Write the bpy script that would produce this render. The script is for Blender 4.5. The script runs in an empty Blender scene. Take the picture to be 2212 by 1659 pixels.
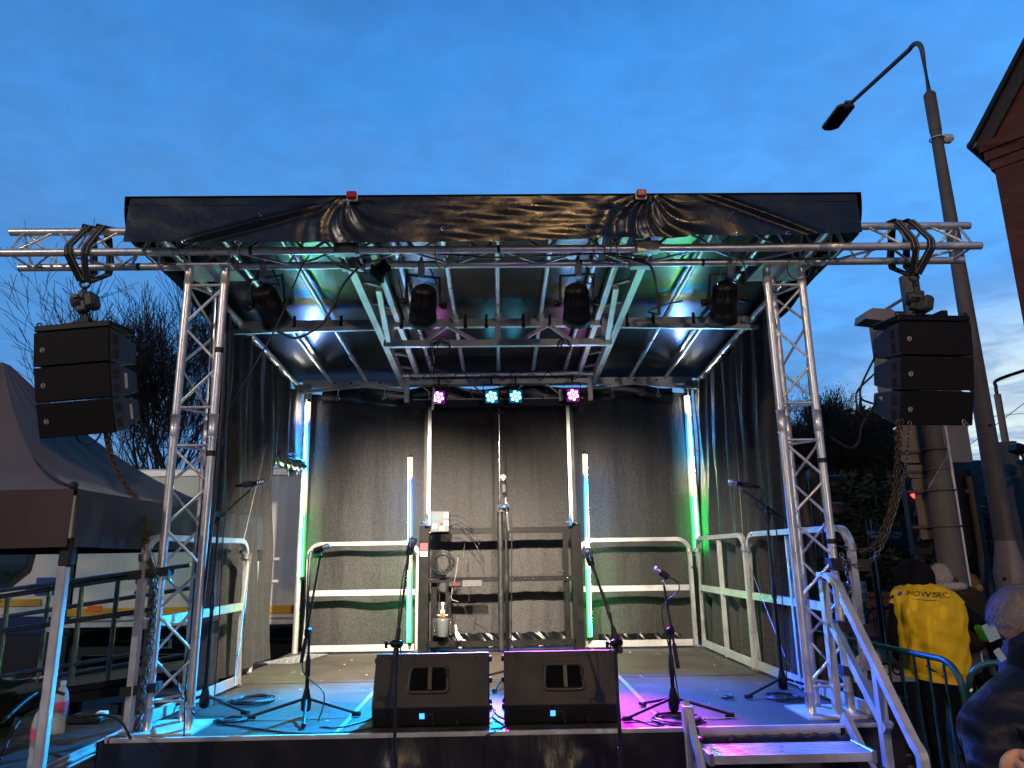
import bpy, bmesh, math, random
from math import sin, cos, pi, radians, sqrt, atan2
from mathutils import Vector, Matrix
V = Vector
S = bpy.context.scene
COL = S.collection

# ------------------------------------------------------------------ camera
YAW, PIT, ROL = radians(1.1), radians(13.3), radians(.88)
CAM = V((0, 0, 1.75))
FPX, CX, CY = 1550., 1106., 829.5          # in a 2212 x 1659 frame
fw = V((sin(YAW)*cos(PIT), cos(YAW)*cos(PIT), sin(PIT)))
r0 = V((cos(YAW), -sin(YAW), 0)); u0 = r0.cross(fw)
up = u0*cos(ROL)+r0*sin(ROL); rt = r0*cos(ROL)-u0*sin(ROL)
cd = bpy.data.cameras.new("camera"); cam = bpy.data.objects.new("camera", cd); COL.objects.link(cam)
m3 = Matrix((rt, up, -fw)).transposed()
cam.matrix_world = Matrix.Translation(CAM) @ m3.to_4x4()
cd.sensor_width = 36; cd.lens = 36*FPX/2212; cd.clip_end = 2000; cd.clip_start = .05
S.camera = cam

def ray(x, y): return fw+rt*((x-CX)/FPX)-up*((y-CY)/FPX)
def at(x, y, Y): d = ray(x, y); return CAM+d*(Y/d.y)
def atz(x, y, Z): d = ray(x, y); return CAM+d*((Z-CAM.z)/d.z)
def atx(x, y, X): d = ray(x, y); return CAM+d*(X/d.x)

# ------------------------------------------------------------------ exposure, sky, sun
S.view_settings.view_transform = 'Standard'; S.view_settings.look = 'None'
S.view_settings.exposure = 0; S.view_settings.gamma = 1
S.cycles.max_bounces = 6; S.cycles.diffuse_bounces = 3; S.cycles.glossy_bounces = 3
S.cycles.transparent_max_bounces = 8; S.cycles.sample_clamp_indirect = 3; S.cycles.sample_clamp_direct = 0
S.cycles.use_denoising = True; S.cycles.caustics_reflective = False; S.cycles.caustics_refractive = False

W = bpy.data.worlds.new("World"); S.world = W; W.use_nodes = True
nt = W.node_tree; N = nt.nodes; L = nt.links
for n in list(N): N.remove(n)
out = N.new('ShaderNodeOutputWorld'); bg = N.new('ShaderNodeBackground'); L.new(bg.outputs[0], out.inputs[0])
SKY_EL, SKY_ROT = radians(-2.0), radians(60)
sky = N.new('ShaderNodeTexSky'); sky.sky_type = 'NISHITA'; sky.sun_disc = False
sky.sun_elevation = SKY_EL; sky.sun_rotation = SKY_ROT
tc = N.new('ShaderNodeTexCoord'); sp = N.new('ShaderNodeSeparateXYZ'); L.new(tc.outputs['Generated'], sp.inputs[0])
rampz = N.new('ShaderNodeValToRGB'); L.new(sp.outputs['Z'], rampz.inputs[0])
def setramp(r, stops):
    el = r.color_ramp.elements
    while len(el) > 1: el.remove(el[-1])
    el[0].position = stops[0][0]; el[0].color = (*stops[0][1], 1)
    for p, c in stops[1:]:
        e = el.new(p); e.color = (*c, 1)
def s2l(r, g, b):
    f = lambda c: (c/255/12.92) if c/255 <= .04045 else ((c/255+.055)/1.055)**2.4
    return (f(r), f(g), f(b))
setramp(rampz, [(0, s2l(112, 160, 205)), (.1, s2l(100, 158, 215)), (.28, s2l(84, 160, 238)), (.45, s2l(78, 155, 236)), (.62, s2l(60, 140, 224)), (.8, s2l(20, 62, 125)), (1, s2l(10, 34, 75))])
# brighter towards the set sun, low on the right
dotn = N.new('ShaderNodeVectorMath'); dotn.operation = 'DOT_PRODUCT'; L.new(tc.outputs['Generated'], dotn.inputs[0])
sd = V((.62, .78, .03)).normalized(); dotn.inputs[1].default_value = sd
mr = N.new('ShaderNodeMapRange'); L.new(dotn.outputs['Value'], mr.inputs[0])
mr.inputs[1].default_value = .955; mr.inputs[2].default_value = 1.0; mr.interpolation_type = 'SMOOTHSTEP'
mixg = N.new('ShaderNodeMix'); mixg.data_type = 'RGBA'; L.new(rampz.outputs[0], mixg.inputs['A'])
mixg.inputs['B'].default_value = (*s2l(205, 222, 222), 1); L.new(mr.outputs[0], mixg.inputs['Factor'])
# thin cloud: noise in a stretched direction space, projected on a ceiling
dv = N.new('ShaderNodeVectorMath'); dv.operation = 'DIVIDE'; mx = N.new('ShaderNodeMath'); mx.operation = 'ADD'
L.new(sp.outputs['Z'], mx.inputs[0]); mx.inputs[1].default_value = .12
cmb = N.new('ShaderNodeCombineXYZ'); [L.new(mx.outputs[0], cmb.inputs[i]) for i in range(3)]
L.new(tc.outputs['Generated'], dv.inputs[0]); L.new(cmb.outputs[0], dv.inputs[1])
mp = N.new('ShaderNodeMapping'); L.new(dv.outputs[0], mp.inputs[0]); mp.inputs['Scale'].default_value = (1.9, 2.3, 1)
mp.inputs['Rotation'].default_value = (0, 0, radians(-20))
nz = N.new('ShaderNodeTexNoise'); nz.inputs['Scale'].default_value = 2.1; nz.inputs['Detail'].default_value = 8; nz.inputs['Distortion'].default_value = .6
nz.inputs['Roughness'].default_value = .55
L.new(mp.outputs[0], nz.inputs['Vector'])
cr = N.new('ShaderNodeMapRange'); L.new(nz.outputs['Fac'], cr.inputs[0]); cr.inputs[1].default_value = .40; cr.inputs[2].default_value = .62
cr.inputs[3].default_value = 0; cr.inputs[4].default_value = .4
low = N.new('ShaderNodeMapRange'); L.new(sp.outputs['Z'], low.inputs[0]); low.inputs[1].default_value = .7; low.inputs[2].default_value = .1
low.inputs[3].default_value = .35; low.inputs[4].default_value = 1.6
ml = N.new('ShaderNodeMath'); ml.operation = 'MULTIPLY'; L.new(cr.outputs[0], ml.inputs[0]); L.new(low.outputs[0], ml.inputs[1])
mixc = N.new('ShaderNodeMix'); mixc.data_type = 'RGBA'; L.new(mixg.outputs['Result'], mixc.inputs['A'])
mixc.inputs['B'].default_value = (*s2l(82, 132, 192), 1); L.new(ml.outputs[0], mixc.inputs['Factor'])
# the physical dusk sky adds its own gradient on top
sm = N.new('ShaderNodeVectorMath'); sm.operation = 'SCALE'; L.new(sky.outputs[0], sm.inputs[0]); sm.inputs['Scale'].default_value = .04
ad = N.new('ShaderNodeVectorMath'); ad.operation = 'ADD'; L.new(mixc.outputs['Result'], ad.inputs[0]); L.new(sm.outputs[0], ad.inputs[1])
# a slow brightening from left to right
lr = N.new('ShaderNodeMapRange'); L.new(sp.outputs['X'], lr.inputs[0]); lr.inputs[1].default_value = -.6; lr.inputs[2].default_value = .6; lr.inputs[3].default_value = .8; lr.inputs[4].default_value = 1.2
sl_ = N.new('ShaderNodeVectorMath'); sl_.operation = 'SCALE'; L.new(mixg.outputs['Result'], sl_.inputs[0]); L.new(lr.outputs[0], sl_.inputs['Scale']); L.new(sl_.outputs[0], mixc.inputs['A'])
nf = N.new('ShaderNodeTexNoise'); nf.inputs['Scale'].default_value = 4.5; nf.inputs['Detail'].default_value = 6; nf.inputs['Distortion'].default_value = .8; L.new(mp.outputs[0], nf.inputs['Vector'])
fm = N.new('ShaderNodeMapRange'); L.new(nf.outputs['Fac'], fm.inputs[0]); fm.inputs[1].default_value = .35; fm.inputs[2].default_value = .68; fm.inputs[3].default_value = .96; fm.inputs[4].default_value = 1.08
sf = N.new('ShaderNodeVectorMath'); sf.operation = 'SCALE'; L.new(mixc.outputs['Result'], sf.inputs[0]); L.new(fm.outputs[0], sf.inputs['Scale']); L.new(sf.outputs[0], ad.inputs[0])
# the half of the sky away from the sunset is already night-dark
dk = N.new('ShaderNodeMapRange'); L.new(sp.outputs['Y'], dk.inputs[0]); dk.inputs[1].default_value = -.35; dk.inputs[2].default_value = .5
dk.inputs[3].default_value = .55; dk.inputs[4].default_value = 1; dk.interpolation_type = 'SMOOTHSTEP'
sm2 = N.new('ShaderNodeVectorMath'); sm2.operation = 'SCALE'; L.new(ad.outputs[0], sm2.inputs[0]); L.new(dk.outputs[0], sm2.inputs['Scale'])
L.new(sm2.outputs[0], bg.inputs[0]); bg.inputs[1].default_value = 1.05

def add_light(name, typ, loc, energy, color, **k):
    l = bpy.data.lights.new(name, typ); l.energy = energy; l.color = color
    o = bpy.data.objects.new(name, l); COL.objects.link(o); o.location = loc
    if 'aim' in k: o.rotation_euler = (V(k['aim'])-V(loc)).to_track_quat('-Z', 'Y').to_euler()
    if 'angle' in k: l.spot_size = radians(k['angle']); l.spot_blend = k.get('blend', .5)
    if 'size' in k: l.shadow_soft_size = k['size']
    return o
sun = add_light('sun', 'SUN', (20, 20, 10), .06, (1, .85, .7)); sun.data.angle = radians(12)
sun.rotation_euler = V((-.75, -.6, -.25)).to_track_quat('-Z', 'Y').to_euler()

# ------------------------------------------------------------------ materials
MAT = {}
def mat(name, col, rough=.5, metal=0, bump=0, bscale=20, var=0, vscale=5, spec=.5, stretch=(1, 1, 1), emit=None, es=0, coat=0, sheen=0, alpha=1, bdist=.01, rvar=0, detail=4, aniso=0, trans=0):
    m = bpy.data.materials.new(name); m.use_nodes = True; t = m.node_tree; b = t.nodes['Principled BSDF']
    b.inputs['Base Color'].default_value = (*col, 1); b.inputs['Roughness'].default_value = rough; b.inputs['Metallic'].default_value = metal
    b.inputs['Specular IOR Level'].default_value = spec
    if coat: b.inputs['Coat Weight'].default_value = coat; b.inputs['Coat Roughness'].default_value = .2
    if sheen: b.inputs['Sheen Weight'].default_value = sheen; b.inputs['Sheen Roughness'].default_value = .4
    if alpha < 1: b.inputs['Alpha'].default_value = alpha
    if trans: b.inputs['Transmission Weight'].default_value = trans
    if emit: b.inputs['Emission Color'].default_value = (*emit, 1); b.inputs['Emission Strength'].default_value = es
    if bump or var or rvar:
        c = t.nodes.new('ShaderNodeTexCoord'); mpn = t.nodes.new('ShaderNodeMapping'); t.links.new(c.outputs['Object'], mpn.inputs[0])
        mpn.inputs['Scale'].default_value = stretch
    if bump:
        n = t.nodes.new('ShaderNodeTexNoise'); n.inputs['Scale'].default_value = bscale; n.inputs['Detail'].default_value = detail
        t.links.new(mpn.outputs[0], n.inputs['Vector'])
        bp = t.nodes.new('ShaderNodeBump'); bp.inputs['Strength'].default_value = bump; bp.inputs['Distance'].default_value = bdist
        t.links.new(n.outputs['Fac'], bp.inputs['Height']); t.links.new(bp.outputs[0], b.inputs['Normal'])
    if var or rvar:
        n2 = t.nodes.new('ShaderNodeTexNoise'); n2.inputs['Scale'].default_value = vscale; n2.inputs['Detail'].default_value = 6
        n2.inputs['Roughness'].default_value = .65
        t.links.new(mpn.outputs[0], n2.inputs['Vector'])
        if var:
            r = t.nodes.new('ShaderNodeValToRGB'); t.links.new(n2.outputs['Fac'], r.inputs[0])
            setramp(r, [(.32, tuple(max(0, x*(1-var)) for x in col)), (.68, tuple(min(1, x*(1+var)) for x in col))])
            t.links.new(r.outputs[0], b.inputs['Base Color'])
        if rvar:
            q = t.nodes.new('ShaderNodeMapRange'); t.links.new(n2.outputs['Fac'], q.inputs[0]); q.inputs[1].default_value = .3; q.inputs[2].default_value = .7
            q.inputs[3].default_value = max(.03, rough-rvar); q.inputs[4].default_value = min(1, rough+rvar); t.links.new(q.outputs[0], b.inputs['Roughness'])
    MAT[name] = m; return m
mat('alu', (.72, .72, .73), .36, .72, bump=.25, bscale=60, var=.12, vscale=9, rvar=.12, bdist=.002)
mat('alu_box', (.68, .68, .69), .42, .6, bump=.2, bscale=50, var=.15, vscale=6, rvar=.12, bdist=.002)
mat('galv', (.34, .34, .35), .5, .9, bump=.3, bscale=40, var=.3, vscale=14, rvar=.12, bdist=.002)
mat('steel_dark', (.02, .021, .023), .45, .3, bump=.3, bscale=90, var=.3, vscale=12, rvar=.15, bdist=.002)
mat('frame_grey', (.006, .006, .0065), .5, 0, spec=.15, bump=.2, bscale=50, var=.35, vscale=10, rvar=.1, bdist=.002)
mat('chrome', (.75, .75, .76), .15, 1)
mat('black_plastic', (.005, .005, .006), .42, 0, spec=.25, bump=.2, bscale=200, bdist=.001)
mat('rubber', (.008, .008, .009), .6)
mat('column_grey', (.1, .095, .095), .7, 0, bump=.2, bscale=30, var=.2, vscale=5)
mat('cable', (.012, .012, .013), .45)
mat('cable_grey', (.16, .16, .16), .5)
mat('tarp', (.006, .007, .009), .3, 0, bump=.4, bscale=3.2, bdist=.03, spec=.5, stretch=(1, 1, 1.6), detail=6, rvar=.08)
mat('tarp_roof', (.004, .004, .006), .29, 0, bump=.3, bscale=1.6, bdist=.014, spec=.65, stretch=(2.2, .4, 1), detail=2)
mat('skirt', (.008, .008, .012), .36, 0, bump=.8, bscale=3, bdist=.03, detail=6, stretch=(1.4, 1, .8), rvar=.1)
mat('deck', (.045, .038, .032), .5, 0, bump=.35, bscale=55, bdist=.002, var=.22, vscale=3, rvar=.12, spec=.4)
mat('seam', (.3, .3, .3), .4, .6)
mat('speaker', (.006, .006, .0065), .7, 0, spec=.2, bump=.5, bscale=260, bdist=.0015)
mat('speaker_side_lit', (.04, .04, .075), .5, 0, bump=.3, bscale=200, bdist=.001)  # blue-violet base colour carries the coloured stage light on the cabinet sides
mat('monitor_black', (.009, .0085, .01), .55, 0, bump=.4, bscale=200, bdist=.001, rvar=.1, vscale=6)
mat('monitor_trim', (.03, .03, .033), .45)
mat('void_black', (.0015, .0015, .002), .8, spec=.1)
mat('badge_white', (.6, .6, .6), .4)
mat('sling', (.014, .014, .016), .8, 0, bump=.5, bscale=120, bdist=.002)
mat('sling_stripe', (.3, .3, .29), .8)
mat('chain', (.2, .19, .18), .4, .9)
mat('chain_rust', (.1, .07, .045), .6, .6)
mat('hoist', (.03, .035, .03), .5, .2, bump=.3, bscale=50)
mat('red_plastic', (.3, .006, .01), .35)
mat('red_tag', (.5, .03, .05), .6)
mat('white_plastic', (.7, .7, .68), .35)
mat('grey_box', (.06, .06, .062), .5)
mat('blue_paint', (.02, .1, .5), .4, .2)
mat('orange_plastic', (.7, .15, .03), .4)
mat('oil_tank', (.07, .08, .085), .3, 0, coat=.2)
mat('paint_white', (.62, .63, .64), .35, 0, var=.06, vscale=1.5, bump=.05, bscale=4, coat=.3)
mat('truck_dark', (.012, .013, .02), .5)
mat('truck_blue', (.015, .03, .12), .4)
mat('yellow_tape', (.55, .33, .02), .45)
mat('label_blue', (.02, .06, .3), .4)
mat('glass_dark', (.02, .03, .035), .06, 0, spec=1)
mat('tent', (.085, .07, .072), .75, 0, bump=.6, bscale=2.5, bdist=.02, var=.12, vscale=2, sheen=.15)
mat('tent_val', (.045, .025, .025), .7, 0, bump=.5, bscale=3, bdist=.02, stretch=(1, 1, .4))
mat('tent_val_side', (.04, .045, .06), .7, 0, bump=.6, bscale=2.2, bdist=.03, var=.2, vscale=1.5)
mat('painted_board', (.05, .033, .028), .6)
mat('wood_ply', (.09, .055, .045), .6, 0, bump=.3, bscale=30, var=.25, vscale=6)
mat('bark', (.035, .028, .024), .9, 0, bump=.6, bscale=30)
mat('leaf', (.035, .055, .028), .6, 0, var=.5, vscale=3)
mat('leaf_dark', (.016, .03, .02), .7, 0, var=.5, vscale=2)
mat('leaf_dry', (.07, .06, .035), .7, 0, var=.4, vscale=2)
mat('concrete', (.24, .22, .21), .8, 0, bump=.4, bscale=40, var=.15, vscale=6, bdist=.003)
mat('sign_back', (.22, .2, .19), .55, .3, var=.1, vscale=4)
mat('asphalt', (.05, .05, .052), .8, 0, bump=.6, bscale=160, var=.25, vscale=1.2, bdist=.004, rvar=.1)
mat('pavement', (.16, .155, .15), .85, 0, bump=.3, bscale=60, var=.2, vscale=2)
mat('road_white', (.6, .6, .58), .7, 0, var=.2, vscale=8)
mat('grass', (.04, .06, .02), .9, 0, bump=.8, bscale=60, var=.5, vscale=10)
mat('barrier_green', (.02, .09, .07), .4, .3, var=.2, vscale=10, bump=.1, bscale=40)
mat('iron_black', (.012, .012, .014), .45, .3)
mat('hivis', (.95, .6, .006), .75, 0, bump=.5, bscale=7, bdist=.02, detail=5)
mat('cloth_black', (.005, .005, .007), .85, 0, spec=.2, bump=.5, bscale=9, bdist=.02)
mat('cloth_navy', (.005, .007, .02), .7, 0, spec=.25, bump=.6, bscale=7, bdist=.03)
mat('cloth_olive', (.03, .026, .014), .85, 0, spec=.2, bump=.5, bscale=8, bdist=.02)
mat('cloth_grey', (.03, .03, .038), .85, 0, spec=.2, bump=.5, bscale=8, bdist=.02)
mat('skin', (.5, .27, .19), .5, 0, bump=.2, bscale=60, bdist=.002, var=.08, vscale=20)
mat('hair_white', (.4, .37, .36), .7, 0, bump=1, bscale=40, bdist=.01)
mat('hair_grey', (.2, .18, .18), .7, 0, bump=1, bscale=40, bdist=.01)
mat('hair_blond', (.22, .15, .09), .7, 0, bump=1, bscale=40, bdist=.01)
mat('fur', (.45, .42, .4), .9, 0, bump=1, bscale=60, bdist=.02)
mat('text_black', (.01, .01, .012), .6)
mat('text_white', (.75, .75, .75), .6)
mat('text_blue', (.05, .12, .35), .5)
mat('bottle', (.75, .85, .85), .08, 0, spec=.8, alpha=.45)
mat('bottle_label', (.6, .12, .2), .5)
mat('green_cloth', (.012, .06, .045), .8, 0, bump=.8, bscale=6, bdist=.03)
mat('mic_grille', (.5, .5, .52), .35, .9, bump=.8, bscale=300, bdist=.002)
mat('mortar', (.12, .1, .09), .9)
mat('roof_tile', (.035, .038, .04), .8, 0, spec=.2, bump=.4, bscale=20, var=.3, vscale=3)
mat('red_lamp', (.3, .01, .01), .3, emit=(1, .03, .03), es=8)
mat('phone_screen', (.1, .1, .1), .2, emit=(.35, .45, .5), es=.25)
mat('phone_green', (.05, .28, .03), .3)
mat('lcd', (.01, .05, .2), .2, emit=(.05, .28, 1), es=3.0)
mat('mag_led', (.2, 0, .2), .3, emit=(1, .2, .95), es=16)
mat('cyan_led', (0, .2, .3), .3, emit=(.1, .7, 1), es=16)
mat('mag_lens', (.06, .0, .06), .25, emit=(.55, .0, .7), es=.35)
mat('cyan_lens', (.0, .05, .08), .25, emit=(.0, .3, .7), es=.3)
mat('lamp_glow', (.8, .6, .3), .3, emit=(1, .6, .2), es=25)

def quilt_mat():
    m = mat('quilt_navy', (.006, .008, .02), .6, 0, spec=.3); t = m.node_tree; b = t.nodes['Principled BSDF']
    c = t.nodes.new('ShaderNodeTexCoord'); w = t.nodes.new('ShaderNodeTexWave'); w.bands_direction = 'Z'; w.wave_profile = 'SIN'; w.inputs['Scale'].default_value = 3.6; w.inputs['Distortion'].default_value = 1.6; w.inputs['Detail'].default_value = 3; w.inputs['Detail Scale'].default_value = 2.5
    t.links.new(c.outputs['Object'], w.inputs['Vector']); bp = t.nodes.new('ShaderNodeBump'); bp.inputs['Strength'].default_value = .9; bp.inputs['Distance'].default_value = .03
    t.links.new(w.outputs['Fac'], bp.inputs['Height']); t.links.new(bp.outputs[0], b.inputs['Normal'])
quilt_mat()

def curtain_mat():
    m = mat('curtain', (.032, .03, .03), .62, 0, spec=.25, sheen=.05)
    t = m.node_tree; b = t.nodes['Principled BSDF']
    c = t.nodes.new('ShaderNodeTexCoord')
    n = t.nodes.new('ShaderNodeTexNoise'); n.inputs['Scale'].default_value = 110; n.inputs['Detail'].default_value = 3
    mpn = t.nodes.new('ShaderNodeMapping'); mpn.inputs['Scale'].default_value = (1, 1, .55); t.links.new(c.outputs['Object'], mpn.inputs[0]); t.links.new(mpn.outputs[0], n.inputs['Vector'])
    n2 = t.nodes.new('ShaderNodeTexNoise'); n2.inputs['Scale'].default_value = 7; n2.inputs['Detail'].default_value = 5
    mq = t.nodes.new('ShaderNodeMapping'); mq.inputs['Scale'].default_value = (1, 1, .22); t.links.new(c.outputs['Object'], mq.inputs[0]); t.links.new(mq.outputs[0], n2.inputs['Vector'])
    b1 = t.nodes.new('ShaderNodeBump'); b1.inputs['Strength'].default_value = .5; b1.inputs['Distance'].default_value = .004
    b2 = t.nodes.new('ShaderNodeBump'); b2.inputs['Strength'].default_value = .6; b2.inputs['Distance'].default_value = .03
    t.links.new(n.outputs['Fac'], b1.inputs['Height']); t.links.new(n2.outputs['Fac'], b2.inputs['Height'])
    t.links.new(b2.outputs[0], b1.inputs['Normal']); t.links.new(b1.outputs[0], b.inputs['Normal'])
    r = t.nodes.new('ShaderNodeValToRGB'); t.links.new(n.outputs['Fac'], r.inputs[0]); setramp(r, [(.36, (.021, .0205, .021)), (.66, (.05, .048, .048))]); t.links.new(r.outputs[0], b.inputs['Base Color'])
    return m
curtain_mat()

def brick_mat(name, c1, c2, mortar, sc=1.0, vec=None):
    m = mat(name, c1, .85); t = m.node_tree; b = t.nodes['Principled BSDF']
    uv = t.nodes.new('ShaderNodeUVMap'); bt = t.nodes.new('ShaderNodeTexBrick'); t.links.new(uv.outputs[0], bt.inputs['Vector'])
    bt.inputs['Color1'].default_value = (*c1, 1); bt.inputs['Color2'].default_value = (*c2, 1); bt.inputs['Mortar'].default_value = (*mortar, 1)
    bt.inputs['Scale'].default_value = 1; bt.inputs['Brick Width'].default_value = .225; bt.inputs['Row Height'].default_value = .075; bt.inputs['Mortar Size'].default_value = .006
    bt.inputs['Bias'].default_value = -.2
    t.links.new(bt.outputs['Color'], b.inputs['Base Color'])
    bp = t.nodes.new('ShaderNodeBump'); bp.inputs['Distance'].default_value = .01; bp.inputs['Strength'].default_value = .8; bp.invert = True
    t.links.new(bt.outputs['Fac'], bp.inputs['Height']); t.links.new(bp.outputs[0], b.inputs['Normal'])
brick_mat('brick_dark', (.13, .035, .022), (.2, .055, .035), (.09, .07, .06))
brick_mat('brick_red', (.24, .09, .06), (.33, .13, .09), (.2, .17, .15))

def led_mat(name, z0, z1, stops, es):
    """A pixel tube: its own colour programme along its length (object z)."""
    m = bpy.data.materials.new(name); m.use_nodes = True; t = m.node_tree; b = t.nodes['Principled BSDF']
    g = t.nodes.new('ShaderNodeNewGeometry'); s = t.nodes.new('ShaderNodeSeparateXYZ'); t.links.new(g.outputs['Position'], s.inputs[0])
    q = t.nodes.new('ShaderNodeMapRange'); q.inputs[1].default_value = z0; q.inputs[2].default_value = z1; t.links.new(s.outputs['Z'], q.inputs[0])
    r = t.nodes.new('ShaderNodeValToRGB'); t.links.new(q.outputs[0], r.inputs[0]); setramp(r, stops)
    t.links.new(r.outputs[0], b.inputs['Emission Color']); b.inputs['Emission Strength'].default_value = es
    b.inputs['Base Color'].default_value = (.02, .02, .02, 1); MAT[name] = m; return m

# ------------------------------------------------------------------ mesh builder
def frame(d):
    d = d.normalized(); a = V((0, 0, 1)) if abs(d.z) < .95 else V((1, 0, 0))
    x = d.cross(a).normalized(); y = x.cross(d).normalized(); return x, y
def wl(o):
    p = V((0, 0, 0))
    while o: p += o.location; o = o.parent
    return p
class MB:
    def __init__(s): s.v = []; s.f = []; s.sm = []; s.mi = []; s.m = 0; s.uv = None
    def add(s, vs, fs, smooth=False):
        k = len(s.v); s.v += [V(p) for p in vs]
        for f in fs: s.f.append([i+k for i in f]); s.sm.append(smooth); s.mi.append(s.m)
        return s
    def obox(s, c, X, Y, Z):      # centre and three half-axis vectors
        c = V(c); X, Y, Z = V(X), V(Y), V(Z)
        vs = [c+X*i+Y*j+Z*k for k in (-1, 1) for j in (-1, 1) for i in (-1, 1)]
        return s.add(vs, [(0, 2, 3, 1), (4, 5, 7, 6), (0, 1, 5, 4), (2, 6, 7, 3), (0, 4, 6, 2), (1, 3, 7, 5)])
    def box(s, c, d, rz=0, R=None):
        R = R or Matrix.Rotation(rz, 3, 'Z'); d = V(d)/2
        return s.obox(c, R@V((d.x, 0, 0)), R@V((0, d.y, 0)), R@V((0, 0, d.z)))
    def bbox(s, c, d, b=.01, R=None):   # box with chamfered edges
        R = R or Matrix.Identity(3); c = V(c); h = V(d)/2; b = min(b, h.x*.9, h.y*.9, h.z*.9); vs = []
        for sx in (-1, 1):
            for sy in (-1, 1):
                for sz in (-1, 1):
                    vs += [(sx*h.x, sy*(h.y-b), sz*(h.z-b)), (sx*(h.x-b), sy*h.y, sz*(h.z-b)), (sx*(h.x-b), sy*(h.y-b), sz*h.z)]
        idx = lambda sx, sy, sz, k: ((sx > 0)*4+(sy > 0)*2+(sz > 0))*3+k
        fs = []
        def q(a, cen):
            p = [V(vs[i]) for i in a]; n = (p[1]-p[0]).cross(p[2]-p[1]); m_ = sum(p, V())/len(p)
            fs.append(a if n.dot(m_) > 0 else a[::-1])
        for sg in (-1, 1):
            q([idx(sg, -1, -1, 0), idx(sg, 1, -1, 0), idx(sg, 1, 1, 0), idx(sg, -1, 1, 0)], 0)
            q([idx(-1, sg, -1, 1), idx(1, sg, -1, 1), idx(1, sg, 1, 1), idx(-1, sg, 1, 1)], 0)
            q([idx(-1, -1, sg, 2), idx(1, -1, sg, 2), idx(1, 1, sg, 2), idx(-1, 1, sg, 2)], 0)
        for a in (-1, 1):
            for b_ in (-1, 1):
                q([idx(-1, a, b_, 1), idx(1, a, b_, 1), idx(1, a, b_, 2), idx(-1, a, b_, 2)], 0)
                q([idx(a, -1, b_, 0), idx(a, 1, b_, 0), idx(a, 1, b_, 2), idx(a, -1, b_, 2)], 0)
                q([idx(a, b_, -1, 0), idx(a, b_, 1, 0), idx(a, b_, 1, 1), idx(a, b_, -1, 1)], 0)
                for e in (-1, 1): q([idx(a, b_, e, 0), idx(a, b_, e, 1), idx(a, b_, e, 2)], 0)
        return s.add([c+R@V(p) for p in vs], fs)
    def bar(s, p0, p1, w, h=None, upv=None):
        p0, p1 = V(p0), V(p1); h = h or w; d = p1-p0; u = V(upv) if upv else V((0, 0, 1))
        x = d.cross(u)
        if x.length < 1e-5: x = d.cross(V((0, 1, 0)))
        x.normalize(); z = x.cross(d).normalized()
        return s.obox((p0+p1)/2, d/2, x*w/2, z*h/2)
    def tube(s, p0, p1, r, r1=None, n=10, cap=True):
        p0, p1 = V(p0), V(p1); r1 = r if r1 is None else r1; x, y = frame(p1-p0); vs = []
        for p, q in ((p0, r), (p1, r1)):
            vs += [p+x*(q*cos(2*pi*i/n))+y*(q*sin(2*pi*i/n)) for i in range(n)]
        s.add(vs, [(i, i+n, (i+1) % n+n, (i+1) % n) for i in range(n)], True)
        if cap: s.add(vs, [tuple(range(n)), tuple(range(2*n-1, n-1, -1))])
        return s
    def path(s, pts, r, n=8, closed=False, cap=True, square=False, rs=None):
        pts = [V(p) for p in pts]; m = len(pts); rings = []; px = None
        for i, p in enumerate(pts):
            a = pts[i-1] if i or closed else p; b = pts[(i+1) % m] if i < m-1 or closed else p
            d = (b-a)
            if d.length < 1e-9: d = V((0, 0, 1))
            d.normalize()
            if px is None: x, y = frame(d)
            else:
                x = px-d*px.dot(d)
                if x.length < 1e-6: x, y = frame(d)
                x.normalize(); y = d.cross(x)
            px = x; q = rs[i] if rs else r; off = pi/4 if square else 0
            rings.append([p+x*(q*cos(2*pi*k/n+off))+y*(q*sin(2*pi*k/n+off)) for k in range(n)])
        vs = [p for r_ in rings for p in r_]; fs = []
        for i in range(m if closed else m-1):
            j = (i+1) % m
            fs += [(i*n+k, i*n+(k+1) % n, j*n+(k+1) % n, j*n+k) for k in range(n)]
        s.add(vs, fs, not square)
        if cap and not closed: s.add(vs, [tuple(range(n-1, -1, -1)), tuple((m-1)*n+k for k in range(n))])
        return s
    def lathe(s, prof, o, axis=(0, 0, 1), n=16, cap=True, smooth=True):
        o = V(o); ax = V(axis).normalized(); x, y = frame(ax); vs = []
        for r, z in prof: vs += [o+ax*z+x*(r*cos(2*pi*i/n))+y*(r*sin(2*pi*i/n)) for i in range(n)]
        fs = []
        for k in range(len(prof)-1): fs += [(k*n+i, (k+1)*n+i, (k+1)*n+(i+1) % n, k*n+(i+1) % n) for i in range(n)]
        s.add(vs, fs, smooth)
        if cap: s.add(vs, [tuple(range(n)), tuple((len(prof)-1)*n+n-1-i for i in range(n))])
        return s
    def ball(s, c, r, n=12, m=8, R=None):
        r = V(r) if hasattr(r, '__len__') else V((r, r, r)); R = R or Matrix.Identity(3); c = V(c); vs = []
        for j in range(m+1):
            th = pi*j/m
            vs += [c+R@V((r.x*sin(th)*cos(2*pi*i/n), r.y*sin(th)*sin(2*pi*i/n), r.z*cos(th))) for i in range(n)]
        return s.add(vs, [(j*n+i, (j+1)*n+i, (j+1)*n+(i+1) % n, j*n+(i+1) % n) for j in range(m) for i in range(n)], True)
    def torus(s, c, R, r, A=None, n=16, k=6, sx=1, sy=1):
        A = A or Matrix.Identity(3); c = V(c)
        return s.path([c+A@V((R*sx*cos(2*pi*i/n), R*sy*sin(2*pi*i/n), 0)) for i in range(n)], r, k, closed=True)
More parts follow.
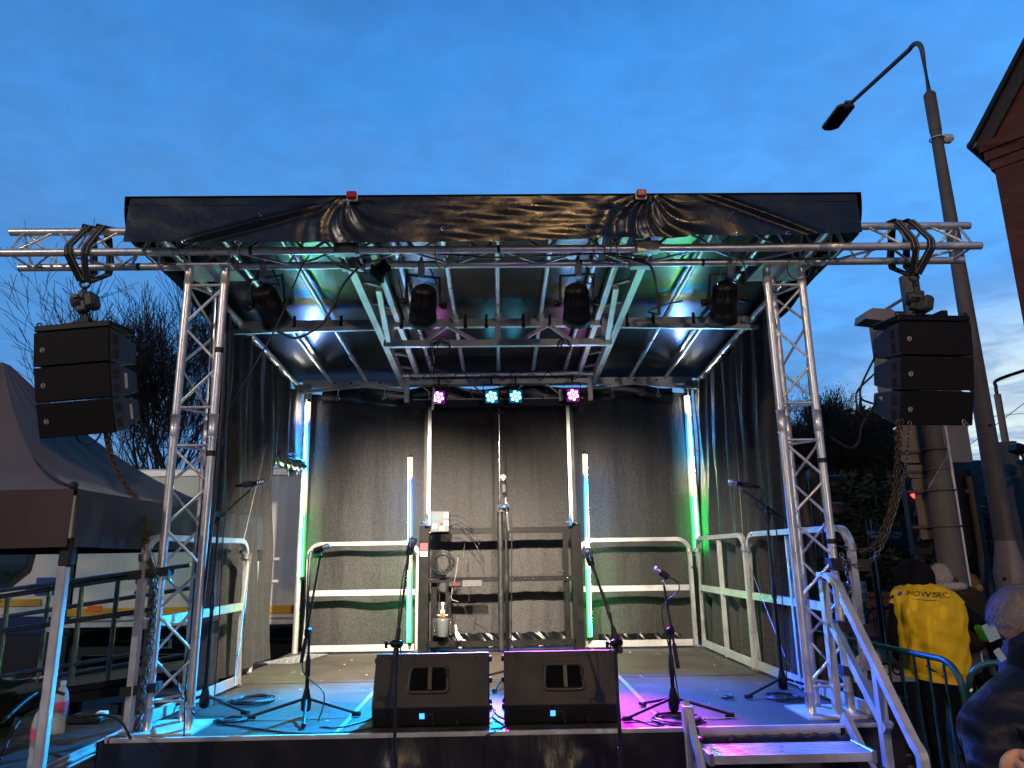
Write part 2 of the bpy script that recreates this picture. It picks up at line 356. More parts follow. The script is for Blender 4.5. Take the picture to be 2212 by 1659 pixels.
    def prism(s, poly, ext):
        poly = [V(p) for p in poly]; e = V(ext); n = len(poly); nr = V()
        for i in range(n): nr += (poly[i]).cross(poly[(i+1) % n])
        if nr.dot(e) > 0: poly = poly[::-1]
        vs = poly+[p+e for p in poly]
        return s.add(vs, [tuple(range(n)), tuple(range(2*n-1, n-1, -1))]+[((i+1) % n, i, i+n, (i+1) % n+n) for i in range(n)])
    def grid(s, fn, nu, nv, smooth=True, keep=None):
        vs = [fn(i/nu, j/nv) for j in range(nv+1) for i in range(nu+1)]; w = nu+1
        fs = [(j*w+i, j*w+i+1, (j+1)*w+i+1, (j+1)*w+i) for j in range(nv) for i in range(nu) if keep is None or keep((i+.5)/nu, (j+.5)/nv)]
        return s.add(vs, fs, smooth)
    def use(s, i): s.m = i; return s
    def build(s, name, mats, parent=None, loc=None, thick=0, uvf=None, **tags):
        if isinstance(mats, str): mats = [mats]
        if parent is not None: o3 = wl(parent); oloc = V((0, 0, 0))
        else:
            if loc is None:
                xs = [p.x for p in s.v]; ys = [p.y for p in s.v]; zs = [p.z for p in s.v]
                loc = ((min(xs)+max(xs))/2, (min(ys)+max(ys))/2, min(zs))
            o3 = V(loc); oloc = o3
        me = bpy.data.meshes.new(name); me.from_pydata([tuple(p-o3) for p in s.v], [], s.f)
        me.polygons.foreach_set('use_smooth', s.sm); me.polygons.foreach_set('material_index', s.mi)
        for k in mats: me.materials.append(MAT[k])
        if uvf:
            ul = me.uv_layers.new(name='uv')
            for p in me.polygons:
                for li in p.loop_indices: ul.data[li].uv = uvf(s.v[me.loops[li].vertex_index])
        me.update()
        o = bpy.data.objects.new(name, me); COL.objects.link(o); o.location = oloc; o.parent = parent
        if thick: q = o.modifiers.new('solid', 'SOLIDIFY'); q.thickness = thick; q.offset = 0
        tag(o, **tags); return o
def tag(o, label=None, cat=None, group=None, kind=None):
    if label: o['label'] = label
    if cat: o['category'] = cat
    if group: o['group'] = group
    if kind: o['kind'] = kind
def thing(name, label, cat, loc=(0, 0, 0), group=None):
    o = bpy.data.objects.new(name, None); COL.objects.link(o); o.location = loc; o.empty_display_size = .1
    tag(o, label, cat, group); return o
def arc(c, a, b, r, A=0, B=pi/2, n=6):    # points on an arc in the plane (a, b)
    c, a, b = V(c), V(a), V(b); return [c+a*(r*cos(A+(B-A)*i/n))+b*(r*sin(A+(B-A)*i/n)) for i in range(n+1)]
def smooth_pts(pts, k=6):                  # Catmull-Rom
    pts = [V(p) for p in pts]; P = [pts[0]*2-pts[1]]+pts+[pts[-1]*2-pts[-2]]; o = []
    for i in range(1, len(P)-2):
        for j in range(k):
            t = j/k; a, b, c, d = P[i-1:i+3]
            o.append(.5*((2*b)+(c-a)*t+(2*a-5*b+4*c-d)*t*t+(3*b-a-3*c+d)*t**3))
    o.append(pts[-1]); return o
def text_mesh(name, s, size, loc, R, m, parent=None, ext=.001, shear=0, **tags):
    cu = bpy.data.curves.new(name, 'FONT'); cu.body = s; cu.size = size; cu.extrude = ext; cu.align_x = 'CENTER'; cu.align_y = 'CENTER'; cu.shear = shear
    o = bpy.data.objects.new('tmp_text', cu); COL.objects.link(o)
    me = bpy.data.meshes.new_from_object(o.evaluated_get(bpy.context.evaluated_depsgraph_get())); bpy.data.objects.remove(o)
    me.transform(R.to_4x4()); me.materials.clear(); me.materials.append(MAT[m])
    q = bpy.data.objects.new(name, me); COL.objects.link(q); q.parent = parent
    q.location = V(loc)-(wl(parent) if parent else V()); tag(q, **tags); return q
RX90 = Matrix.Rotation(pi/2, 3, 'X')       # text facing -Y
rnd = random.Random(7)
# ------------------------------------------------------------------ ground and far setting are in the last section; first the stage
def zr(Y): return 3.86-.068*(Y-4.8)
SZ = .8
stage = thing('mobile_stage', 'open trailer stage with black roof, dark deck and black skirt, aluminium roof bars inside', 'stage', (0, 6, 0))
b = MB(); b.box((0, 6.09, SZ-.06), (4.3, 3.62, .12)); b.build('deck', 'deck', stage)
b = MB()
for x in (-.915, .915): b.box((x, 6.08, SZ+.002), (.03, 3.6, .006))
b.build('deck_seam', 'seam', stage)
b = MB()
for x in (-1.6, -.05, 1.45): b.box((x, 5.95, SZ+.0012), (1.3 if x else 1.7, .006, .003))
b.build('deck_joint', 'rubber', stage)
b = MB(); b.box((-.55, 4.265, SZ-.016), (3.15, .022, .045)); b.box((1.62, 4.265, SZ-.016), (1.08, .022, .045)); b.box((-2.165, 5.3, SZ-.016), (.022, 2.0, .045)); b.box((2.165, 6, SZ-.016), (.022, 3.4, .045)); b.build('deck_edge', 'alu_box', stage)
def skirtfn(x0, x1, y, z0, z1, amp=.03, ph=0):
    def f(u, v):
        x = x0+(x1-x0)*u; a = amp*(1-v)**.7; z_ = z0+(z1-z0)*v; big = sum(h_*math.exp(-((x-c_-(.7-z_)*s_)/w_)**2)*min(1, max(0, (.74-z_)*6)) for c_, s_, w_, h_ in ((-.62, .35, .05, .05), (-.5, -.5, .07, .06), (.42, -.5, .06, .06), (.2, .2, .05, .03), (-1.4, .25, .06, .03), (.75, .1, .04, .03)))
        return V((x, y-.02-a*(sin(x*9+ph)+.6*sin(x*21+2+ph)+.4*sin(x*5.3))*.7-.05*(1-v)-big, z0+(z1-z0)*v))
    return f
b = MB(); b.grid(skirtfn(-2.17, 1.02, 4.25, 0.02, SZ-.01), 120, 14)
b.grid(skirtfn(1.86, 2.2, 4.27, 0.02, SZ-.01), 16, 10)
b.grid(lambda u, v: V((-2.19-.03*sin(u*40)*(1-v), 4.25+u*3.5, .02+.77*v)), 50, 8)
b.grid(lambda u, v: V((2.2+.03*sin(u*40)*(1-v), 4.25+u*3.5, .02+.77*v)), 50, 8)
b.build('stage_skirt', 'skirt', stage)
b = MB()   # rolled-up skirt between the stair rails
pts = [V((1.03+.85*i/30, 4.23, SZ-.095)) for i in range(31)]
b.path(pts, .05, 12, rs=[.062+.006*sin(i*1.9)+.004*sin(i*4.3) for i in range(31)]); b.grid(skirtfn(1.02, 1.88, 4.33, .02, SZ-.12), 20, 6); b.build('rolled_skirt', 'skirt', stage)

# roof
def rooff(u, v):
    x = -2.36+4.72*u; y = 4.2+3.75*v
    sag = .012*sin(u*pi*9)*sin(v*pi*2)+.0015*sin(x*17+y*3)*sin(y*9)
    for c, w in ((-1.75, .35), (1.75, .35)):
        r = sqrt((x-c)**2+(y-7.0)**2); sag += .012*math.exp(-(r/w)**2)*sin(atan2(y-7.5, x-c*1.15)*11)
    return V((x, y, zr(y)+.03+sag))
b = MB(); b.grid(rooff, 150, 90)
b.grid(lambda u, v: V((-2.36+4.72*u, 4.19+3.8*v, 3.99-.068*(3.8*v)*.9+.01*sin(u*40)*min(1, v*3))), 60, 20)
b.build('roof_sheet', 'tarp_roof', stage)
def flap(sx):
    def f(u, v):
        y = 4.2+3.75*u; zt = 3.99-.06*(y-4.2); zb = zr(y)-.2+.02*sin(u*17)
        return V((sx*(2.36+.02*sin(u*22)*(1-v)-.05*(1-v)**2), y, zb+(zt-zb)*v))
    return f
for sx in (-1, 1):
    b = MB(); b.grid(flap(sx), 60, 10); b.build('roof_side_flap', 'tarp', stage)
def valf(u, v):
    x = -2.33+4.66*u
    top = 3.992
    bot = 3.668+.012*(1 if x > 1.2 else 0)+.01*sin(x*2.3)+(.03*max(0, x-1.0))
    z = bot+(top-bot)*v; h = 1-v; y = 4.185+.02*v
    for cx, cz, n_, am, ph in ((-.98, 4.02, 11, .013, 0), (.98, 4.02, 12, .022, 1.2)):
        dx, dz = x-cx, z-cz; r = sqrt(dx*dx+dz*dz)+.01; a = atan2(dx, -dz)
        y -= am*sin(a*n_+ph+2.5*sin(r*9))*math.exp(-(a/1.0)**2)*min(1, r*6)*math.exp(-(r/.75)**2)
    cen = math.exp(-((x-.25)/.8)**4)*min(1, (1-v)*4)
    y += cen*(.0014*sin(z*95+.5*sin(x*2))+.002*sin(z*36+x*2+1.2*sin(x*3.1))*sin(x*3+z*9)+.0012*sin(x*15+z*30)*sin(x*5-z*40))
    y += .010*sin(x*3.1+1)*h+.0035*sin(x*13+z*33)*(.25+cen)
    for cx, cz, sl in ((-1.55, 3.80, .28), (1.7, 3.85, -.42)):        # long tension creases towards the gathers
        d = (z-cz)-sl*(x-cx); w = math.exp(-((x-cx)/.45)**2)
        y -= .02*w*math.exp(-(d/.022)**2)-.012*w*math.exp(-((d+.035)/.025)**2)
    return V((x, y, z))
b = MB(); b.grid(valf, 420, 44); b.grid(lambda u, v: V((-2.33+4.66*u, 4.205+.05*v, 3.992+.004*v)), 80, 2)
val = b.build('valance', 'tarp', stage)
b = MB()
for px, py in ((398, 517), (512, 517), (957, 487), (1271, 484), (1591, 500), (1702, 497)):
    p = at(px, py+6, 4.155); b.torus(p, .012, .003, RX90, 14, 5)
b.build('eyelet', 'chrome', val)
b = MB()
for px, py in ((560, 462), (563, 467), (1584, 458), (1578, 463)): b.ball(at(px, py, 4.15), .006, 8, 6)
b.build('stud', 'chrome', val)
b = MB()
for px, py, w, h in ((398, 540, .045, .07), (505, 570, .035, .08), (850, 530, .04, .08), (957, 560, .05, .1), (1300, 545, .055, .09), (1320, 555, .04, .08), (1600, 600, .035, .09), (1725, 590, .07, .08)):
    c = at(px, py-12, 4.12)
    b.path([c+V((w*sin(t*2*pi/20), .01*sin(t*2*pi/20*2), h*cos(t*2*pi/20))) for t in range(20)], .0035, 6, closed=True)
b.build('bungee_loop', 'cable', val)
for px, py in ((760, 424), (1385, 420)):
    p = at(px, py, 4.17); q = thing('marker_lamp', 'red rectangular marker lamp on the %s half of the black roof edge' % ('left' if px < 1000 else 'right'), 'lamp', p+V((0, 0, -.03)), 'red marker lamps on the roof edge')
    b = MB(); b.bbox(p+V((0, -.012, .002)), (.062, .03, .05), .008); b.build('lens', 'red_plastic', q)
    b = MB(); b.bbox(p+V((0, .008, -.004)), (.07, .014, .056), .004); b.build('housing', 'white_plastic', q)

for sx in (-1, 1):
    b = MB(); b.tube((sx*2.22, 4.25, zr(4.25)-.07), (sx*2.22, 7.78, zr(7.78)-.07), .03, n=14); b.build('side_rail', 'alu', stage)
    b = MB(); b.tube((sx*2.31, 4.3, zr(4.3)-.0), (sx*2.31, 7.7, zr(7.7)-.0), .022, n=10)
    for i in range(9):
        y0 = 4.5+i*.38; b.tube((sx*2.22, y0, zr(y0)-.07), (sx*2.31, y0+.19, zr(y0)), .009, n=6); b.tube((sx*2.31, y0+.19, zr(y0)), (sx*2.22, y0+.38, zr(y0+.38)-.07), .009, n=6)
    b.build('side_lattice', 'alu', stage)
    b = MB()
    for i in range(14):
        y0 = 4.7+i*.22; p = V((sx*2.2, y0, zr(y0)-.13)); b.torus(p, .014, .003, Matrix.Rotation(pi/2, 3, 'Y'), 10, 4); b.tube(p+V((0, 0, .014)), p+V((0, 0, .05)), .003, n=5)
    b.build('curtain_hook', 'chrome', stage)
    b = MB(); b.bar((sx*1.03, 4.3, zr(4.3)-.1), (sx*1.03, 7.72, zr(7.72)-.1), .055, .1); b.build('main_beam', 'alu_box', stage)
    b = MB(); b.bar((sx*.86, 4.3, zr(4.3)-.06), (sx*.86, 7.72, zr(7.72)-.06), .045, .05)
    for i in range(8):
        y0 = 4.7+i*.4; b.bar((sx*1.0, y0, zr(y0)-.08), (sx*.87, y0+.2, zr(y0)-.05), .03, .02); 
    b.build('inner_beam', 'alu_box', stage)
    b = MB(); b.box((sx*.93, 5.9, 3.62), (.07, .06, .27)); b.bar((sx*.86, 4.9, 3.62), (sx*.93, 5.85, 3.52), .04, .03); b.build('beam_hanger', 'alu_box', stage)
    for xx in (1.46, 1.85):
        b = MB(); b.tube((sx*xx, 4.25, zr(4.25)-.035), (sx*xx, 7.72, zr(7.72)-.035), .019, n=10); b.tube((sx*xx, 6.9, zr(6.9)-.035), (sx*xx, 7.0, zr(7.0)-.035), .024, n=10); b.build('purlin', 'alu', stage)
    b = MB(); b.tube((sx*2.1, 7.75, SZ), (sx*2.1, 7.75, 3.5), .03, n=14); b.build('corner_post', 'alu', stage)
    b = MB(); b.box((sx*2.14, 7.72, 3.54), (.17, .1, .09)); b.tube((sx*2.1, 7.75, 3.42), (sx*2.1, 7.75, 3.54), .042, n=12); b.build('corner_bracket', 'galv', stage)
    b = MB(); b.bar((sx*2.2, 5.75, 3.58), (sx*1.02, 5.95, 3.67), .035, .04); b.build('angled_strut', 'alu_box', stage)
    b = MB(); b.bar((sx*2.12, 7.66, 3.5), (sx*1.5, 7.66, 3.56), .03, .035); b.bar((sx*1.5, 7.66, 3.56), (sx*1.0, 7.66, 3.5), .03, .03); b.build('angled_strut', 'alu_box', stage)
for xx in (-.71, -.37, 0, .37, .71):
    b = MB(); b.tube((xx, 4.25, zr(4.25)-.035), (xx, 7.4, zr(7.4)-.035), .019, n=10); b.tube((xx, 5.83, 3.735), (xx, 5.96, 3.73), .03, n=10); b.build('purlin', 'alu', stage)
b = MB(); b.box((0, 5.95, 3.7), (4.42, .055, .07)); b.build('crossbeam', 'alu_box', stage)
b = MB()
for x in (-1.75, -1.35, -.83, -.62, -.28, -.1, .22, .45, .78, 1.12, 1.35, 1.7): b.box((x, 5.915, 3.71), (.022, .014, .12)); b.box((x, 5.905, 3.66), (.03, .02, .03))
b.build('roof_strap', 'rubber', stage)
b = MB(); b.box((0, 5.9, 3.505), (1.95, .05, .055)); b.build('lower_crossbar', 'alu_box', stage)
b = MB(); b.box((0, 5.9, 3.6), (.05, .04, .15))
for sx in (-1, 1):
    b.bar((sx*.42, 5.9, 3.66), (sx*.2, 5.9, 3.53), .03); b.bar((sx*.62, 5.9, 3.53), (sx*.45, 5.9, 3.66), .03)
b.build('crossbar_web', 'alu_box', stage)
b = MB(); b.box((0, 7.74, 3.6), (4.3, .06, .075)); b.build('rear_beam', 'alu_box', stage)
b = MB()
for x in (-1.8, -1.62, -1.3, 1.3, 1.5, 1.75): b.tube((x, 7.705, 3.6), (x, 7.695, 3.6), .012, n=8)
b.build('beam_bolt', 'steel_dark', stage)
b = MB(); b.tube((-1.0, 7.35, 3.6), (1.02, 7.35, 3.6), .026, n=12); b.build('lighting_pipe', 'alu', stage)
b = MB(); b.box((0, 7.42, 3.53), (1.98, .045, .05)); b.build('rear_crossbar', 'alu_box', stage)
b = MB()
for p in ((-.3, -.12), (.28, .12), (.48, .68), (-.84, -.66)): b.bar((p[0], 7.42, 3.52), (p[1], 7.42, 3.36), .03, .012)
b.box((.65, 7.38, 3.37), (.035, .03, .12)); b.box((-.97, 7.42, 3.45), (.05, .05, .26)); b.box((.97, 7.42, 3.45), (.05, .05, .26)); b.build('crossbar_brace', 'alu_box', stage)
b = MB(); b.box((0, 7.45, 3.31), (1.86, .05, .075)); b.build('black_lighting_bar', 'steel_dark', stage, label='black lighting bar above the back curtain')
b = MB(); b.box((0, 7.42, 3.345), (1.8, .02, .008)); b.build('bar_trim', 'alu', stage)
for sx in (-1, 1):
    b = MB(); b.bar((sx*.93, 7.44, 3.42), (sx*.87, 7.44, 3.2), .012, .05)
    for k in range(5): b.ball((sx*(.925-.012*k), 7.41, 3.4-.045*k), .008, 6, 5)
    b.build('end_plate', 'steel_dark', stage)
# rear frame with masts
fr = MB()
for sx in (-1, 1): fr.box((sx*.78, 7.56, 1.42), (.1, .08, 1.24))
fr.box((0, 7.55, 1.985), (1.48, .05, .06)); fr.box((0, 7.55, 1.5), (1.48, .05, .05)); fr.box((0, 7.55, .885), (1.48, .06, .05))
for x in (.67,): fr.box((x, 7.56, 1.4), (.05, .03, 1.1))
fr.box((-.53, 7.55, 1.2), (.055, .04, .6)); fr.box((-.68, 7.6, 1.3), (.06, .02, 1.0)); 
rf = fr.build('rear_frame', 'frame_grey', stage)
b = MB(); b.box((-.78, 7.515, 1.83), (.075, .006, .075)); b.build('warning_sticker', 'red_tag', rf)
b = MB(); b.box((-.78, 7.515, 1.76), (.075, .006, .05)); b.build('sticker', 'badge_white', rf)
b = MB()
for x, z in ((-.7, 1.5), (-.15, 1.5), (.12, 1.5), (.25, 1.5), (.33, 1.5), (.68, 1.5), (.7, 1.985), (-.72, 1.97)): b.ball((x, 7.52, z), .009, 8, 6)
b.box((.62, 7.53, 1.57), (.05, .03, .022)); b.box((-.63, 7.53, 1.545), (.16, .04, .025)); b.build('frame_bolt', 'chrome', rf)
for sx in (-1, 1):
    b = MB(); b.box((sx*.74, 7.58, 2.75), (.035, .04, 1.4)); b.build('mast', 'alu_box', stage)
    b = MB(); b.box((sx*.77, 7.6, 2.68), (.05, .05, 1.3)); b.build('mast_channel', 'steel_dark', stage)
b = MB(); b.tube((0, 7.5, 2.2), (0, 7.5, 3.25), .012, n=8); b.build('centre_rod', 'chrome', stage)
b = MB(); b.tube((0, 7.52, .82), (0, 7.52, 2.2), .03, n=12); b.box((0, 7.5, 2.2), (.05, .05, .06)); b.tube((0, 7.47, 3.2), (0, 7.47, 3.22), .05, n=12); b.build('centre_post', 'steel_dark', stage)

# ------------------------------------------------------------------ curtains
def fold(x, z, s=1.0):
    k = .55+.45*sin(x*2.1+1)
    s = s*(1+.7*min(1, abs(x)))
    return s*k*(.03*sin(x*6.1+.9*sin(x*2.3)+.5*sin(z*1.1))+.013*sin(x*14+1.3+.8*sin(z*1.6+x)))+.004*sin(x*33+z*.8+2*sin(x*3))*k+.006*sin(z*6+x*3)*sin(x*4.3)
def backf(u, v):
    x = -2.17+4.34*u; z = .83+2.66*v+(.02*sin(x*8.2)+.012*sin(x*3.1+1) if v > .97 else 0)
    cx = math.exp(-(x/.8)**6)
    return V((x, 7.86+fold(x, z, 1-.7*cx)-.05*(1-v)**3*sin(x*6), z))
b = MB(); b.grid(backf, 340, 60)
bc = b.build('stage_curtain', 'curtain', None, (0, 7.86, .83), label='wide black cloth curtain across the back of the stage, warmly lit low down', cat='curtain')
b = MB()
def hem(u, v):
    x = -.68+1.4*u; return V((x, 7.77+.02*sin(x*23)+.012*sin(x*61+v*9), .82+.14*v+.006*sin(x*50)))
b.grid(hem, 120, 12); b.grid(lambda u, v: V((1.0+.85*u, 7.77+.015*sin(u*30)+.01*sin(u*71+v*9), .83+.1*v)), 60, 8); b.build('hem', 'tarp', bc)
b = MB()
for x in (-1.75, -1.25, 1.25, 1.75, .0, -.3, .52):
    b.torus((x, 7.66, 3.42), .018, .006, RX90, 12, 5); b.tube((x, 7.66, 3.44), (x, 7.68, 3.52), .007, n=6)
b.build('curtain_ring', 'chrome', bc)
b = MB(); b.grid(lambda u, v: V((-1.95+3.9*u, 7.78+.03*sin(u*33)+.02*sin(v*8+u*20), 3.38+.18*v+.03*sin(u*24))), 120, 10); b.build('pelmet', 'tarp_roof', bc)
# left curtain: full height in front, lifted near the rear corner
def xl(y, z, sx):
    t = (z-.8)/2.9; return sx*(2.12+.08*t)+.028*sin(y*15+.7*sin(z*1.4))+.014*sin(y*37+z*1.1)+.012*sin(z*5+y*4)*sin(y*9)
def lf(u, v):
    y = 5.22+2.53*u; top = zr(y)-.15+.018*sin(u*60); 
    bot = .86 if y < 6.88 else 2.62+.06*sin(y*9)
    yy = y-(.12*(1-v)*(y-5.2) if y < 6.88 else 0)
    z = bot+(top-bot)*v; yl = y+(.1*(1-v)**2 if y < 6.88 else 0)
    return V((xl(y, z, -1), yl, z))
b = MB(); b.grid(lf, 110, 70, keep=lambda u, v: abs(5.22+2.53*u-6.89) > .02)
b.build('stage_curtain', 'curtain', None, (-2.15, 6.4, .86), label='black cloth curtain hanging on the left side of the stage, shorter near the truck', cat='curtain')
b = MB()
for k in range(9):
    p0, p1 = at(572, 985, 7.0), at(652, 1003, 7.72)
    b.path([p0.lerp(p1, j/9)+V((.05*sin(k*1.3+j*.8), 0, .045*cos(k*1.3+j*.9)+.015*sin(j*2.3+k))) for j in range(10)], .04, 8, rs=[.036+.014*sin(j*2.1+k) for j in range(10)])
b.build('curtain_bundle', 'tarp', None, None, label='bundled black tarpaulin tied up at the rear left corner of the stage', cat='tarpaulin')
def rf_(u, v):
    y = 5.3+2.5*u; top = zr(y)-.15+.02*sin(u*60); z = .86+(top-.86)*v
    return V((xl(y, z, 1), y, z))
b = MB(); b.grid(rf_, 120, 60); b.build('stage_curtain', 'curtain', None, (2.15, 6.5, .86), label='black cloth curtain hanging on the right side of the stage behind the rails', cat='curtain')

# ------------------------------------------------------------------ guard rails
def rail_panel(name, label, x0, y0, x1, y1, z0=.85, z1=1.875, posts=(), bend=(1, 1)):
    A, B = V((x0, y0, 0)), V((x1, y1, 0)); d = (B-A).normalized(); Z = V((0, 0, 1)); w = .028
    t = thing(name, label, 'railing', (A+B)/2+V((0, 0, SZ)), 'guard rails round the stage deck')
    pts = [A+Z*(SZ+.01)]; R = .13
    pts += [A+Z*(z1-R)]+[A+d*R+Z*(z1-R)+(-d*cos(a)+Z*sin(a))*R for a in [pi/2*i/6 for i in range(1, 7)]] if bend[0] else [A+Z*z1]
    pts += [B-d*R+Z*(z1-R)+(d*sin(a)+Z*cos(a))*R for a in [pi/2*i/6 for i in range(0, 7)]] if bend[1] else [B+Z*z1]
    pts += [B+Z*(SZ+.01)]
    b = MB(); b.path(pts, .027, 4, square=True); b.build('hoop', 'alu', t)
    b = MB(); b.bar(A+d*.03+Z*1.385, B-d*.03+Z*1.385, .028, .055); b.build('mid_rail', 'alu_box', t)
    b = MB(); b.bar(A+d*.03+Z*z0, B-d*.03+Z*z0, .03, .06); b.build('bottom_rail', 'alu_box', t)
    for p in posts:
        b = MB(); q = A+d*p; b.bar(q+Z*(SZ+.01), q+Z*(z1-.03), .035, .035, upv=d); b.build('stanchion', 'alu_box', t)
    b = MB()
    for q in (A, B): b.tube(q+Z*1.74, q+Z*1.78, .034, n=10); b.box(q+Z*(SZ+.015), (.06, .06, .02))
    b.build('clamp', 'galv', t)
    return t
rail_panel('guard_rail', 'aluminium guard rail at the back left of the deck, brightly lit by warm light', -1.98, 7.65, -.85, 7.65)
rail_panel('guard_rail', 'aluminium guard rail at the back right of the deck beside the black frame', .82, 7.65, 1.97, 7.65)
rail_panel('guard_rail', 'rear aluminium guard rail on the right side of the deck, green light on its posts', 2.04, 7.6, 2.05, 6.14, posts=(.75,))
rail_panel('guard_rail', 'front aluminium guard rail on the right side of the deck, behind the truss tower', 2.06, 6.08, 2.12, 4.42, posts=(.78,))
rail_panel('guard_rail', 'aluminium guard rail on the left side of the deck next to the truss tower', -2.0, 5.84, -2.08, 4.35, posts=(.8,))

# ------------------------------------------------------------------ truss
def lacing(b, P, Q, L0, L1, step, r=.009):
    """zigzag between two chords given by point functions of the run length"""
    n = max(1, round((L1-L0)/step)); s = (L1-L0)/n
    for i in range(n):
        a, c = (P, Q) if i % 2 == 0 else (Q, P); b.tube(a(L0+i*s+.012), c(L0+(i+1)*s-.012), r, n=6, cap=False)
tb = thing('box_truss', 'long triangular aluminium truss spanning the front of the stage on two towers', 'truss', (0, 4.4, 3.6))
CH = [((4.29, 3.655), (-3.25, 3.15)), ((4.52, 3.65), (-3.18, 3.18)), ((4.405, 3.852), (-3.19, 3.18))]
for (y, z), (xa, xb) in CH:
    b = MB(); b.tube((xa, y, z), (xb, y, z), .025, n=16); b.build('chord', 'alu', tb)
b = MB(); fs = [(lambda L, y=y, z=z: V((L, y, z))) for (y, z), _ in CH]
for (x0, x1) in ((-3.1, -2.25), (-2.05, -1.0), (-.9, .9), (1.0, 2.05), (2.25, 3.1)):
    b = MB(); lacing(b, fs[0], fs[2], x0, x1, .21); lacing(b, fs[2], fs[1], x0, x1, .21); lacing(b, fs[1], fs[0], x0, x1, .3)
    for xx in (x0, x1):
        for i in range(3): b.tube(fs[i](xx), fs[(i+1) % 3](xx), .009, n=6)
    b.build('lacing', 'alu', tb)
for xx in (-2.15, -.95, .95, 2.15):
    for (y, z), _ in CH: b = MB(); b.lathe([(.029, -.075), (.029, -.068), (.0275, -.067), (.0275, .067), (.029, .068), (.029, .075)], (xx, y, z), (1, 0, 0), 14); b.build('coupler', 'alu', tb)
b = MB(); b.tube((0, 4.29, 3.655), (.02, 4.29, 3.655), .0262, n=14); b.tube((-1.58, 4.29, 3.655), (-1.56, 4.29, 3.655), .0262, n=14)
for x in (.55, 1.38, -2.4): b.tube((x, 4.52, 3.65), (x+.02, 4.52, 3.65), .0262, n=14)
b.build('black_tape', 'rubber', tb)
for sx, pxx in ((-1, -.97), (1, .97)):
    b = MB(); b.box((pxx, 4.29, 3.66), (.14, .065, .07)); b.box((pxx, 4.52, 3.65), (.14, .065, .07)); b.build('beam_clamp', 'galv', tb)
for x in (-3.02, 2.3): text_mesh('marking', 'H', .045, (x, 4.4925, 3.65), Matrix.Rotation(pi/2, 3, 'X') @ Matrix.Rotation(pi/2, 3, 'Z'), 'text_black', tb)

def tower(label, cx, cy, Wd=.235, zt=3.62):
    t = thing('truss_tower', label, 'truss tower', (cx, cy, SZ), 'truss towers at the front corners of the stage')
    Cs = [(cx-Wd/2, cy), (cx+Wd/2, cy), (cx, cy+.21)]
    jz = 2.55
    for x, y in Cs:
        b = MB(); b.tube((x, y, SZ+.07), (x, y, zt-.08), .025, n=16); b.build('chord', 'alu', t)
    f = [(lambda L, x=x, y=y: V((x, y, L))) for x, y in Cs]
    for z0, z1 in ((SZ+.16, jz-.12), (jz+.12, zt-.14)):
        b = MB()
        for i in range(3):
            lacing(b, f[i], f[(i+1) % 3], z0, z1, .235)
            for z in (z0, z1): b.tube(f[i](z), f[(i+1) % 3](z), .009, n=6)
        b.build('lacing', 'alu', t)
    for x, y in Cs:
        for z in (jz, zt-.06, SZ+.06):
            b = MB(); b.lathe([(.03, -.075), (.03, -.067), (.0275, -.066), (.0275, .066), (.03, .067), (.03, .075)], (x, y, z), (0, 0, 1), 14); b.build('coupler', 'alu', t)
    b = MB(); b.box((cx, cy+.07, SZ+.006), (.36, .36, .012)); b.build('base_plate', 'alu_box', t)
    b = MB(); b.box((cx, cy+.07, zt-.02), (.34, .3, .012)); b.build('head_plate', 'alu_box', t)
    b = MB(); b.box((cx+.02, cy+.02, zt+.03), (.035, .03, .06)); b.build('red_pin', 'red_tag', t)
    return t
tl = tower('aluminium truss tower on the left front corner of the stage deck', -1.895, 4.43)
tr_ = tower('aluminium truss tower on the right front corner of the stage deck behind the stair rail', 1.93, 4.51)
b = MB()
for x, z in ((-1.777, 3.02), (-1.777, 2.36)): b.tube((x, 4.43, z), (x, 4.43, z+.035), .027, n=14)
b.build('black_tape', 'rubber', tl)
b = MB()
for x, z in ((2.047, 2.28), (2.047, 1.78)): b.tube((x, 4.51, z), (x, 4.51, z+.03), .027, n=14)
b.build('black_tape', 'rubber', tr_)
def strapbox(pts, label, h=.05):
    b = MB()
    for p, q in zip(pts, pts[1:]): b.bar(p, q, .012, h)
    b.build('lashing_strap', 'sling', None, label=label, cat='strap', group='black straps lashing rails to the towers')
strapbox([(-2.14, 4.31, 1.66), (-1.96, 4.39, 1.68), (-1.96, 4.47, 1.68), (-2.12, 4.4, 1.66), (-2.14, 4.31, 1.66)], 'black strap round the left tower leg at rail height, just under the rail top')
strapbox([(-2.12, 4.31, 1.03), (-1.97, 4.39, 1.04), (-1.97, 4.47, 1.04), (-2.1, 4.4, 1.03), (-2.12, 4.31, 1.03)], 'black strap round the left tower leg near its foot')
strapbox([(2.02, 4.47, 1.66), (2.2, 4.38, 1.65), (2.2, 4.46, 1.65), (2.02, 4.55, 1.66), (2.02, 4.47, 1.66)], 'black strap tying the right rail to the tower above the stair rail', .07)
strapbox([(2.02, 4.47, 1.3), (2.18, 4.38, 1.28), (2.18, 4.46, 1.28), (2.02, 4.55, 1.3), (2.02, 4.47, 1.3)], 'black strap on the right tower behind the stair rail, middle one', .06)
strapbox([(2.02, 4.47, 1.05), (2.16, 4.38, 1.03), (2.16, 4.46, 1.03), (2.02, 4.55, 1.05), (2.02, 4.47, 1.05)], 'black strap low on the right tower behind the lower stair rail', .05)
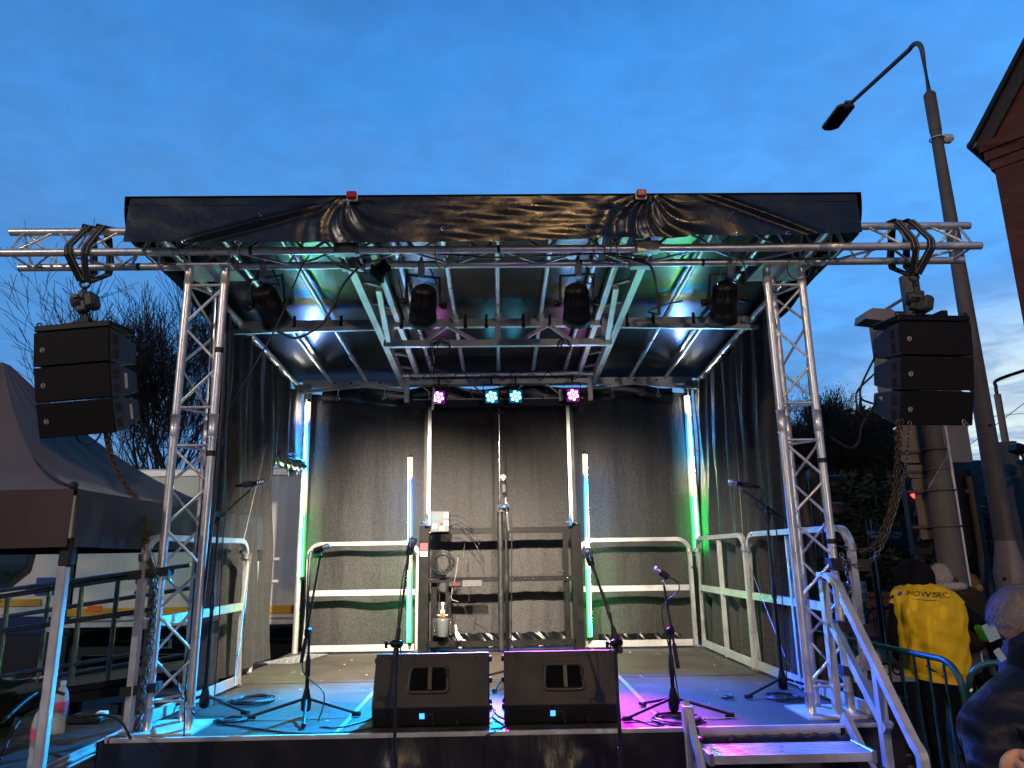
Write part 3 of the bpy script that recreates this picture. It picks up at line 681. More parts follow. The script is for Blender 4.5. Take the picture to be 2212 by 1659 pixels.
# ------------------------------------------------------------------ LED tubes
WH, BL, CYN, YE, GR = (1, .92, .7), (.03, .14, 1), (.06, .6, 1), (.8, .68, .36), (.02, .62, .1)
def tube_light(label, p0, p1, stops, es=1.3):
    p0, p1 = V(p0), V(p1); nm = 'led_'+str(len(MAT)); led_mat(nm, p0.z, p1.z, stops, es)
    t = thing('led_tube', label, 'light tube', p0, 'upright colour-changing light tubes'); d = (p1-p0).normalized()
    b = MB(); b.tube(p0+d*.03, p1-d*.03, .022, n=16); b.build('glowing_tube', nm, t)
    sx = 1 if p0.x > 0 else -1
    led_mat(nm+'_core', p0.z, p1.z, stops, 15); o_ = V((0, -.018, 0))
    b = MB(); b.tube(p0+d*.035+o_, p1-d*.035+o_, .006, n=10); b.build('bright_core', nm+'_core', t)
    led_mat(nm+'_strip', p0.z, p1.z, stops, 360 if abs(p0.x) > 1.5 else 170); o_ = V((sx*.021, .004, 0))
    b = MB(); b.tube(p0+d*.035+o_, p1-d*.035+o_, .006, n=8); b.build('led_strip', nm+'_strip', t)
    n_ = 7 if abs(p0.x) > 1.5 else 5
    for k in range(n_):         # the part of the tube's light that goes up to the roof
        f = (k+.5)/n_; i = max(j for j in range(len(stops)) if stops[j][0] <= f); q = p0+(p1-p0)*f+V((0, -.03, 0))
        l = add_light('tube_uplight', 'SPOT', tuple(q), 26 if abs(p0.x) > 1.5 else 14, tuple(c*(.4 if min(stops[i][1]) > .3 else (.6 if stops[i][1][1] > stops[i][1][2] else (1.4 if c == 1 else .6))) for c in stops[i][1]), aim=(p0.x*.85, 5.3, 3.9), angle=75, blend=1, size=.02); l.parent = t; l.location = q-p0
    for p, q in ((p0, p0+d*.035), (p1-d*.035, p1)):
        b = MB(); b.tube(p, q, .0165, n=12); b.build('end_cap', 'black_plastic', t)
    for f in (.06, .95):
        b = MB(); p = p0+(p1-p0)*f; b.tube(p-d*.008, p+d*.008, .018, n=12); b.build('mounting_ring', 'black_plastic', t)
st_tall = [(0, GR), (.34, GR), (.4, YE), (.5, (.8, .85, .6)), (.6, CYN), (.78, (.05, .4, 1)), (.86, BL), (.9, WH), (1, WH)]
st_low = [(0, GR), (.36, (.06, 1, .3)), (.43, YE), (.5, YE), (.54, CYN), (.72, (.06, .45, 1)), (.86, BL), (.89, WH), (1, WH)]
tube_light('tall glowing tube on the rear left corner post, white over blue over green', (-2.045, 7.69, 1.52), (-2.07, 7.69, 3.42), st_tall)
tube_light('tall glowing tube on the rear right corner post, white over blue over green', (2.035, 7.69, 1.72), (2.06, 7.69, 3.44), st_tall)
tube_light('shorter glowing tube standing left of the black rear frame, white to green', (-.915, 7.6, .87), (-.94, 7.6, 2.79), st_low)
tube_light('shorter glowing tube standing right of the black rear frame, white to green', (.885, 7.6, .89), (.905, 7.6, 2.8), st_low)

# ------------------------------------------------------------------ LED pars over the backdrop
def led_par(px, py, kind, label, aim, energy, ang, bc=None):
    p = at(px, py, 7.2); t = thing('led_par', label, 'stage light', p, 'small LED stage lights on the rear bar')
    d = (V(aim)-p).normalized(); cam_d = V((0, -1, -.22)).normalized(); x, y = frame(cam_d); R = Matrix((x, y, cam_d)).transposed()
    b = MB(); b.bbox(p-cam_d*.05, (.155, .155, .09), .02, R); b.build('housing', 'black_plastic', t)
    b = MB(); b.bbox(p+cam_d*.001, (.13, .13, .014), .006, R); b.build('lens_plate', kind+'_lens', t)
    rot = .3
    for k in range(7):
        q = p+cam_d*.009 if k == 6 else p+cam_d*.009+(x*cos(k*pi/3+rot)+y*sin(k*pi/3+rot))*.042
        b = MB(); b.lathe([(.0155, 0), (.0155, .004), (.01, .008)], q, cam_d, 14); b.build('led', kind+'_led', t)
    b = MB(); b.path([p-cam_d*.05+x*.085, p-cam_d*.05+x*.085+V((0, 0, .13)), p-cam_d*.05-x*.085+V((0, 0, .13)), p-cam_d*.05-x*.085], .008, 4, square=True)
    b.tube(p-cam_d*.05+V((0, 0, .13)), p-cam_d*.05+V((0, .02, .22)), .01); b.build('yoke', 'steel_dark', t)
    l = add_light('par_beam', 'SPOT', tuple(p+cam_d*.03), energy, bc or {'mag': (.85, .02, 1), 'cyan': (.0, .36, 1)}[kind], aim=tuple(V(aim)), angle=ang, blend=.75, size=.05)
    l.parent = t; l.location = cam_d*.03
    return t
led_par(947, 858, 'mag', 'leftmost small LED light on the rear bar, glowing magenta', (.0, 4.45, .8), 2200, 24)
led_par(1062, 857, 'cyan', 'left one of the two cyan LED lights on the rear bar', (-1.15, 4.6, .8), 8500, 46)
led_par(1114, 856, 'cyan', 'right one of the two cyan LED lights on the rear bar', (1.25, 4.65, .8), 5600, 48, (.03, .13, 1))
led_par(1238, 853, 'mag', 'rightmost small LED light on the rear bar, glowing magenta', (.5, 4.45, .8), 3000, 30)

# ------------------------------------------------------------------ theatre lamps on the front truss
def truss_lamp(top, body, aim, label, tilt_lab='', beam=None, scale=1):
    t = thing('stage_lamp', label, 'stage light', top, 'black stage lamps hanging from the front truss')
    c = V(body)+V((0, 0, .03)); d = (V(aim)-c).normalized(); X = V((1, 0, 0)); X = (X-d*X.dot(d)).normalized(); s = scale
    b = MB(); b.lathe([(.02, -.13), (.05, -.128), (.07, -.115), (.075, -.1), (.077, -.04), (.088, -.03), (.09, .02), (.09, .08), (.096, .085), (.098, .15), (.09, .15), (.085, .1)], c, d, 22)
    b.build('housing', 'black_plastic', t)
    b = MB()
    for k in range(14):
        a = 2*pi*k/14; y = d.cross(X); q = c+(X*cos(a)+y*sin(a))*.083; b.obox(q-d*.07-(X*cos(a)+y*sin(a))*.007, d*.028, (X*cos(a)+y*sin(a))*.006, (-X*sin(a)+y*cos(a))*.003)
    b.build('cooling_fins', 'black_plastic', t)
    b = MB(); b.lathe([(.08, .12), (.05, .13), (0.001, .135)], c, d, 18, cap=False); b.build('lens', 'glass_dark', t)
    ytop = V((c.x, top[1], top[2]-.07))
    b = MB(); b.path([c+X*.112, V((c.x, 0, 0))*0+c+X*.112+V((0, (ytop.y-c.y)*.9, ytop.z-c.z)), c-X*.112+V((0, (ytop.y-c.y)*.9, ytop.z-c.z)), c-X*.112], .013, 4, square=True); b.build('yoke', 'steel_dark', t)
    for sg in (-1, 1):
        b = MB(); b.lathe([(.006, .1), (.012, .11), (.026, .13), (.026, .155), (.01, .16)], c, X*sg, 12); b.build('tilt_knob', 'black_plastic', t)
    b = MB(); b.box(V(top)-V((0, 0, .04)), (.04, .05, .1)); b.torus(V(top)+V((0, 0, .02)), .034, .01, Matrix.Rotation(pi/2, 3, 'Y'), 14, 6); b.build('hook_clamp', 'galv', t)
    b = MB(); b.path(smooth_pts([V(top)+V((.05, 0, 0)), V(top)+V((.1, .02, -.12)), c+V((.05, -.02, .14)), c-d*.16]), .005, 6); b.build('lamp_cable', 'cable', t)
    b = MB(); b.path(smooth_pts([V(top)+V((-.04, 0, 0)), V(top)+V((-.09, .02, -.16)), c+V((-.03, -.02, .12)), c-d*.12+X*.03]), .0025, 5); b.build('safety_wire', 'chrome', t)
    if beam:
        l = add_light('lamp_beam', 'SPOT', tuple(c+d*.17), beam[0], beam[1], aim=tuple(aim), angle=beam[2], blend=beam[3], size=.06); l.parent = t; l.location = c+d*.17-V(top)
warm = (1, .85, .66)
truss_lamp((-1.56, 4.52, 3.64), (-1.545, 4.62, 3.38), (-.9, 7.5, .9), 'leftmost black stage lamp under the front truss, aimed down at the stage', beam=(10, warm, 60, 1))
truss_lamp((-.51, 4.52, 3.64), (-.5, 4.6, 3.37), (-1.05, 7.8, .4), 'second black stage lamp from the left under the front truss', beam=(2700, warm, 84, 1))
truss_lamp((.545, 4.52, 3.64), (.535, 4.6, 3.37), (.8, 7.7, .6), 'second black stage lamp from the right under the front truss, cable loop under it', beam=(1150, warm, 84, 1))
truss_lamp((1.57, 4.52, 3.64), (1.55, 4.62, 3.38), (1.9, 6.9, .8), 'rightmost black stage lamp under the front truss, turned to the right')
def coil(b, c, A, R, r, n, seed=0, wob=.2):
    q = random.Random(seed); pts = []
    for k in range(n):
        e = q.uniform(1-wob, 1+wob); f = q.uniform(1-wob, 1+wob); ox, oy = q.uniform(-1, 1)*R*.12, q.uniform(-1, 1)*R*.12
        for j in range(16):
            a = 2*pi*j/16; pts.append(V(c)+A@V((ox+R*e*cos(a), oy+R*f*sin(a), q.uniform(0, .006)+k*.0015)))
    b.path(pts, r, 5)
AF = RX90
for (x, y, z), s in (((-.49, 5.0, 3.13), 3), ((.56, 5.0, 3.12), 4)):
    b = MB(); coil(b, (x, y+.85, z+.33), AF, .062, .0028, 5, s, .45); b.path(smooth_pts([(x, y+.85, z+.4), (x-.05, y+.86, z+.28), (x-.12, y+.84, z+.2), (x-.09, y+.84, z+.3)]), .004, 5)
    b.build('cable_coil', 'cable', None, label='small coil of black cable hanging from the lower crossbar on the %s' % ('left' if x < 0 else 'right'), cat='cable', group='cable coils on the crossbar')
# small floodlight clipped to the truss
t = thing('small_floodlight', 'small black floodlight hanging crooked under the truss left of centre', 'floodlight', at(820, 570, 4.5))
R = Matrix.Rotation(.7, 3, 'Y')@Matrix.Rotation(-.4, 3, 'X'); c = at(826, 580, 4.5)
b = MB(); b.bbox(c, (.09, .06, .1), .015, R); b.build('housing', 'black_plastic', t)
b = MB(); b.bbox(c+R@V((.01, 0, -.06)), (.12, .09, .02), .006, R); b.build('hood', 'black_plastic', t)
b = MB(); b.path([c+R@V((-.05, 0, 0)), c+R@V((-.05, 0, .1)), c+R@V((.05, 0, .1)), c+R@V((.05, 0, 0))], .006, 4, square=True); b.build('bracket', 'steel_dark', t)

# ------------------------------------------------------------------ loose cables aloft
def cable(pts, r=.006, label='', m='cable', grp=None, k=8, name='cable'):
    b = MB(); b.path(smooth_pts(pts, k), r, 6); return b.build(name, m, None, label=label, cat='cable', group=grp)
P = lambda x, y, Y: at(x, y, Y)
cable([P(700, 548, 4.25), P(735, 575, 4.22), P(790, 590, 4.25), P(770, 560, 4.3), P(850, 545, 4.35), P(1000, 552, 4.35), P(1076, 556, 4.3), P(1300, 548, 4.35), P(1400, 556, 4.3)], .006, 'long black cable lying along the front truss from left to centre')
cable([P(790, 562, 4.5), P(745, 610, 4.45), P(715, 670, 4.45), P(690, 705, 4.45), P(640, 730, 4.5), P(600, 716, 4.55)], .009, 'thick black cable looping from the truss down to the leftmost lamp')
cable([P(668, 552, 4.25), P(650, 580, 4.3), P(625, 640, 4.35), P(600, 700, 4.4), P(545, 800, 4.45), P(498, 880, 4.5), P(480, 960, 4.5)], .006, 'black cable running from the truss diagonally down to the left tower')
cable([P(1305, 548, 4.3), P(1380, 565, 4.4), P(1410, 585, 4.4), P(1425, 680, 4.45)], .008, 'black cable feeding the second lamp from the right')
cable([P(1425, 680, 4.5), P(1400, 672, 4.48), P(1450, 655, 4.4), P(1475, 650, 4.35)], .006, 'short black cable between lamp and truss right of centre')
cable([P(860, 600, 4.6), P(885, 700, 5.0), P(925, 740, 5.7), P(938, 780, 6.2), P(930, 790, 6.3), P(950, 800, 6.4), P(1000, 808, 6.6)], .005, 'thin black cable hanging along the left main roof beam')
for i, (xa, xb, s) in enumerate(((-.95, -.3, 1), (-.3, .3, 2), (.3, .95, 3))):
    q = random.Random(s); pts = [V((xa+(xb-xa)*k/9, 7.32+q.uniform(-.03, .03), 3.57+q.uniform(-.06, .05))) for k in range(10)]
    cable(pts, .005, ['tangled black cable on the left part of the rear lighting pipe', 'tangled black cable on the middle of the rear lighting pipe', 'tangled black cable on the right part of the rear lighting pipe'][i], grp='cables on the rear lighting pipe', k=5)
t = thing('whip_aerial', 'thin white rod clipped beside the leftmost magenta light', 'aerial', P(935, 880, 7.1))
b = MB(); b.tube(P(934, 885, 7.1), P(937, 838, 7.1), .012, n=8); b.build('handle', 'white_plastic', t)
b = MB(); b.tube(P(937, 838, 7.1), P(935, 740, 7.1), .003, n=5); b.build('wire', 'cable', t)

# ------------------------------------------------------------------ boxes on the rear frame
t = thing('dimmer_box', 'grey control box with blue dot and white sockets on top of the black rear frame', 'control box', (-.6, 7.5, 2.02))
c = P(951, 1127, 7.5)
b = MB(); b.bbox(c, (.19, .1, .21), .006); b.build('case', 'grey_box', t)
b = MB(); b.lathe([(.026, 0), (.026, .006)], c+V((-.04, -.05, .04)), (0, -1, 0), 16); b.build('dot', 'blue_paint', t)
for dx, dz in ((-.05, -.05), (.065, .06), (.065, -.02), (.02, -.07)):
    b = MB(); b.bbox(c+V((dx, -.055, dz)), (.045, .012, .05), .004); b.build('socket', 'white_plastic', t)
b = MB(); b.box(c+V((.02, -.052, -.03)), (.03, .01, .03)); b.build('switch', 'rubber', t)
for k, s in enumerate((11, 12, 13)):
    q = random.Random(s); o = c+V((.1, -.02, .06-.05*k)); pts = [o]
    for j in range(6): pts.append(o+V((.05+.05*j, q.uniform(-.04, .02), -.02*j*j*.5+q.uniform(-.02, .02))))
    cable(pts, .004, 'thin black cable curling off the dimmer box, %s one' % ['top', 'middle', 'bottom'][k], grp='cables leaving the dimmer box')
for sx, px in ((-1, 922), (1, 1232)):
    t = thing('ratchet_buckle', 'blue and chrome winch buckle on the %s mast' % ('left' if sx < 0 else 'right'), 'buckle', P(px, 1128, 7.48), 'winch buckles on the masts'); c = P(px, 1128, 7.48)
    b = MB(); b.bbox(c, (.035, .04, .08), .008); b.build('body', 'blue_paint', t)
    b = MB(); b.tube(c+V((-.055, -.01, 0)), c+V((.055, -.01, 0)), .008, n=8); b.ball(c+V((-.055, -.01, 0)), .014); b.ball(c+V((.055, -.01, 0)), .014); b.box(c+V((.0, -.01, .06)), (.03, .02, .04)); b.build('handle', 'chrome', t)
b = MB(); coil(b, P(957, 1215, 7.42), AF@Matrix.Rotation(.3, 3, 'X'), .095, .0045, 12, 5, .35)
b.build('cable_coil', 'cable', None, label='large messy coil of black cable hanging on the left of the rear frame', cat='cable')
for k, (pts, lab) in enumerate((([P(1004, 1170, 7.5), P(1002, 1210, 7.45), P(1018, 1255, 7.45), P(1012, 1300, 7.45)], 'thin cable dropping behind the frame left of the centre post'),
    ([P(990, 1200, 7.5), P(985, 1240, 7.48), P(975, 1290, 7.45), P(990, 1300, 7.44)], 'thin grey cable crossing the frame under the coil'),
    ([P(995, 1300, 7.44), P(1020, 1340, 7.44), P(1050, 1360, 7.5), P(1075, 1385, 7.5)], 'thin cable sloping down towards the centre post foot'),
    ([P(975, 1282, 7.44), P(955, 1330, 7.42), P(965, 1370, 7.42), P(980, 1392, 7.42)], 'cable running down beside the hydraulic pump'),
    ([P(945, 1265, 7.45), P(950, 1300, 7.45), P(940, 1330, 7.45)], 'short cable above the hydraulic pump'))):
    cable(pts, .0035, lab, 'cable_grey' if k in (1,) else 'cable')
t = thing('power_strip', 'black and grey socket strip with red switch on the rear frame', 'socket strip', P(1000, 1262, 7.46)); c = P(983, 1262, 7.46)
b = MB(); b.bbox(c, (.14, .05, .05), .01); b.build('adaptor', 'rubber', t)
b = MB(); b.bbox(c+V((.17, 0, .005)), (.2, .04, .065), .006); b.build('case', 'grey_box', t)
b = MB(); b.bbox(c+V((0, -.028, 0)), (.025, .012, .03), .003); b.build('switch', 'red_plastic', t)
b = MB()
for dx in (.11, .17, .23):
    for a, z in ((0, .012), (-.008, -.006), (.008, -.006)): b.box(c+V((dx+a, -.0215, z+.003)), (.006, .004, .005))
b.build('socket_hole', 'rubber', t)
t = thing('hydraulic_pump', 'grey plastic hydraulic tank with an orange collar at the foot of the rear frame', 'pump', P(956, 1375, 7.48)); c = P(956, 1375, 7.46)
b = MB(); b.lathe([(.05, 0), (.056, .01), (.062, .15), (.06, .17), (.03, .175)], c, (0, 0, 1), 20); b.build('tank', 'oil_tank', t)
b = MB(); b.lathe([(.02, .18), (.027, .19), (.027, .215), (.02, .225)], c, (0, 0, 1), 14); b.build('collar', 'orange_plastic', t)
b = MB(); b.lathe([(.022, .225), (.022, .25), (.01, .252), (.006, .3)], c, (0, 0, 1), 12); b.box(c+V((0, 0, .31)), (.025, .01, .025)); b.tube(c+V((-.05, 0, .2)), c+V((.05, 0, .2)), .007); b.build('valve', 'white_plastic', t)
b = MB(); b.box(c+V((-.075, .03, .09)), (.05, .012, .16)); b.box(c+V((.075, .03, .09)), (.03, .012, .16)); b.build('mounting_plate', 'steel_dark', t)
for dx in (-.08, .075):
    for dz in (.05, .13):
        b = MB(); b.ball(c+V((dx, .015, dz)), .01, 8, 6); b.build('bolt', 'chrome', t)
b = MB(); b.ball(P(989, 1374, 7.4), (.022, .02, .05), R=Matrix.Rotation(-.3, 3, 'Y')); b.tube(P(984, 1350, 7.41), P(986, 1362, 7.41), .01)
b.build('cable_plug', 'white_plastic', None, label='white plug lying at the foot of the rear frame beside the pump', cat='plug')
b = MB()
pts = [atz(577, 1440, .803), atz(640, 1405, .803), atz(693, 1408, .803), atz(642, 1448, .803)]
pts = [V((-2.25, 6.95, .83)), V((-1.95, 7.6, .812)), V((-1.72, 7.55, .812)), V((-1.86, 6.98, .812))]
b.prism([V((p.x, p.y, .812)) for p in pts], (0, 0, -.008))
rr = random.Random(2)
cc = b.build('ramp_plate', 'galv', None, label='chequer plate flap lying at the rear left corner of the deck', cat='metal plate')
b = MB()
for i in range(13):
    for j in range(13):
        u, v = (i+.5)/13, (j+.5)/13; p = (V((pts[0].x, pts[0].y, .813))*(1-u)+V((pts[3].x, pts[3].y, .813))*u)*(1-v)+(V((pts[1].x, pts[1].y, .813))*(1-u)+V((pts[2].x, pts[2].y, .813))*u)*v
        a = .7 if (i+j) % 2 else -.7; b.obox(p, V((cos(a), sin(a), 0))*.013, V((-sin(a), cos(a), 0))*.003, (0, 0, .0015))
b.build('tread_pattern', 'alu', cc)

# ------------------------------------------------------------------ monitors
def monitor(x0, x1, y0, label, rz, hx):
    cx = (x0+x1)/2; t = thing('floor_monitor', label, 'monitor speaker', (cx, y0+.25, SZ), 'wedge monitor speakers on the front edge of the deck')
    w = x1-x0; R = Matrix.Rotation(rz, 3, 'Z'); o = V((cx, y0, SZ)); T = lambda x, y, z: o+R@V((x, y, z))
    prof = [(.05, .004), (0, .115), (.14, .385), (.27, .37), (.56, .06), (.54, .004)]   # y, z side profile
    def body(b, a, c_, ins=0): b.prism([T(a, y, z) for y, z in prof], R@V((c_-a, 0, 0)))
    b = MB(); body(b, -w/2, w/2); o_ = b.build('cabinet', 'monitor_black', t); q = o_.modifiers.new('b', 'BEVEL'); q.width = .008; q.segments = 2
    # back handle: framed recess on the face between (0,.115) and (.14,.385)
    f0, f1 = V((0, 0, .115)), V((0, .14, .385)); fd = (f1-f0).normalized(); fn = V((0, -fd.z, fd.y)); fc = (f0+f1)/2+fn*.001
    Fp = lambda u, v, h=0: o+R@(V((u, 0, 0))+fc+fd*v+fn*h)
    ring = []
    def rr_(W, H, r, n=5):
        pts = []
        for sx, sy, a0 in ((1, 1, 0), (-1, 1, pi/2), (-1, -1, pi), (1, -1, 3*pi/2)):
            pts += [(sx*(W-r)+r*cos(a0+pi/2*i/n), sy*(H-r)+r*sin(a0+pi/2*i/n)) for i in range(n+1)]
        return pts
    b = MB(); b.path([Fp(hx+u*(1-.05*(v/.07)), v, .003) for u, v in rr_(.11, .072, .025)], .011, 6, closed=True); b.build('handle_frame', 'monitor_trim', t)
    b = MB(); b.prism([Fp(hx+u, v, .004) for u, v in rr_(.102, .064, .018)], R@(-fn*.003)); b.build('handle_recess', 'void_black', t)
    b = MB(); b.obox(Fp(hx+.01, 0, .012), R@V((.011, 0, 0)), R@(fd*.062), R@(fn*.007)); b.build('handle_bar', 'monitor_trim', t)
    b = MB()
    for u in (-.25, -.12, 0, .12, .25): b.ball(Fp(u, .125, .001), .006, 8, 6)
    b.build('screw', 'steel_dark', t)
    # amp panel on the lower face
    g0, g1 = V((0, .05, .004)), V((0, 0, .115)); gd = (g1-g0).normalized(); gn = V((0, -gd.z, gd.y)); gc = (g0+g1)/2
    G = lambda u, v, h=0: o+R@(V((u, 0, 0))+gc+gd*v+gn*h)
    b = MB(); b.obox(G(.06, 0, .002), R@V((.2, 0, 0)), R@(gd*.045), R@(gn*.003)); b.build('amp_panel', 'rubber', t)
    b = MB(); b.obox(G(-.05, .01, .007), R@V((.014, 0, 0)), R@(gd*.016), R@(gn*.002)); b.build('display', 'lcd', t)
    b = MB()
    for u, v in ((-.02, .02), (-.005, .02), (.01, .02), (-.02, 0), (.01, -.005)): b.lathe([(.005, 0), (.005, .006)], G(u, v, .005), R@gn, 8)
    b.build('knob', 'grey_box', t)
    for k, u in enumerate((.015, .15)):
        b = MB(); p = G(u, -.02, .01); b.tube(p, p+R@V((0, -.03, -.004)), .009); b.path(smooth_pts([p+R@V((0, -.03, -.004)), p+R@V((-.01, -.07, -.02)), V((p.x-.08-.12*k, y0-.075, SZ+.012)), V((p.x-.2, y0-.06+.02*k, SZ+.006))]), .004, 6); b.build('plug_cable', 'cable', t)
    for sg in (-1, 1):
        for y, z in ((.2, .34), (.33, .2), (.3, .05), (.48, .05)):
            b = MB(); b.lathe([(.018, 0), (.018, .012), (.01, .016)], T(sg*w/2, y, z), R@V((sg, 0, 0)), 10); b.build('rubber_foot', 'rubber', t)
    return t
monitor(-.735, -.07, 4.36, 'black wedge monitor speaker left of centre, handle in the middle of its back', radians(1), -.02)
monitor(.01, .665, 4.37, 'black wedge monitor speaker right of centre, beside the purple light patch', radians(-1), .02)

# ------------------------------------------------------------------ microphone stands
def mic_stand(label, base, zclamp, b0, b1, legs=(0, 2.1, 4.2), grip=.14, ll=.33, bm='steel_dark'):
    base = V(base); z0 = base.z; t = thing('microphone_stand', label, 'microphone stand', base, 'boom microphone stands')
    hub = base+V((0, 0, .13)); top = V((base.x, base.y, zclamp))
    b = MB(); b.lathe([(.018, 0), (.03, .01), (.033, .06), (.022, .1), (.016, .13)], base+V((0, 0, .03)), (0, 0, 1), 12); b.build('tripod_hub', 'black_plastic', t)
    for a in legs:
        d = V((cos(a), sin(a), 0)); b = MB(); b.tube(base+V((0, 0, .1))+d*.02, base+d*ll+V((0, 0, .018)), .009, n=8)
        g = b.build('leg', 'rubber', t)
        b = MB(); e = base+d*ll+V((0, 0, .018)); b.tube(e-d*.04, e+d*.012, .014, n=8); b.build('rubber_foot', 'rubber', g)
    zm = z0+(zclamp-z0)*.55
    b = MB(); b.tube(base+V((0, 0, .12)), V((base.x, base.y, zm)), .012, n=12); b.build('lower_tube', 'black_plastic', t)
    b = MB(); b.tube(V((base.x, base.y, zm)), top, .0085, n=10); b.build('upper_tube', 'steel_dark', t)
    b = MB(); b.lathe([(.013, 0), (.017, .01), (.016, .09), (.011, .12)], V((base.x, base.y, zm-.04)), (0, 0, 1), 12); b.build('clutch', 'rubber', t)
    b0, b1 = V(b0), V(b1); d = (b1-b0).normalized()
    b = MB(); b.tube(b0, b1, .007, n=10); b.build('boom', bm, t)
    b = MB(); b.tube(b0-d*.0, b0+d*grip, .012, n=10); b.build('boom_grip', 'rubber', t)
    cl = b0+(b1-b0)*max(0, min(1, (top-b0).dot(d)/(b1-b0).length)); x = d.cross(V((0, 0, 1))).normalized()
    b = MB(); b.lathe([(.015, -.03), (.02, -.02), (.02, .02), (.015, .03)], (top+cl)/2, x, 12); b.tube(top-V((0, 0, .05)), cl, .012); b.tube(cl-d*.03, cl+d*.03, .013); b.build('boom_clamp', 'black_plastic', t)
    b = MB(); b.tube((top+cl)/2, (top+cl)/2-x*.055, .006); b.box((top+cl)/2-x*.06+V((0, 0, -.005)), (.015, .012, .035)); b.build('clamp_knob', 'black_plastic', t)
    b = MB(); b.tube(b1, b1+d*.03, .006); b.build('mic_thread', 'chrome', t)
    return t
def microphone(label, tail, ball, pencil=False, m='black_plastic', cab=None):
    tail, ball = V(tail), V(ball); d = (ball-tail).normalized(); Ln = (ball-tail).length
    t = thing('microphone', label, 'microphone', tail, 'microphones on the boom stands')
    b = MB(); b.lathe([(.010, 0), (.012, .02), (.0175, Ln-.04), (.019, Ln-.028)], tail, d, 14); b.build('handle', m, t)
    b = MB(); b.lathe([(.02, Ln-.034), (.024, Ln-.026), (.021, Ln-.016)] if not pencil else [(.019, Ln-.03), (.02, Ln-.01)], tail, d, 14, cap=False); b.build('collar', 'chrome', t)
    b = MB()
    if pencil: b.lathe([(.02, Ln-.02), (.021, Ln+.02), (.014, Ln+.03), (.0, Ln+.032)], tail, d, 14, cap=False)
    else: b.ball(ball, .026, 16, 12)
    b.build('grille', 'mic_grille', t)
    b = MB(); mm = tail+d*Ln*.45; b.tube(mm-d*.03, mm+d*.03, .021, n=12); b.build('clip', 'rubber', t)
    if cab:
        b = MB(); b.path(smooth_pts([tail]+[V(q) for q in cab], 8), .004, 6); b.build('mic_cable', 'cable', t)
Y1 = 4.95
p = atz(440, 1540, SZ); cz = at(470, 1121, p.y).z
mic_stand('tall boom stand on the left side of the deck beside the truss tower', p, cz, at(450, 1140, p.y), at(541, 1058, p.y+.05), legs=(-.35, 1.6, 3.5))
microphone('microphone on the tall stand at far left, pointing right', at(509, 1050, p.y+.02), at(567, 1042, p.y+.05), cab=[at(503, 1062, p.y), at(485, 1130, p.y-.02), at(478, 1250, p.y-.03), at(470, 1400, p.y-.05), at(462, 1525, p.y-.1)])
p = atz(660, 1548, SZ); cz = at(668, 1363, p.y).z
mic_stand('low boom stand with blue light on its legs on the left half of the deck', p, cz, at(651, 1431, p.y), at(692, 1200, p.y), legs=(-.1, -1.35, 3.35))
microphone('short microphone on the low stand in front of the left back rail', at(676, 1192, p.y), at(704, 1182, p.y), pencil=True, m='galv', cab=[at(668, 1198, p.y), at(664, 1260, p.y), at(660, 1370, p.y), at(655, 1450, p.y), at(700, 1500, p.y-.1), at(680, 1580, p.y-.12)])
gx = at(857, 1391, 3.92)
mic_stand('black boom stand standing on the ground in front of the left monitor', (gx.x, 3.92, 0), gx.z, at(853, 1419, 3.9), at(886, 1180, 4.05), legs=(.5, 2.6, 4.7))
microphone('microphone seen end-on in front of the left middle light tube', at(882, 1200, 4.2), at(891, 1170, 4.1), cab=[at(868, 1260, 4.15), at(860, 1350, 4.05), at(866, 1420, 3.95), at(858, 1500, 3.88), at(853, 1640, 3.88)])
p = V((.045, 5.7, SZ)); 
mic_stand('centre boom stand behind the gap of the monitors, purple light on its boom', p, at(1094, 1098, 5.7).z, at(1099, 1147, 5.66), at(1089, 1050, 5.72), legs=(.2, 2.3, 4.4), bm='galv')
microphone('microphone at centre stage with its round head up', at(1090, 1075, 5.68), at(1087, 1032, 5.68), cab=[at(1104, 1120, 5.66), at(1105, 1300, 5.66), at(1104, 1420, 5.66), at(1108, 1475, 5.6)])
gx = at(1325, 1390, 3.95)
mic_stand('black boom stand on the ground in front of the right monitor', (gx.x+.01, 3.95, 0), gx.z, at(1342, 1410, 3.93), at(1277, 1212, 4.15), legs=(.3, 2.4, 4.5))
microphone('microphone in front of the right middle light tube', at(1279, 1225, 4.2), at(1269, 1192, 4.18), cab=[at(1320, 1330, 4.1), at(1318, 1420, 3.98), at(1335, 1500, 3.9), at(1345, 1640, 3.9)])
p = atz(1457, 1548, SZ); cz = at(1444, 1380, p.y).z
mic_stand('low boom stand behind the short stair rail on the right half of the deck', p, at(1446, 1362, p.y).z, at(1465, 1444, p.y-.01), at(1434, 1262, p.y+.02), legs=(-.2, 2.0, 3.5))
microphone('microphone on the low right stand, pointing up to the left', at(1443, 1247, p.y), at(1424, 1234, p.y), pencil=True, m='galv', cab=[at(1462, 1256, p.y), at(1466, 1275, p.y), at(1440, 1300, p.y), at(1430, 1330, p.y), at(1455, 1440, p.y-.02), at(1468, 1520, p.y-.05)])
p = V(atz(1693, 1500, SZ)); p.x = min(p.x, 1.93)
mic_stand('tall boom stand on the right of the deck beside the truss tower', p, at(1660, 1112, p.y).z, at(1704, 1130, p.y), at(1604, 1058, p.y), legs=(3.6, -.4, 1.3))
microphone('microphone on the tall right stand, pointing left at the curtain', at(1640, 1053, p.y), at(1581, 1042, p.y), cab=[at(1650, 1062, p.y), at(1645, 1078, p.y), at(1632, 1085, p.y), at(1640, 1100, p.y), at(1672, 1120, p.y), at(1690, 1300, p.y), at(1700, 1480, p.y)])
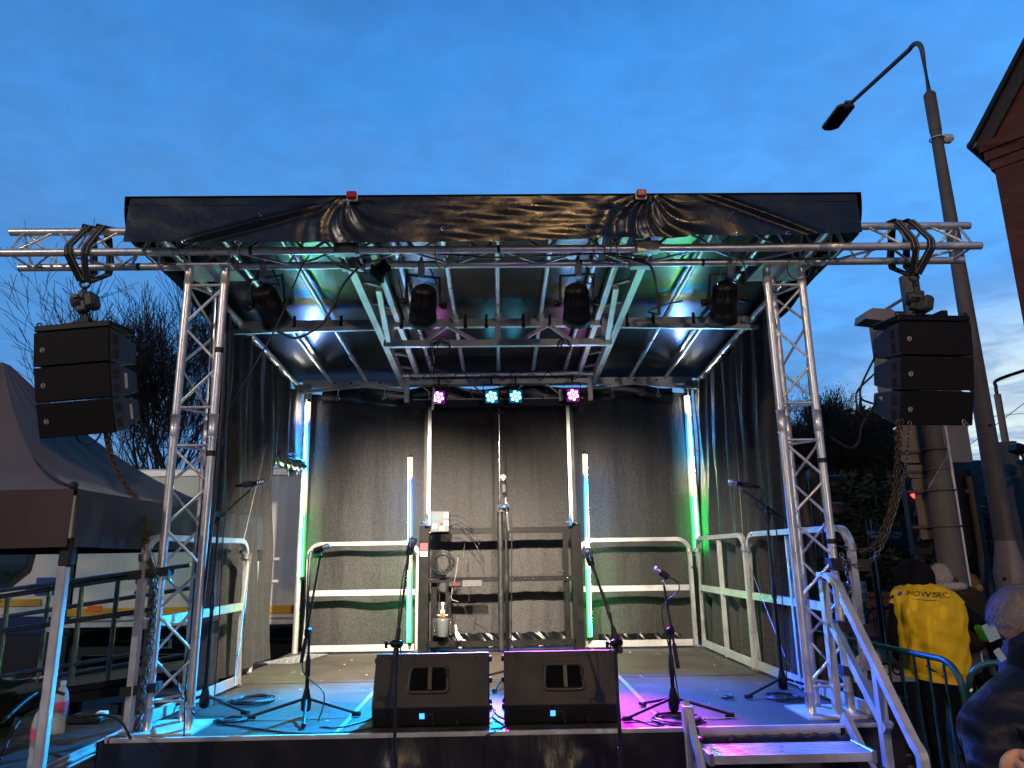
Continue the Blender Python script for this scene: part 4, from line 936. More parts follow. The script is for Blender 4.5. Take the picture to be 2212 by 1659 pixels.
# cables on the deck
def floor_coil(x, y, R, n, s, label):
    b = MB(); coil(b, V((x, y, SZ+.008)), Matrix.Identity(3), R, .0045, n, s, .25); b.build('cable_coil', 'cable', None, label=label, cat='cable', group='coils of black cable on the deck')
p = atz(540, 1517, SZ); floor_coil(p.x, p.y, .13, 11, 21, 'loose coil of black cable on the deck at left behind the tall stand')
p = atz(500, 1560, SZ); floor_coil(p.x, p.y, .08, 6, 22, 'smaller coil of cable by the foot of the tall left stand')
p = atz(1460, 1555, SZ); floor_coil(p.x, p.y-.03, .12, 8, 23, 'coil of cable round the foot of the low right stand')
p = atz(1695, 1510, SZ); floor_coil(p.x, p.y, .1, 7, 24, 'coil of cable at the foot of the tall right stand')
def dc(l, label, r=.0045): cable([atz(x, y, SZ+.006) for x, y in l], r, label, grp='single cables lying on the deck')
dc([(470, 1562), (560, 1575), (640, 1584), (740, 1582), (810, 1570), (830, 1560)], 'cable crossing the blue lit deck at left', .005)
dc([(690, 1570), (730, 1572), (780, 1560), (812, 1548)], 'thin cable from the low left stand towards the left monitor')
dc([(1330, 1555), (1370, 1555), (1420, 1568), (1450, 1560)], 'thin cable from the right monitor to the low right stand')
dc([(1070, 1530), (1066, 1550), (1090, 1568), (1060, 1575)], 'cable between the two monitors, first of two')
dc([(1060, 1520), (1075, 1545), (1100, 1560), (1050, 1590)], 'cable between the two monitors, second of two')
b = MB()
for k in range(70): 
    q = V((rnd.uniform(-2, 2), rnd.uniform(4.4, 7.4), SZ+.003)); b.box(q, (rnd.uniform(.006, .02), rnd.uniform(.004, .012), .002), rnd.uniform(0, 3))
b.build('litter', 'badge_white', None, kind='stuff', label='tiny scraps of paper scattered over the deck', cat='litter')
b = MB(); coil(b, atz(1560+12, 1506, SZ+.01), Matrix.Identity(3), .035, .006, 3, 9, .3); b.build('cable_coil', 'cable', None, label='little black loop of strap lying on the right of the deck', cat='cable')
# cables down the towers
for k, (pts, lab) in enumerate((([P(462, 610, 4.55), P(455, 800, 4.56), P(445, 1000, 4.57), P(425, 1200, 4.57), P(408, 1400, 4.56), P(385, 1480, 4.5), P(420, 1545, 4.4)], 'black cable strapped down the left tower, leftmost of three'),
    ([P(470, 610, 4.55), P(463, 820, 4.56), P(452, 1010, 4.56), P(437, 1200, 4.55), P(425, 1350, 4.55), P(405, 1450, 4.5), P(398, 1590, 4.25)], 'black cable strapped down the left tower, middle of three'),
    ([P(490, 700, 4.42), P(478, 900, 4.42), P(462, 1100, 4.42), P(450, 1200, 4.42), P(432, 1350, 4.45), P(400, 1500, 4.5)], 'thick black cable down the outside of the left tower leg'),
    ([P(1735, 660, 4.6), P(1750, 850, 4.62), P(1770, 1000, 4.62), P(1778, 1150, 4.62), P(1795, 1330, 4.62), P(1800, 1480, 4.62)], 'black cable down the inside of the right tower, first of two'),
    ([P(1740, 660, 4.6), P(1756, 850, 4.6), P(1776, 1000, 4.6), P(1787, 1150, 4.6), P(1802, 1330, 4.6), P(1812, 1470, 4.6)], 'black cable down the inside of the right tower, second of two'))):
    cable(pts, .006 if k != 2 else .009, lab, grp='cables on the towers')

# ------------------------------------------------------------------ stairs with rails
t = thing('stage_stairs', 'aluminium stairs with a tall handrail on the right, leading up to the deck', 'stairs', (1.4, 4.0, 0))
def tread(y, z, x0=1.06, x1=1.86):
    b = MB(); n = 7
    for k in range(n): b.box(((x0+x1)/2, y-.1+.2*(k+.5)/n, z-.004), (x1-x0, .2/n-.007, .008))
    b.box(((x0+x1)/2, y, z-.014), (x1-x0, .2, .01)); b.box(((x0+x1)/2, y-.108, z-.018), (x1-x0, .012, .04)); b.box(((x0+x1)/2, y+.108, z-.018), (x1-x0, .012, .04))
    q = b.build('tread', 'alu', t)
    b = MB()
    for x in (x0-.012, x1+.012): b.bbox((x, y, z-.018), (.025, .235, .06), .005)
    b.build('tread_bracket', 'galv', q)
ty = at(1680, 1622, 4.0)
for i in range(4): tread(4.03-.22*i, .745-.19*i)
for x, lab in ((1.02, 0), (1.90, 1)):
    b = MB(); b.bar((x, 4.28, .84 if lab else .93), (x, 3.4, .08), .03, .09 if lab else .05); b.build('stringer', 'alu_box', t)
b = MB(); b.bar((1.02, 4.24, .92), (1.02, 4.24, .5), .05, .06, upv=(1, 0, 0)); b.build('upright', 'alu_box', t)
b = MB(); 
for z in (.84, .6): b.ball((1.02, 4.205, z), .009, 8, 6)
b.build('bolt', 'steel_dark', t)
xr = 1.96
ra = [atx(1770, 1243, xr), atx(1790, 1244, xr), atx(1808, 1262, xr), atx(1822, 1292, xr)]
rb = [atx(1975, 1605, xr), atx(1990, 1630, xr), atx(1995, 1655, xr), atx(1998, 1700, xr)]
b = MB(); b.path(ra[:1]+smooth_pts(ra[1:], 4)+smooth_pts(rb[:3], 4)+rb[3:]+[V((xr, rb[3].y, .1))], .029, 4, square=True); b.build('handrail', 'alu_box', t)
b = MB(); b.bar(atx(1800, 1352, xr), atx(1918, 1580, xr), .035, .05); b.build('lower_rail', 'alu_box', t)
b = MB(); p0 = atx(1778, 1255, xr); b.bar(p0, (xr, p0.y, .62), .05, .04, upv=(1, 0, 0)); b.build('upright', 'alu_box', t)
b = MB(); p0 = atx(1893, 1440, xr); b.bar(p0, (xr, p0.y, .1), .045, .04, upv=(1, 0, 0)); b.build('upright', 'alu_box', t)

# ------------------------------------------------------------------ hoists and speakers
def chain(pts, step=.028, r=.0035, ln=.019, wd=.011, m='chain', label='', name='chain', grp=None, jit=0, parent=None, strands=1):
    b = MB(); Q = smooth_pts(pts, 12); q = random.Random(3)
    for s_ in range(strands):
        off = V((q.uniform(-1, 1), q.uniform(-1, 1), 0))*jit; acc = 0; k = 0
        for a, c in zip(Q, Q[1:]):
            L_ = (c-a).length; d = (c-a).normalized() if L_ > 1e-6 else V((0, 0, 1))
            while acc < L_:
                p = a+d*acc+off+V((q.uniform(-1, 1), q.uniform(-1, 1), 0))*jit*.4; x, y = frame(d); x2, y2 = (x, y) if k % 2 else (y, -x)
                b.path([p+d*(ln*cos(2*pi*i/8))+x2*(wd*sin(2*pi*i/8)) for i in range(8)], r, 4, closed=True); k += 1; acc += step
            acc -= L_
    return b.build(name, m, parent, None, label=label if not parent else None, cat='chain' if not parent else None, group=grp)
def hoist(px, side, hy):
    x0 = at(px, 520, 4.4).x; lab = 'left' if side < 0 else 'right'
    s = thing('lifting_sling', 'black webbing sling wrapped over the %s end of the truss' % lab, 'sling', (x0, 4.4, 3.45), 'black slings on the truss ends')
    for k, dx in enumerate((-.04, .05)):
        top = V((x0+dx+side*-.03, 4.405, 3.88)); bot = V((x0+(.015 if k else -.015), 4.38, 3.5))
        for pts in ([top+V((.0, -.03, 0)), V((x0+dx*1.25, 4.262, 3.69)), V((x0+dx*1.1, 4.258, 3.63)), bot], [top+V((.0, .03, 0)), V((x0+dx*1.25, 4.548, 3.68)), V((x0+dx*1.1, 4.55, 3.61)), bot+V((0, .03, 0))]):
            b = MB(); Q = pts
            for a, c in zip(Q, Q[1:]): b.bar(a, c, .05, .009, upv=(0, -1, .3))
            w = b.build('webbing', 'sling', s)
            b = MB()
            for a, c in zip(Q, Q[1:]):
                for e in (-.013, .013): b.bar(a+V((e, -.006, .002)), c+V((e, -.006, .002)), .003, .003)
            b.build('stitching', 'sling_stripe', w)
        b = MB(); b.bar(top+V((-.045, -.03, 0)), top+V((.045, .03, 0)), .06, .008); b.build('webbing', 'sling', s)
    hp = V((x0+.0, 4.4, 3.49)); h = thing('chain_hoist', 'dark chain hoist hanging under the %s sling' % lab, 'hoist', hp, 'chain hoists under the truss ends')
    b = MB(); b.torus(hp, .032, .009, RX90, 14, 6); b.torus(hp+V((0, 0, -.055)), .02, .008, Matrix.Rotation(pi/2, 3, 'Y'), 12, 6); b.build('hook', 'hoist', h)
    c = V((x0+.01, 4.4, hy)); R = Matrix.Rotation(.25*side, 3, 'Y')
    b = MB(); b.lathe([(.03, -.08), (.044, -.075), (.046, -.02), (.036, -.012)], c+V((0, 0, .012)), R@V((1, -.2, .12)), 14, smooth=False)
    b.bbox(c+R@V((.045, 0, -.015)), (.07, .1, .11), .018, R); b.bbox(c+V((0, 0, -.005)), (.035, .06, .14), .008, R); b.bbox(c+R@V((-.03, 0, -.05)), (.05, .05, .05), .01, R); b.tube(hp+V((0, 0, -.07)), c, .012); b.build('gear_housing', 'hoist', h)
    b = MB(); b.bbox(c+V((-.04, -.055, .015)), (.05, .008, .025), .003); b.build('plate', 'grey_box', h)
    return x0, c
XL, cL = hoist(196, -1, 3.37); XR, cR = hoist(1962, 1, 3.32)
def spk_array(cx, side, roll):
    lab = 'left' if side < 0 else 'right'
    W_, H_ = .49, .224; T0 = V((cx, 4.42, 3.185)); R0 = Matrix.Rotation(side*radians(3), 3, 'Z')@Matrix.Rotation(roll, 3, 'Y')
    fb = thing('flying_frame', 'flat black flying frame on top of the %s speaker array' % lab, 'flying frame', T0, 'flying frames above the speaker arrays')
    Rt = R0@Matrix.Rotation(radians(5), 3, 'X')
    F = lambda x, y, z: T0+Rt@V((x, y, z))
    b = MB(); b.bbox(F(0, .14, .02), (W_, .3, .04), .006, Rt); b.build('plate', 'black_plastic', fb)
    b = MB(); b.obox(F(.05*side, .12, .055), Rt@V((.09, 0, 0)), Rt@V((0, .02, 0)), Rt@V((.0, 0, .018))); b.prism([F(-.02, .0, .04), F(.1, .0, .04), F(.1, .0, .075), F(.06, .0, .075)], Rt@V((0, .02, 0))); b.build('lifting_bar', 'black_plastic', fb)
    b = MB()
    for sx in (-1, 1): b.torus(F(sx*.23, .02, .05), .014, .006, Rt@RX90, 12, 5)
    b.build('shackle', 'steel_dark', fb)
    O = T0+Rt@V((0, 0, -.004))
    for k, til in enumerate((6, 11, 17)):
        R = R0@Matrix.Rotation(radians(-til), 3, 'X'); R = R0@Matrix.Rotation(radians(til), 3, 'X').inverted()
        R = R0@Matrix.Rotation(radians(til), 3, 'X')
        F2 = lambda x, y, z, O=O, R=R: O+R@V((x, y, z))
        t = thing('line_array_speaker', '%s speaker cabinet of the %s hanging array' % (['topmost', 'middle', 'lowest'][k], lab), 'speaker', O-V((0, 0, .23)), 'cabinets of the hanging speaker arrays')
        b = MB(); b.bbox(F2(0, .06, -H_/2), (W_-.012, .12, H_-.012), .006, R); b.build('front_frame', 'speaker_side_lit', t)
        b = MB(); hw, hh = W_/2-.01, H_/2-.008; rw, rh = W_/2-.055, H_/2-.045
        vs = [F2(sx*(hw if y < .2 else rw), y, -H_/2+sz*(hh if y < .2 else rh)) for y in (.12, .40) for sz in (-1, 1) for sx in (-1, 1)]
        b.add(vs, [(0, 1, 5, 4), (2, 6, 7, 3), (0, 4, 6, 2), (1, 3, 7, 5), (4, 5, 7, 6)]); q = b.build('rear_housing', 'speaker_side_lit', t); m_ = q.modifiers.new('b', 'BEVEL'); m_.width = .01; m_.segments = 2
        b = MB(); b.bbox(F2(0, .415, -H_/2), (.24, .03, .13), .01, R); b.build('amp_module', 'black_plastic', t)
        b = MB(); b.bbox(F2(0, -.006, -H_/2), (W_-.004, .02, H_-.006), .004, R); b.build('grille', 'speaker', t)
        for sx in (-1, 1):
            for z in (-.07, -.165):
                b = MB(); b.bbox(F2(sx*(W_/2-.004), .06, z), (.012, .055, .06), .004, R); b.build('handle_recess', 'rubber', t)
        b = MB(); bc_ = F2(-.185, -.017, -H_/2-.005); Rb = R@RX90; b.torus(bc_, .014, .0016, Rb, 18, 4); g = b.build('badge', 'badge_white', t)
        text_mesh('badge_letters', 'RCF', .013, bc_, Rb, 'badge_white', t)
        if side < 0 and k > 0:
            b = MB(); b.obox(F2(W_/2-.02+.006, .16+.03*k, -.11), R@V((.004, 0, 0)), R@V((0, .01, 0)), R@V((0, 0, .05))); b.build('white_tape', 'badge_white', t)
        if side > 0 and k == 2:
            b = MB(); b.prism([F2(-W_/2-.0, .2, -.08), F2(-W_/2-.0, .24, -.06), F2(-W_/2-.0, .2, -.055)], R@V((-.003, 0, 0))); b.build('white_tape', 'badge_white', t)
        O = O+R@V((0, 0, -H_-.003))
    return T0, O
TL, OL = spk_array(-2.715, -1, radians(-3.5)); TR, OR = spk_array(2.845, 1, radians(.5))
chain([cL+V((-.03, 0, -.06)), TL+V((.07, .1, .06))], label='short load chain between the left hoist and its speaker array', jit=.02, strands=5, grp='load chains of the hoists')
chain([cR+V((0, 0, -.06)), V((cR.x-.02, 4.45, TR.z+.06))], label='short load chain between the right hoist and its speaker array', jit=.02, strands=5, grp='load chains of the hoists')
chain([P(228, 925, 4.6), P(243, 990, 4.58), P(270, 1045, 4.5), P(298, 1080, 4.45), P(312, 1120, 4.4), P(318, 1190, 4.36), P(333, 1240, 4.34), P(332, 1300, 4.32), P(322, 1400, 4.3), P(308, 1500, 4.28), P(296, 1575, 4.27)], label='bunched rusty hand chain of the left hoist tied along the left rail', m='chain_rust', jit=.012, strands=4, step=.03)
chain([P(338, 1250, 4.28), P(330, 1380, 4.26), P(314, 1480, 4.25), P(302, 1575, 4.24)], label='thin chain strand hanging beside the bunched chain on the left rail')
chain([P(1942, 912, 4.5), P(1938, 1000, 4.48), P(1930, 1080, 4.46), P(1900, 1160, 4.44), P(1870, 1190, 4.42), P(1835, 1185, 4.42), P(1815, 1180, 4.42)], label='bunched dark hand chain of the right hoist looping to the right tower', m='chain_rust', jit=.012, strands=4, step=.03)
chain([P(1965, 915, 4.5), P(1958, 1000, 4.48), P(1940, 1080, 4.44), P(1905, 1180, 4.42), P(1865, 1222, 4.4), P(1832, 1215, 4.4), P(1815, 1203, 4.4)], label='lighter chain strand hanging in a wide loop beside the right tower')
chain([P(1818, 1200, 4.38), P(1835, 1260, 4.36), P(1838, 1330, 4.35)], label='end of chain dangling down the right rail post')
cable([P(1893, 765, 4.75), P(1862, 830, 4.7), P(1860, 860, 4.7), P(1885, 872, 4.75)], .007, 'black loop of cable between the upper cabinets of the right array', grp='cables of the right speaker array')
cable([P(1888, 808, 4.75), P(1850, 850, 4.7), P(1862, 895, 4.7), P(1895, 896, 4.75)], .007, 'lower loop of cable on the side of the right array', grp='cables of the right speaker array')
cable([P(1893, 870, 4.75), P(1862, 920, 4.7), P(1855, 955, 4.65), P(1835, 968, 4.62), P(1795, 945, 4.6)], .009, 'thick cable swooping from the right array to the right tower', grp='cables of the right speaker array')
b = MB(); b.path([P(192, 930, 4.6)+V((.085*cos(a), 0, -.11*sin(a)+.02)) for a in [pi*i/14 for i in range(15)]], .006, 6)
b.build('cable', 'cable', None, label='black loop of cable hanging under the left speaker array', cat='cable')
t = thing('guy_wire', 'thin wire with a hook from the lowest right speaker down to the tower side', 'wire', P(2090, 908, 4.5))
b = MB(); b.path([P(2086, 912, 4.5), P(2070, 945, 4.5), P(2005, 1055, 4.55)], .003, 5); b.build('wire', 'galv', t)
b = MB(); b.torus(P(2085, 915, 4.5), .014, .004, RX90@Matrix.Rotation(.5, 3, 'Z'), 12, 5, sy=1.8); b.build('hook', 'galv', t)
for (a, c, lab) in ((P(575, 960, 6.4), P(523, 1180, 5.9), 'thin pale guy wire from the left side rail to the guard rail'), (P(1580, 800, 6.6), P(1606, 1180, 6.1), 'thin wire running down in front of the right curtain'),
                    (P(543, 1195, 5.8), P(506, 1480, 5.0), 'thin wire brace from the left guard rail to the deck'), (P(1610, 1200, 6.0), P(1720, 1480, 5.0), 'thin wire brace from the right guard rail to the deck')):
    b = MB(); b.tube(a, c, .003, n=5); b.build('guy_wire', 'galv', None, label=lab, cat='wire', group='thin bracing wires')
# ------------------------------------------------------------------ trees and bushes
def grow(b, p, d, L, r, lev, q, spread=.5, up_=.12, n=5, ratio=.8, twigs=None):
    segs = 3 if lev > 1 else 2; pts = [p]; rs = [r]
    for i in range(segs):
        d = (d+V((q.gauss(0, .12), q.gauss(0, .12), q.gauss(0, .08)+up_*.5))).normalized(); p = p+d*(L/segs); pts.append(p); rs.append(max(.005, r*(1-.35*(i+1)/segs)))
    b.path(pts, r, n if lev > 2 else (4 if lev > 0 else 3), rs=rs, cap=False)
    if lev == 0:
        if twigs is not None: twigs.append((p, d))
        return
    k = 2 if q.random() < .45 else 3
    for j in range(k+(1 if lev in (2, 3) else 0)):
        f = 1 if j == 0 else q.uniform(.45, 1); o = pts[0]+(pts[-1]-pts[0])*f if f < 1 else p
        a = q.uniform(0, 2*pi); x, y = frame(d); s = spread*(.4 if j == 0 else q.uniform(.7, 1.3))
        nd = (d+(x*cos(a)+y*sin(a))*s+V((0, 0, up_))).normalized()
        grow(b, o, nd, L*q.uniform(ratio-.12, ratio+.08), max(.0055, rs[-1]*(.9 if j == 0 else q.uniform(.5, .7))), lev-1, q, spread, up_, n, ratio, twigs)
def bare_tree(base, H, label, seed, lev=6, stems=((0, 0, 1),), spread=.5, r=.16, up_=.12, L=None, grp=None):
    q = random.Random(seed); t = thing('bare_tree', label, 'tree', base, grp)
    b = MB(); cr_ = MB(); L = L or H*.22
    for s in stems:
        d = V(s).normalized(); p = V(base)
        pts = [p, p+d*L*.5, p+d*L]; b.path(pts, r, 8, rs=[r*1.2, r, r*.85])
        for j in range(4):
            a = 2*pi*j/4+q.uniform(-.5, .5); nd = (d+V((cos(a), sin(a), 0))*spread*q.uniform(.5, 1.1)+V((0, 0, up_))).normalized()
            grow(cr_, p+d*L*q.uniform(.75, 1), nd, L*q.uniform(.7, .95), r*.6, lev-1, q, spread, up_)
    b.build('trunk', 'bark', t); cr_.build('crown', 'bark', t); return t
def leaf_mass(b, c, rad, n, size, q, sq=1.0):
    for _ in range(n):
        while True:
            v = V((q.uniform(-1, 1), q.uniform(-1, 1), q.uniform(-1, 1)))
            if .25 < v.length < 1: break
        p = V(c)+V((v.x*rad[0], v.y*rad[1], v.z*rad[2])); a = V((q.gauss(0, 1), q.gauss(0, 1), q.gauss(0, 1))).normalized(); x, y = frame(a); s = size*q.uniform(.5, 1.3)
        b.add([p-x*s*.5, p+y*s*.3, p+x*s*.7, p-y*s*.3], [(0, 1, 2, 3)])
base = at(322, 1195, 15); base.z = 0
bare_tree(base, 8, 'tall leafless tree behind the truck and gazebo on the left', 5, 7, stems=((-.14, 0, 1), (.03, .1, 1), (.17, .1, 1)), spread=.62, r=.12, up_=.14, L=1.85)
b0_ = at(135, 1195, 17); b0_.z = 0
bare_tree(b0_, 6.8, 'fainter leafless tree farther left, only its thin outer twigs showing beside the speakers', 11, 5, spread=.6, r=.08, up_=.1, L=.95)

# ------------------------------------------------------------------ truck behind the stage on the left
t = thing('box_truck', 'white box truck with a yellow stripe parked behind the stage on the left', 'truck', (-4.5, 9.6, 0))
yF = 8.8
b = MB(); b.bbox((-3.1, yF+1.05, 1.93), (3.9, 2.1, 1.78), .03); b.build('cargo_body', 'paint_white', t)
b = MB(); b.box((-3.1, yF-.008, 2.76), (3.9, .03, .07)); b.box((-3.1, yF-.008, 1.02), (3.9, .03, .05)); b.build('body_rail', 'alu_box', t)
b = MB(); b.box((-3.1, yF-.012, 1.16), (3.86, .012, .085)); b.box((-6.1, yF-.012, 1.28), (1.5, .012, .08)); b.build('reflective_stripe', 'yellow_tape', t)
b = MB(); b.box((-2.42, yF-.02, 1.16), (.05, .012, .09)); b.build('side_marker', 'red_plastic', t)
b = MB(); b.box((-4.72, yF-.02, 1.2), (.16, .015, .07)); b.build('side_marker', 'orange_plastic', t)
b = MB()   # cab side, window opening left as dark glass
b.prism([(-7.3, yF+.0, .95), (-5.12, yF, .95), (-5.12, yF, 2.25), (-5.5, yF, 2.75), (-7.0, yF, 2.75), (-7.35, yF, 1.9)], (0, 2.0, 0)); b.build('cab', 'paint_white', t)
b = MB(); b.prism([(-6.9, yF-.012, 1.45), (-5.75, yF-.012, 1.43), (-5.52, yF-.012, 1.62), (-5.46, yF-.012, 2.0), (-5.5, yF-.012, 2.5), (-6.8, yF-.012, 2.5)], (0, .02, 0)); b.build('window_surround', 'rubber', t)
b = MB(); b.prism([(-6.8, yF-.02, 1.52), (-5.78, yF-.02, 1.5), (-5.58, yF-.02, 1.68), (-5.52, yF-.02, 2.0), (-5.56, yF-.02, 2.44), (-6.74, yF-.02, 2.44)], (0, .01, 0)); b.build('window', 'glass_dark', t)
b = MB(); b.bbox((-5.05, yF+.15, 1.85), (.13, .3, 1.9), .01); b.build('air_intake', 'truck_dark', t)
b = MB(); b.box((-3.9, yF-.006, 1.55), (1.32, .012, .82)); b.build('locker_door', 'paint_white', t)
b = MB(); b.box((-3.9, yF-.02, 1.975), (1.45, .04, .035)); b.build('rain_gutter', 'alu_box', t)
b = MB(); b.prism([(-3.25, yF-.012, 1.9), (-3.24, yF-.012, 1.9), (-3.24, yF-.012, 1.2), (-3.25, yF-.012, 1.2)], (0, .006, 0)); b.build('door_seam', 'rubber', t)
b = MB(); b.box((-3.1, yF+.1, .62), (3.8, .12, .3)); b.box((-3.1, yF+1.0, .8), (5.8, .9, .22)); b.box((-6.1, yF+.3, .72), (2.2, .6, .42)); b.build('chassis', 'truck_dark', t)
b = MB(); b.prism([(-6.6, yF-.02, .93), (-5.3, yF-.02, .93), (-5.2, yF-.02, 1.12), (-5.6, yF-.02, 1.13), (-6.2, yF-.02, 1.05)], (0, .03, 0)); b.build('wheel_arch_trim', 'truck_blue', t)
for x in (-5.62, -1.98):
    b = MB(); b.lathe([(.3, 0), (.42, .01), (.45, .06), (.45, .24), (.42, .28), (.3, .29)], (x, yF+.02, .45), (0, 1, 0), 28); w = b.build('wheel', 'rubber', t)
    b = MB(); b.lathe([(.29, .03), (.25, .06), (.22, .1), (.1, .1), (.08, .02), (.05, .01)], (x, yF+.0, .45), (0, 1, 0), 24)
    for k in range(8): b.tube((x+.16*cos(k*pi/4), yF+.05, .45+.16*sin(k*pi/4)), (x+.16*cos(k*pi/4), yF+.1, .45+.16*sin(k*pi/4)), .02, n=8)
    b.build('rim', 'galv', w)
    b = MB(); b.path([V((x+.56*cos(a), yF+.05, .42+.56*sin(a))) for a in [pi*i/12 for i in range(13)]], .02, 6); b.build('mudguard', 'truck_dark', t)
b = MB(); b.box((-3.95, yF-.01, .8), (.3, .02, .1)); b.build('side_plate', 'badge_white', t)
b = MB(); b.box((-3.93, yF-.022, .8), (.2, .01, .06)); b.build('plate_panel', 'frame_grey', t)
for x, z, w_, h_, m_ in ((-4.06, 1.52, .22, .14, 'label_blue'), (-4.08, 1.38, .17, .08, 'yellow_tape'), (-5.32, 1.46, .22, .2, 'label_blue')):
    b = MB(); b.box((x, yF-.014, z), (w_, .006, h_)); b.build('notice', m_, t)
text_mesh('notice_text', 'NOTICE', .04, (-4.06, yF-.019, 1.56), RX90, 'text_white', t); text_mesh('notice_text', 'I  1', .08, (-4.03, yF-.019, 1.5), RX90, 'text_white', t)
b = MB()
for x, z in ((-4.24, 1.5), (-5.5, 1.44)): b.lathe([(.045, 0), (.045, .004)], (x, yF-.013, z), (0, -1, 0), 18)
b.build('mandatory_disc', 'label_blue', t)
for x, z in ((-4.24, 1.5), (-5.5, 1.44)): text_mesh('disc_mark', '!', .07, (x, yF-.019, z), RX90, 'text_white', t)
b = MB(); b.prism([(-4.29, yF-.014, 1.36), (-4.2, yF-.014, 1.36), (-4.245, yF-.014, 1.43)], (0, -.003, 0)); b.build('warning_triangle', 'frame_grey', t)
for k, s in enumerate(('This vehicle is', 'equipped with', 'CCTV')): text_mesh('notice_text', s, .05, (-5.78, yF-.019, 1.44-.07*k), RX90, 'text_black', t)
text_mesh('notice_text', 'TRUST', .075, (-5.72, yF-.019, 1.6), RX90, 'text_black', t)
b = MB()
for x, z in ((-3.36, 1.89), (-3.31, 1.89), (-4.45, 1.12)): b.ball((x, yF-.014, z), .014 if z > 1.5 else .03, 8, 6)
b.build('rivet', 'rubber', t)

# ------------------------------------------------------------------ loading ramp with rails
t = thing('loading_ramp', 'grey sloping ramp with double tube rails leading up to the stage from the left', 'ramp', (-3.6, 6.7, 0))
yn, yf = 6.3, 7.15
def ln(y, a, c, r, m='galv', nm='rail_tube'):
    p, q = at(*a, y), at(*c, y); d = (q-p).normalized(); b = MB(); b.tube(p-d*.9, q+d*.05, r, n=10); b.build(nm, m, t)
ln(yn, (0, 1289), (323, 1240), .021); ln(yn, (0, 1364), (320, 1318), .021); ln(yn, (0, 1461), (306, 1412), .018)
ln(yf, (0, 1276), (400, 1222), .021); ln(yf, (0, 1334), (400, 1272), .021); ln(yf, (0, 1478), (400, 1415), .018)
for px, y0, y1, Y in ((19, 1284, 1522, yn), (178, 1266, 1478, yn), (256, 1250, 1463, yn), (109, 1262, 1500, yf), (330, 1234, 1450, yf)):
    b = MB(); p = at(px, y0, Y); b.tube(p, (p.x, p.y, at(px, y1, Y).z-.08), .02, n=10); b.build('rail_post', 'galv', t)
a0, a1 = at(134, 1485, yn-.03), at(297, 1461, yn-.03); d = (a1-a0)/(a1.x-a0.x); e0, e1 = a0-d*3.2, a0+d*(-2.42-a0.x)
b = MB(); dn = V((0, 0, -.13)); b.prism([e0, e1, e1+dn, e0+dn], (0, .95, 0)); b.build('ramp_board', 'wood_ply', t)
b = MB(); b.prism([e0+V((0, -.004, -.045)), e1+V((0, -.004, -.045)), e1+V((0, -.004, -.06)), e0+V((0, -.004, -.06))], (0, -.004, 0)); b.build('board_groove', 'rubber', t)
for px in (130, 250): 
    b = MB(); p = at(px, 1500, yn+.1); b.box((p.x, p.y+.02, p.z/2-.05), (.07, .07, max(.2, p.z-.05))); b.build('support_leg', 'galv', t)
for z in (1.48, 1.72):
    b = MB(); b.tube((-2.72, 8.3, z), (-2.47, 8.3, z+.01), .02, n=10); b.build('rail_tube', 'alu', t)
t = thing('steel_trestle', 'plain grey steel trestle frame under the truck behind the ramp', 'trestle', (-3.9, 7.6, 0))
p0, p1, p2, p3 = at(178, 1428, 7.6), at(400, 1428, 7.6), at(160, 1560, 7.6), at(400, 1560, 7.6)
b = MB(); b.bar((p0.x, 7.6, p0.z), (p1.x+.4, 7.6, p0.z), .06, .1); b.build('top_bar', 'frame_grey', t)
b = MB(); b.bar((p0.x, 7.6, p0.z), (p0.x-.02, 7.6, .02), .08, .06, upv=(0, 1, 0)); b.build('leg', 'frame_grey', t)
b = MB(); b.bar((p1.x+.4, 7.6, p0.z), (p1.x+.4, 7.6, .02), .08, .06, upv=(0, 1, 0)); b.build('leg', 'frame_grey', t)
b = MB(); b.bar((p0.x, 7.6, .25), (p1.x+.4, 7.6, .25), .05, .07); b.build('lower_bar', 'frame_grey', t)

# ------------------------------------------------------------------ gazebo
t = thing('gazebo_tent', 'dark grey peaked gazebo tent with a brown valance standing left of the stage', 'gazebo', (-3.7, 5.1, 0))
X0, X1, Y0, Y1 = -5.2, -2.13, 3.66, 6.6; ze, zt = 2.1, 3.16; ap = V((-3.62, 5.1, zt))
cs = [V((X0, Y0, ze)), V((X1, Y0, ze)), V((X1-.02, Y1, ze)), V((X0, Y1, ze))]
for k in range(4):
    A_, B_ = cs[k], cs[(k+1) % 4]
    def f(u, v, A_=A_, B_=B_, k=k):
        e = A_+(B_-A_)*u; p = e+(ap-e)*v*.97; sag = sin(pi*u)*(1-v)
        z = ze+(zt-ze)*(.25*v+.75*v**2.1 if v < .9 else .25*v+.75*v**2.1-.4*(v-.9)**1.5)-.035*sag+.004*sin(u*31)*sin(v*9)
        return V((p.x, p.y, z))
    b = MB(); b.grid(f, 36, 30); b.build('canopy_panel', 'tent', t)
    n_ = (B_-A_).normalized(); o_ = V((n_.y, -n_.x, 0))
    def g(u, v, A_=A_, B_=B_, o_=o_):
        e = A_+(B_-A_)*u; w = .018*sin(u*19+k)*(1-v)+.01*sin(u*47)*(1-v)
        return e+o_*(.012+w)+V((0, 0, -.285*(1-v)+.012*sin(u*pi*1)*v*0-.01*sin(u*pi)))
    b = MB(); b.grid(g, 60, 8); b.build('valance', 'tent_val_side' if k == 1 else 'tent_val', t)
b = MB(); b.path(smooth_pts([cs[1]+(ap-cs[1])*v+V((0, 0, (ze+(zt-ze)*(.25*v+.75*v**2.1))-(cs[1]+(ap-cs[1])*v).z+.004)) for v in (0, .2, .4, .6, .8, .95)], 4), .008, 5); b.build('ridge_seam', 'rubber', t)
b = MB(); b.ball((X1-.01, Y0-.0, ze+.015), .022); b.build('corner_cap', 'rubber', t)
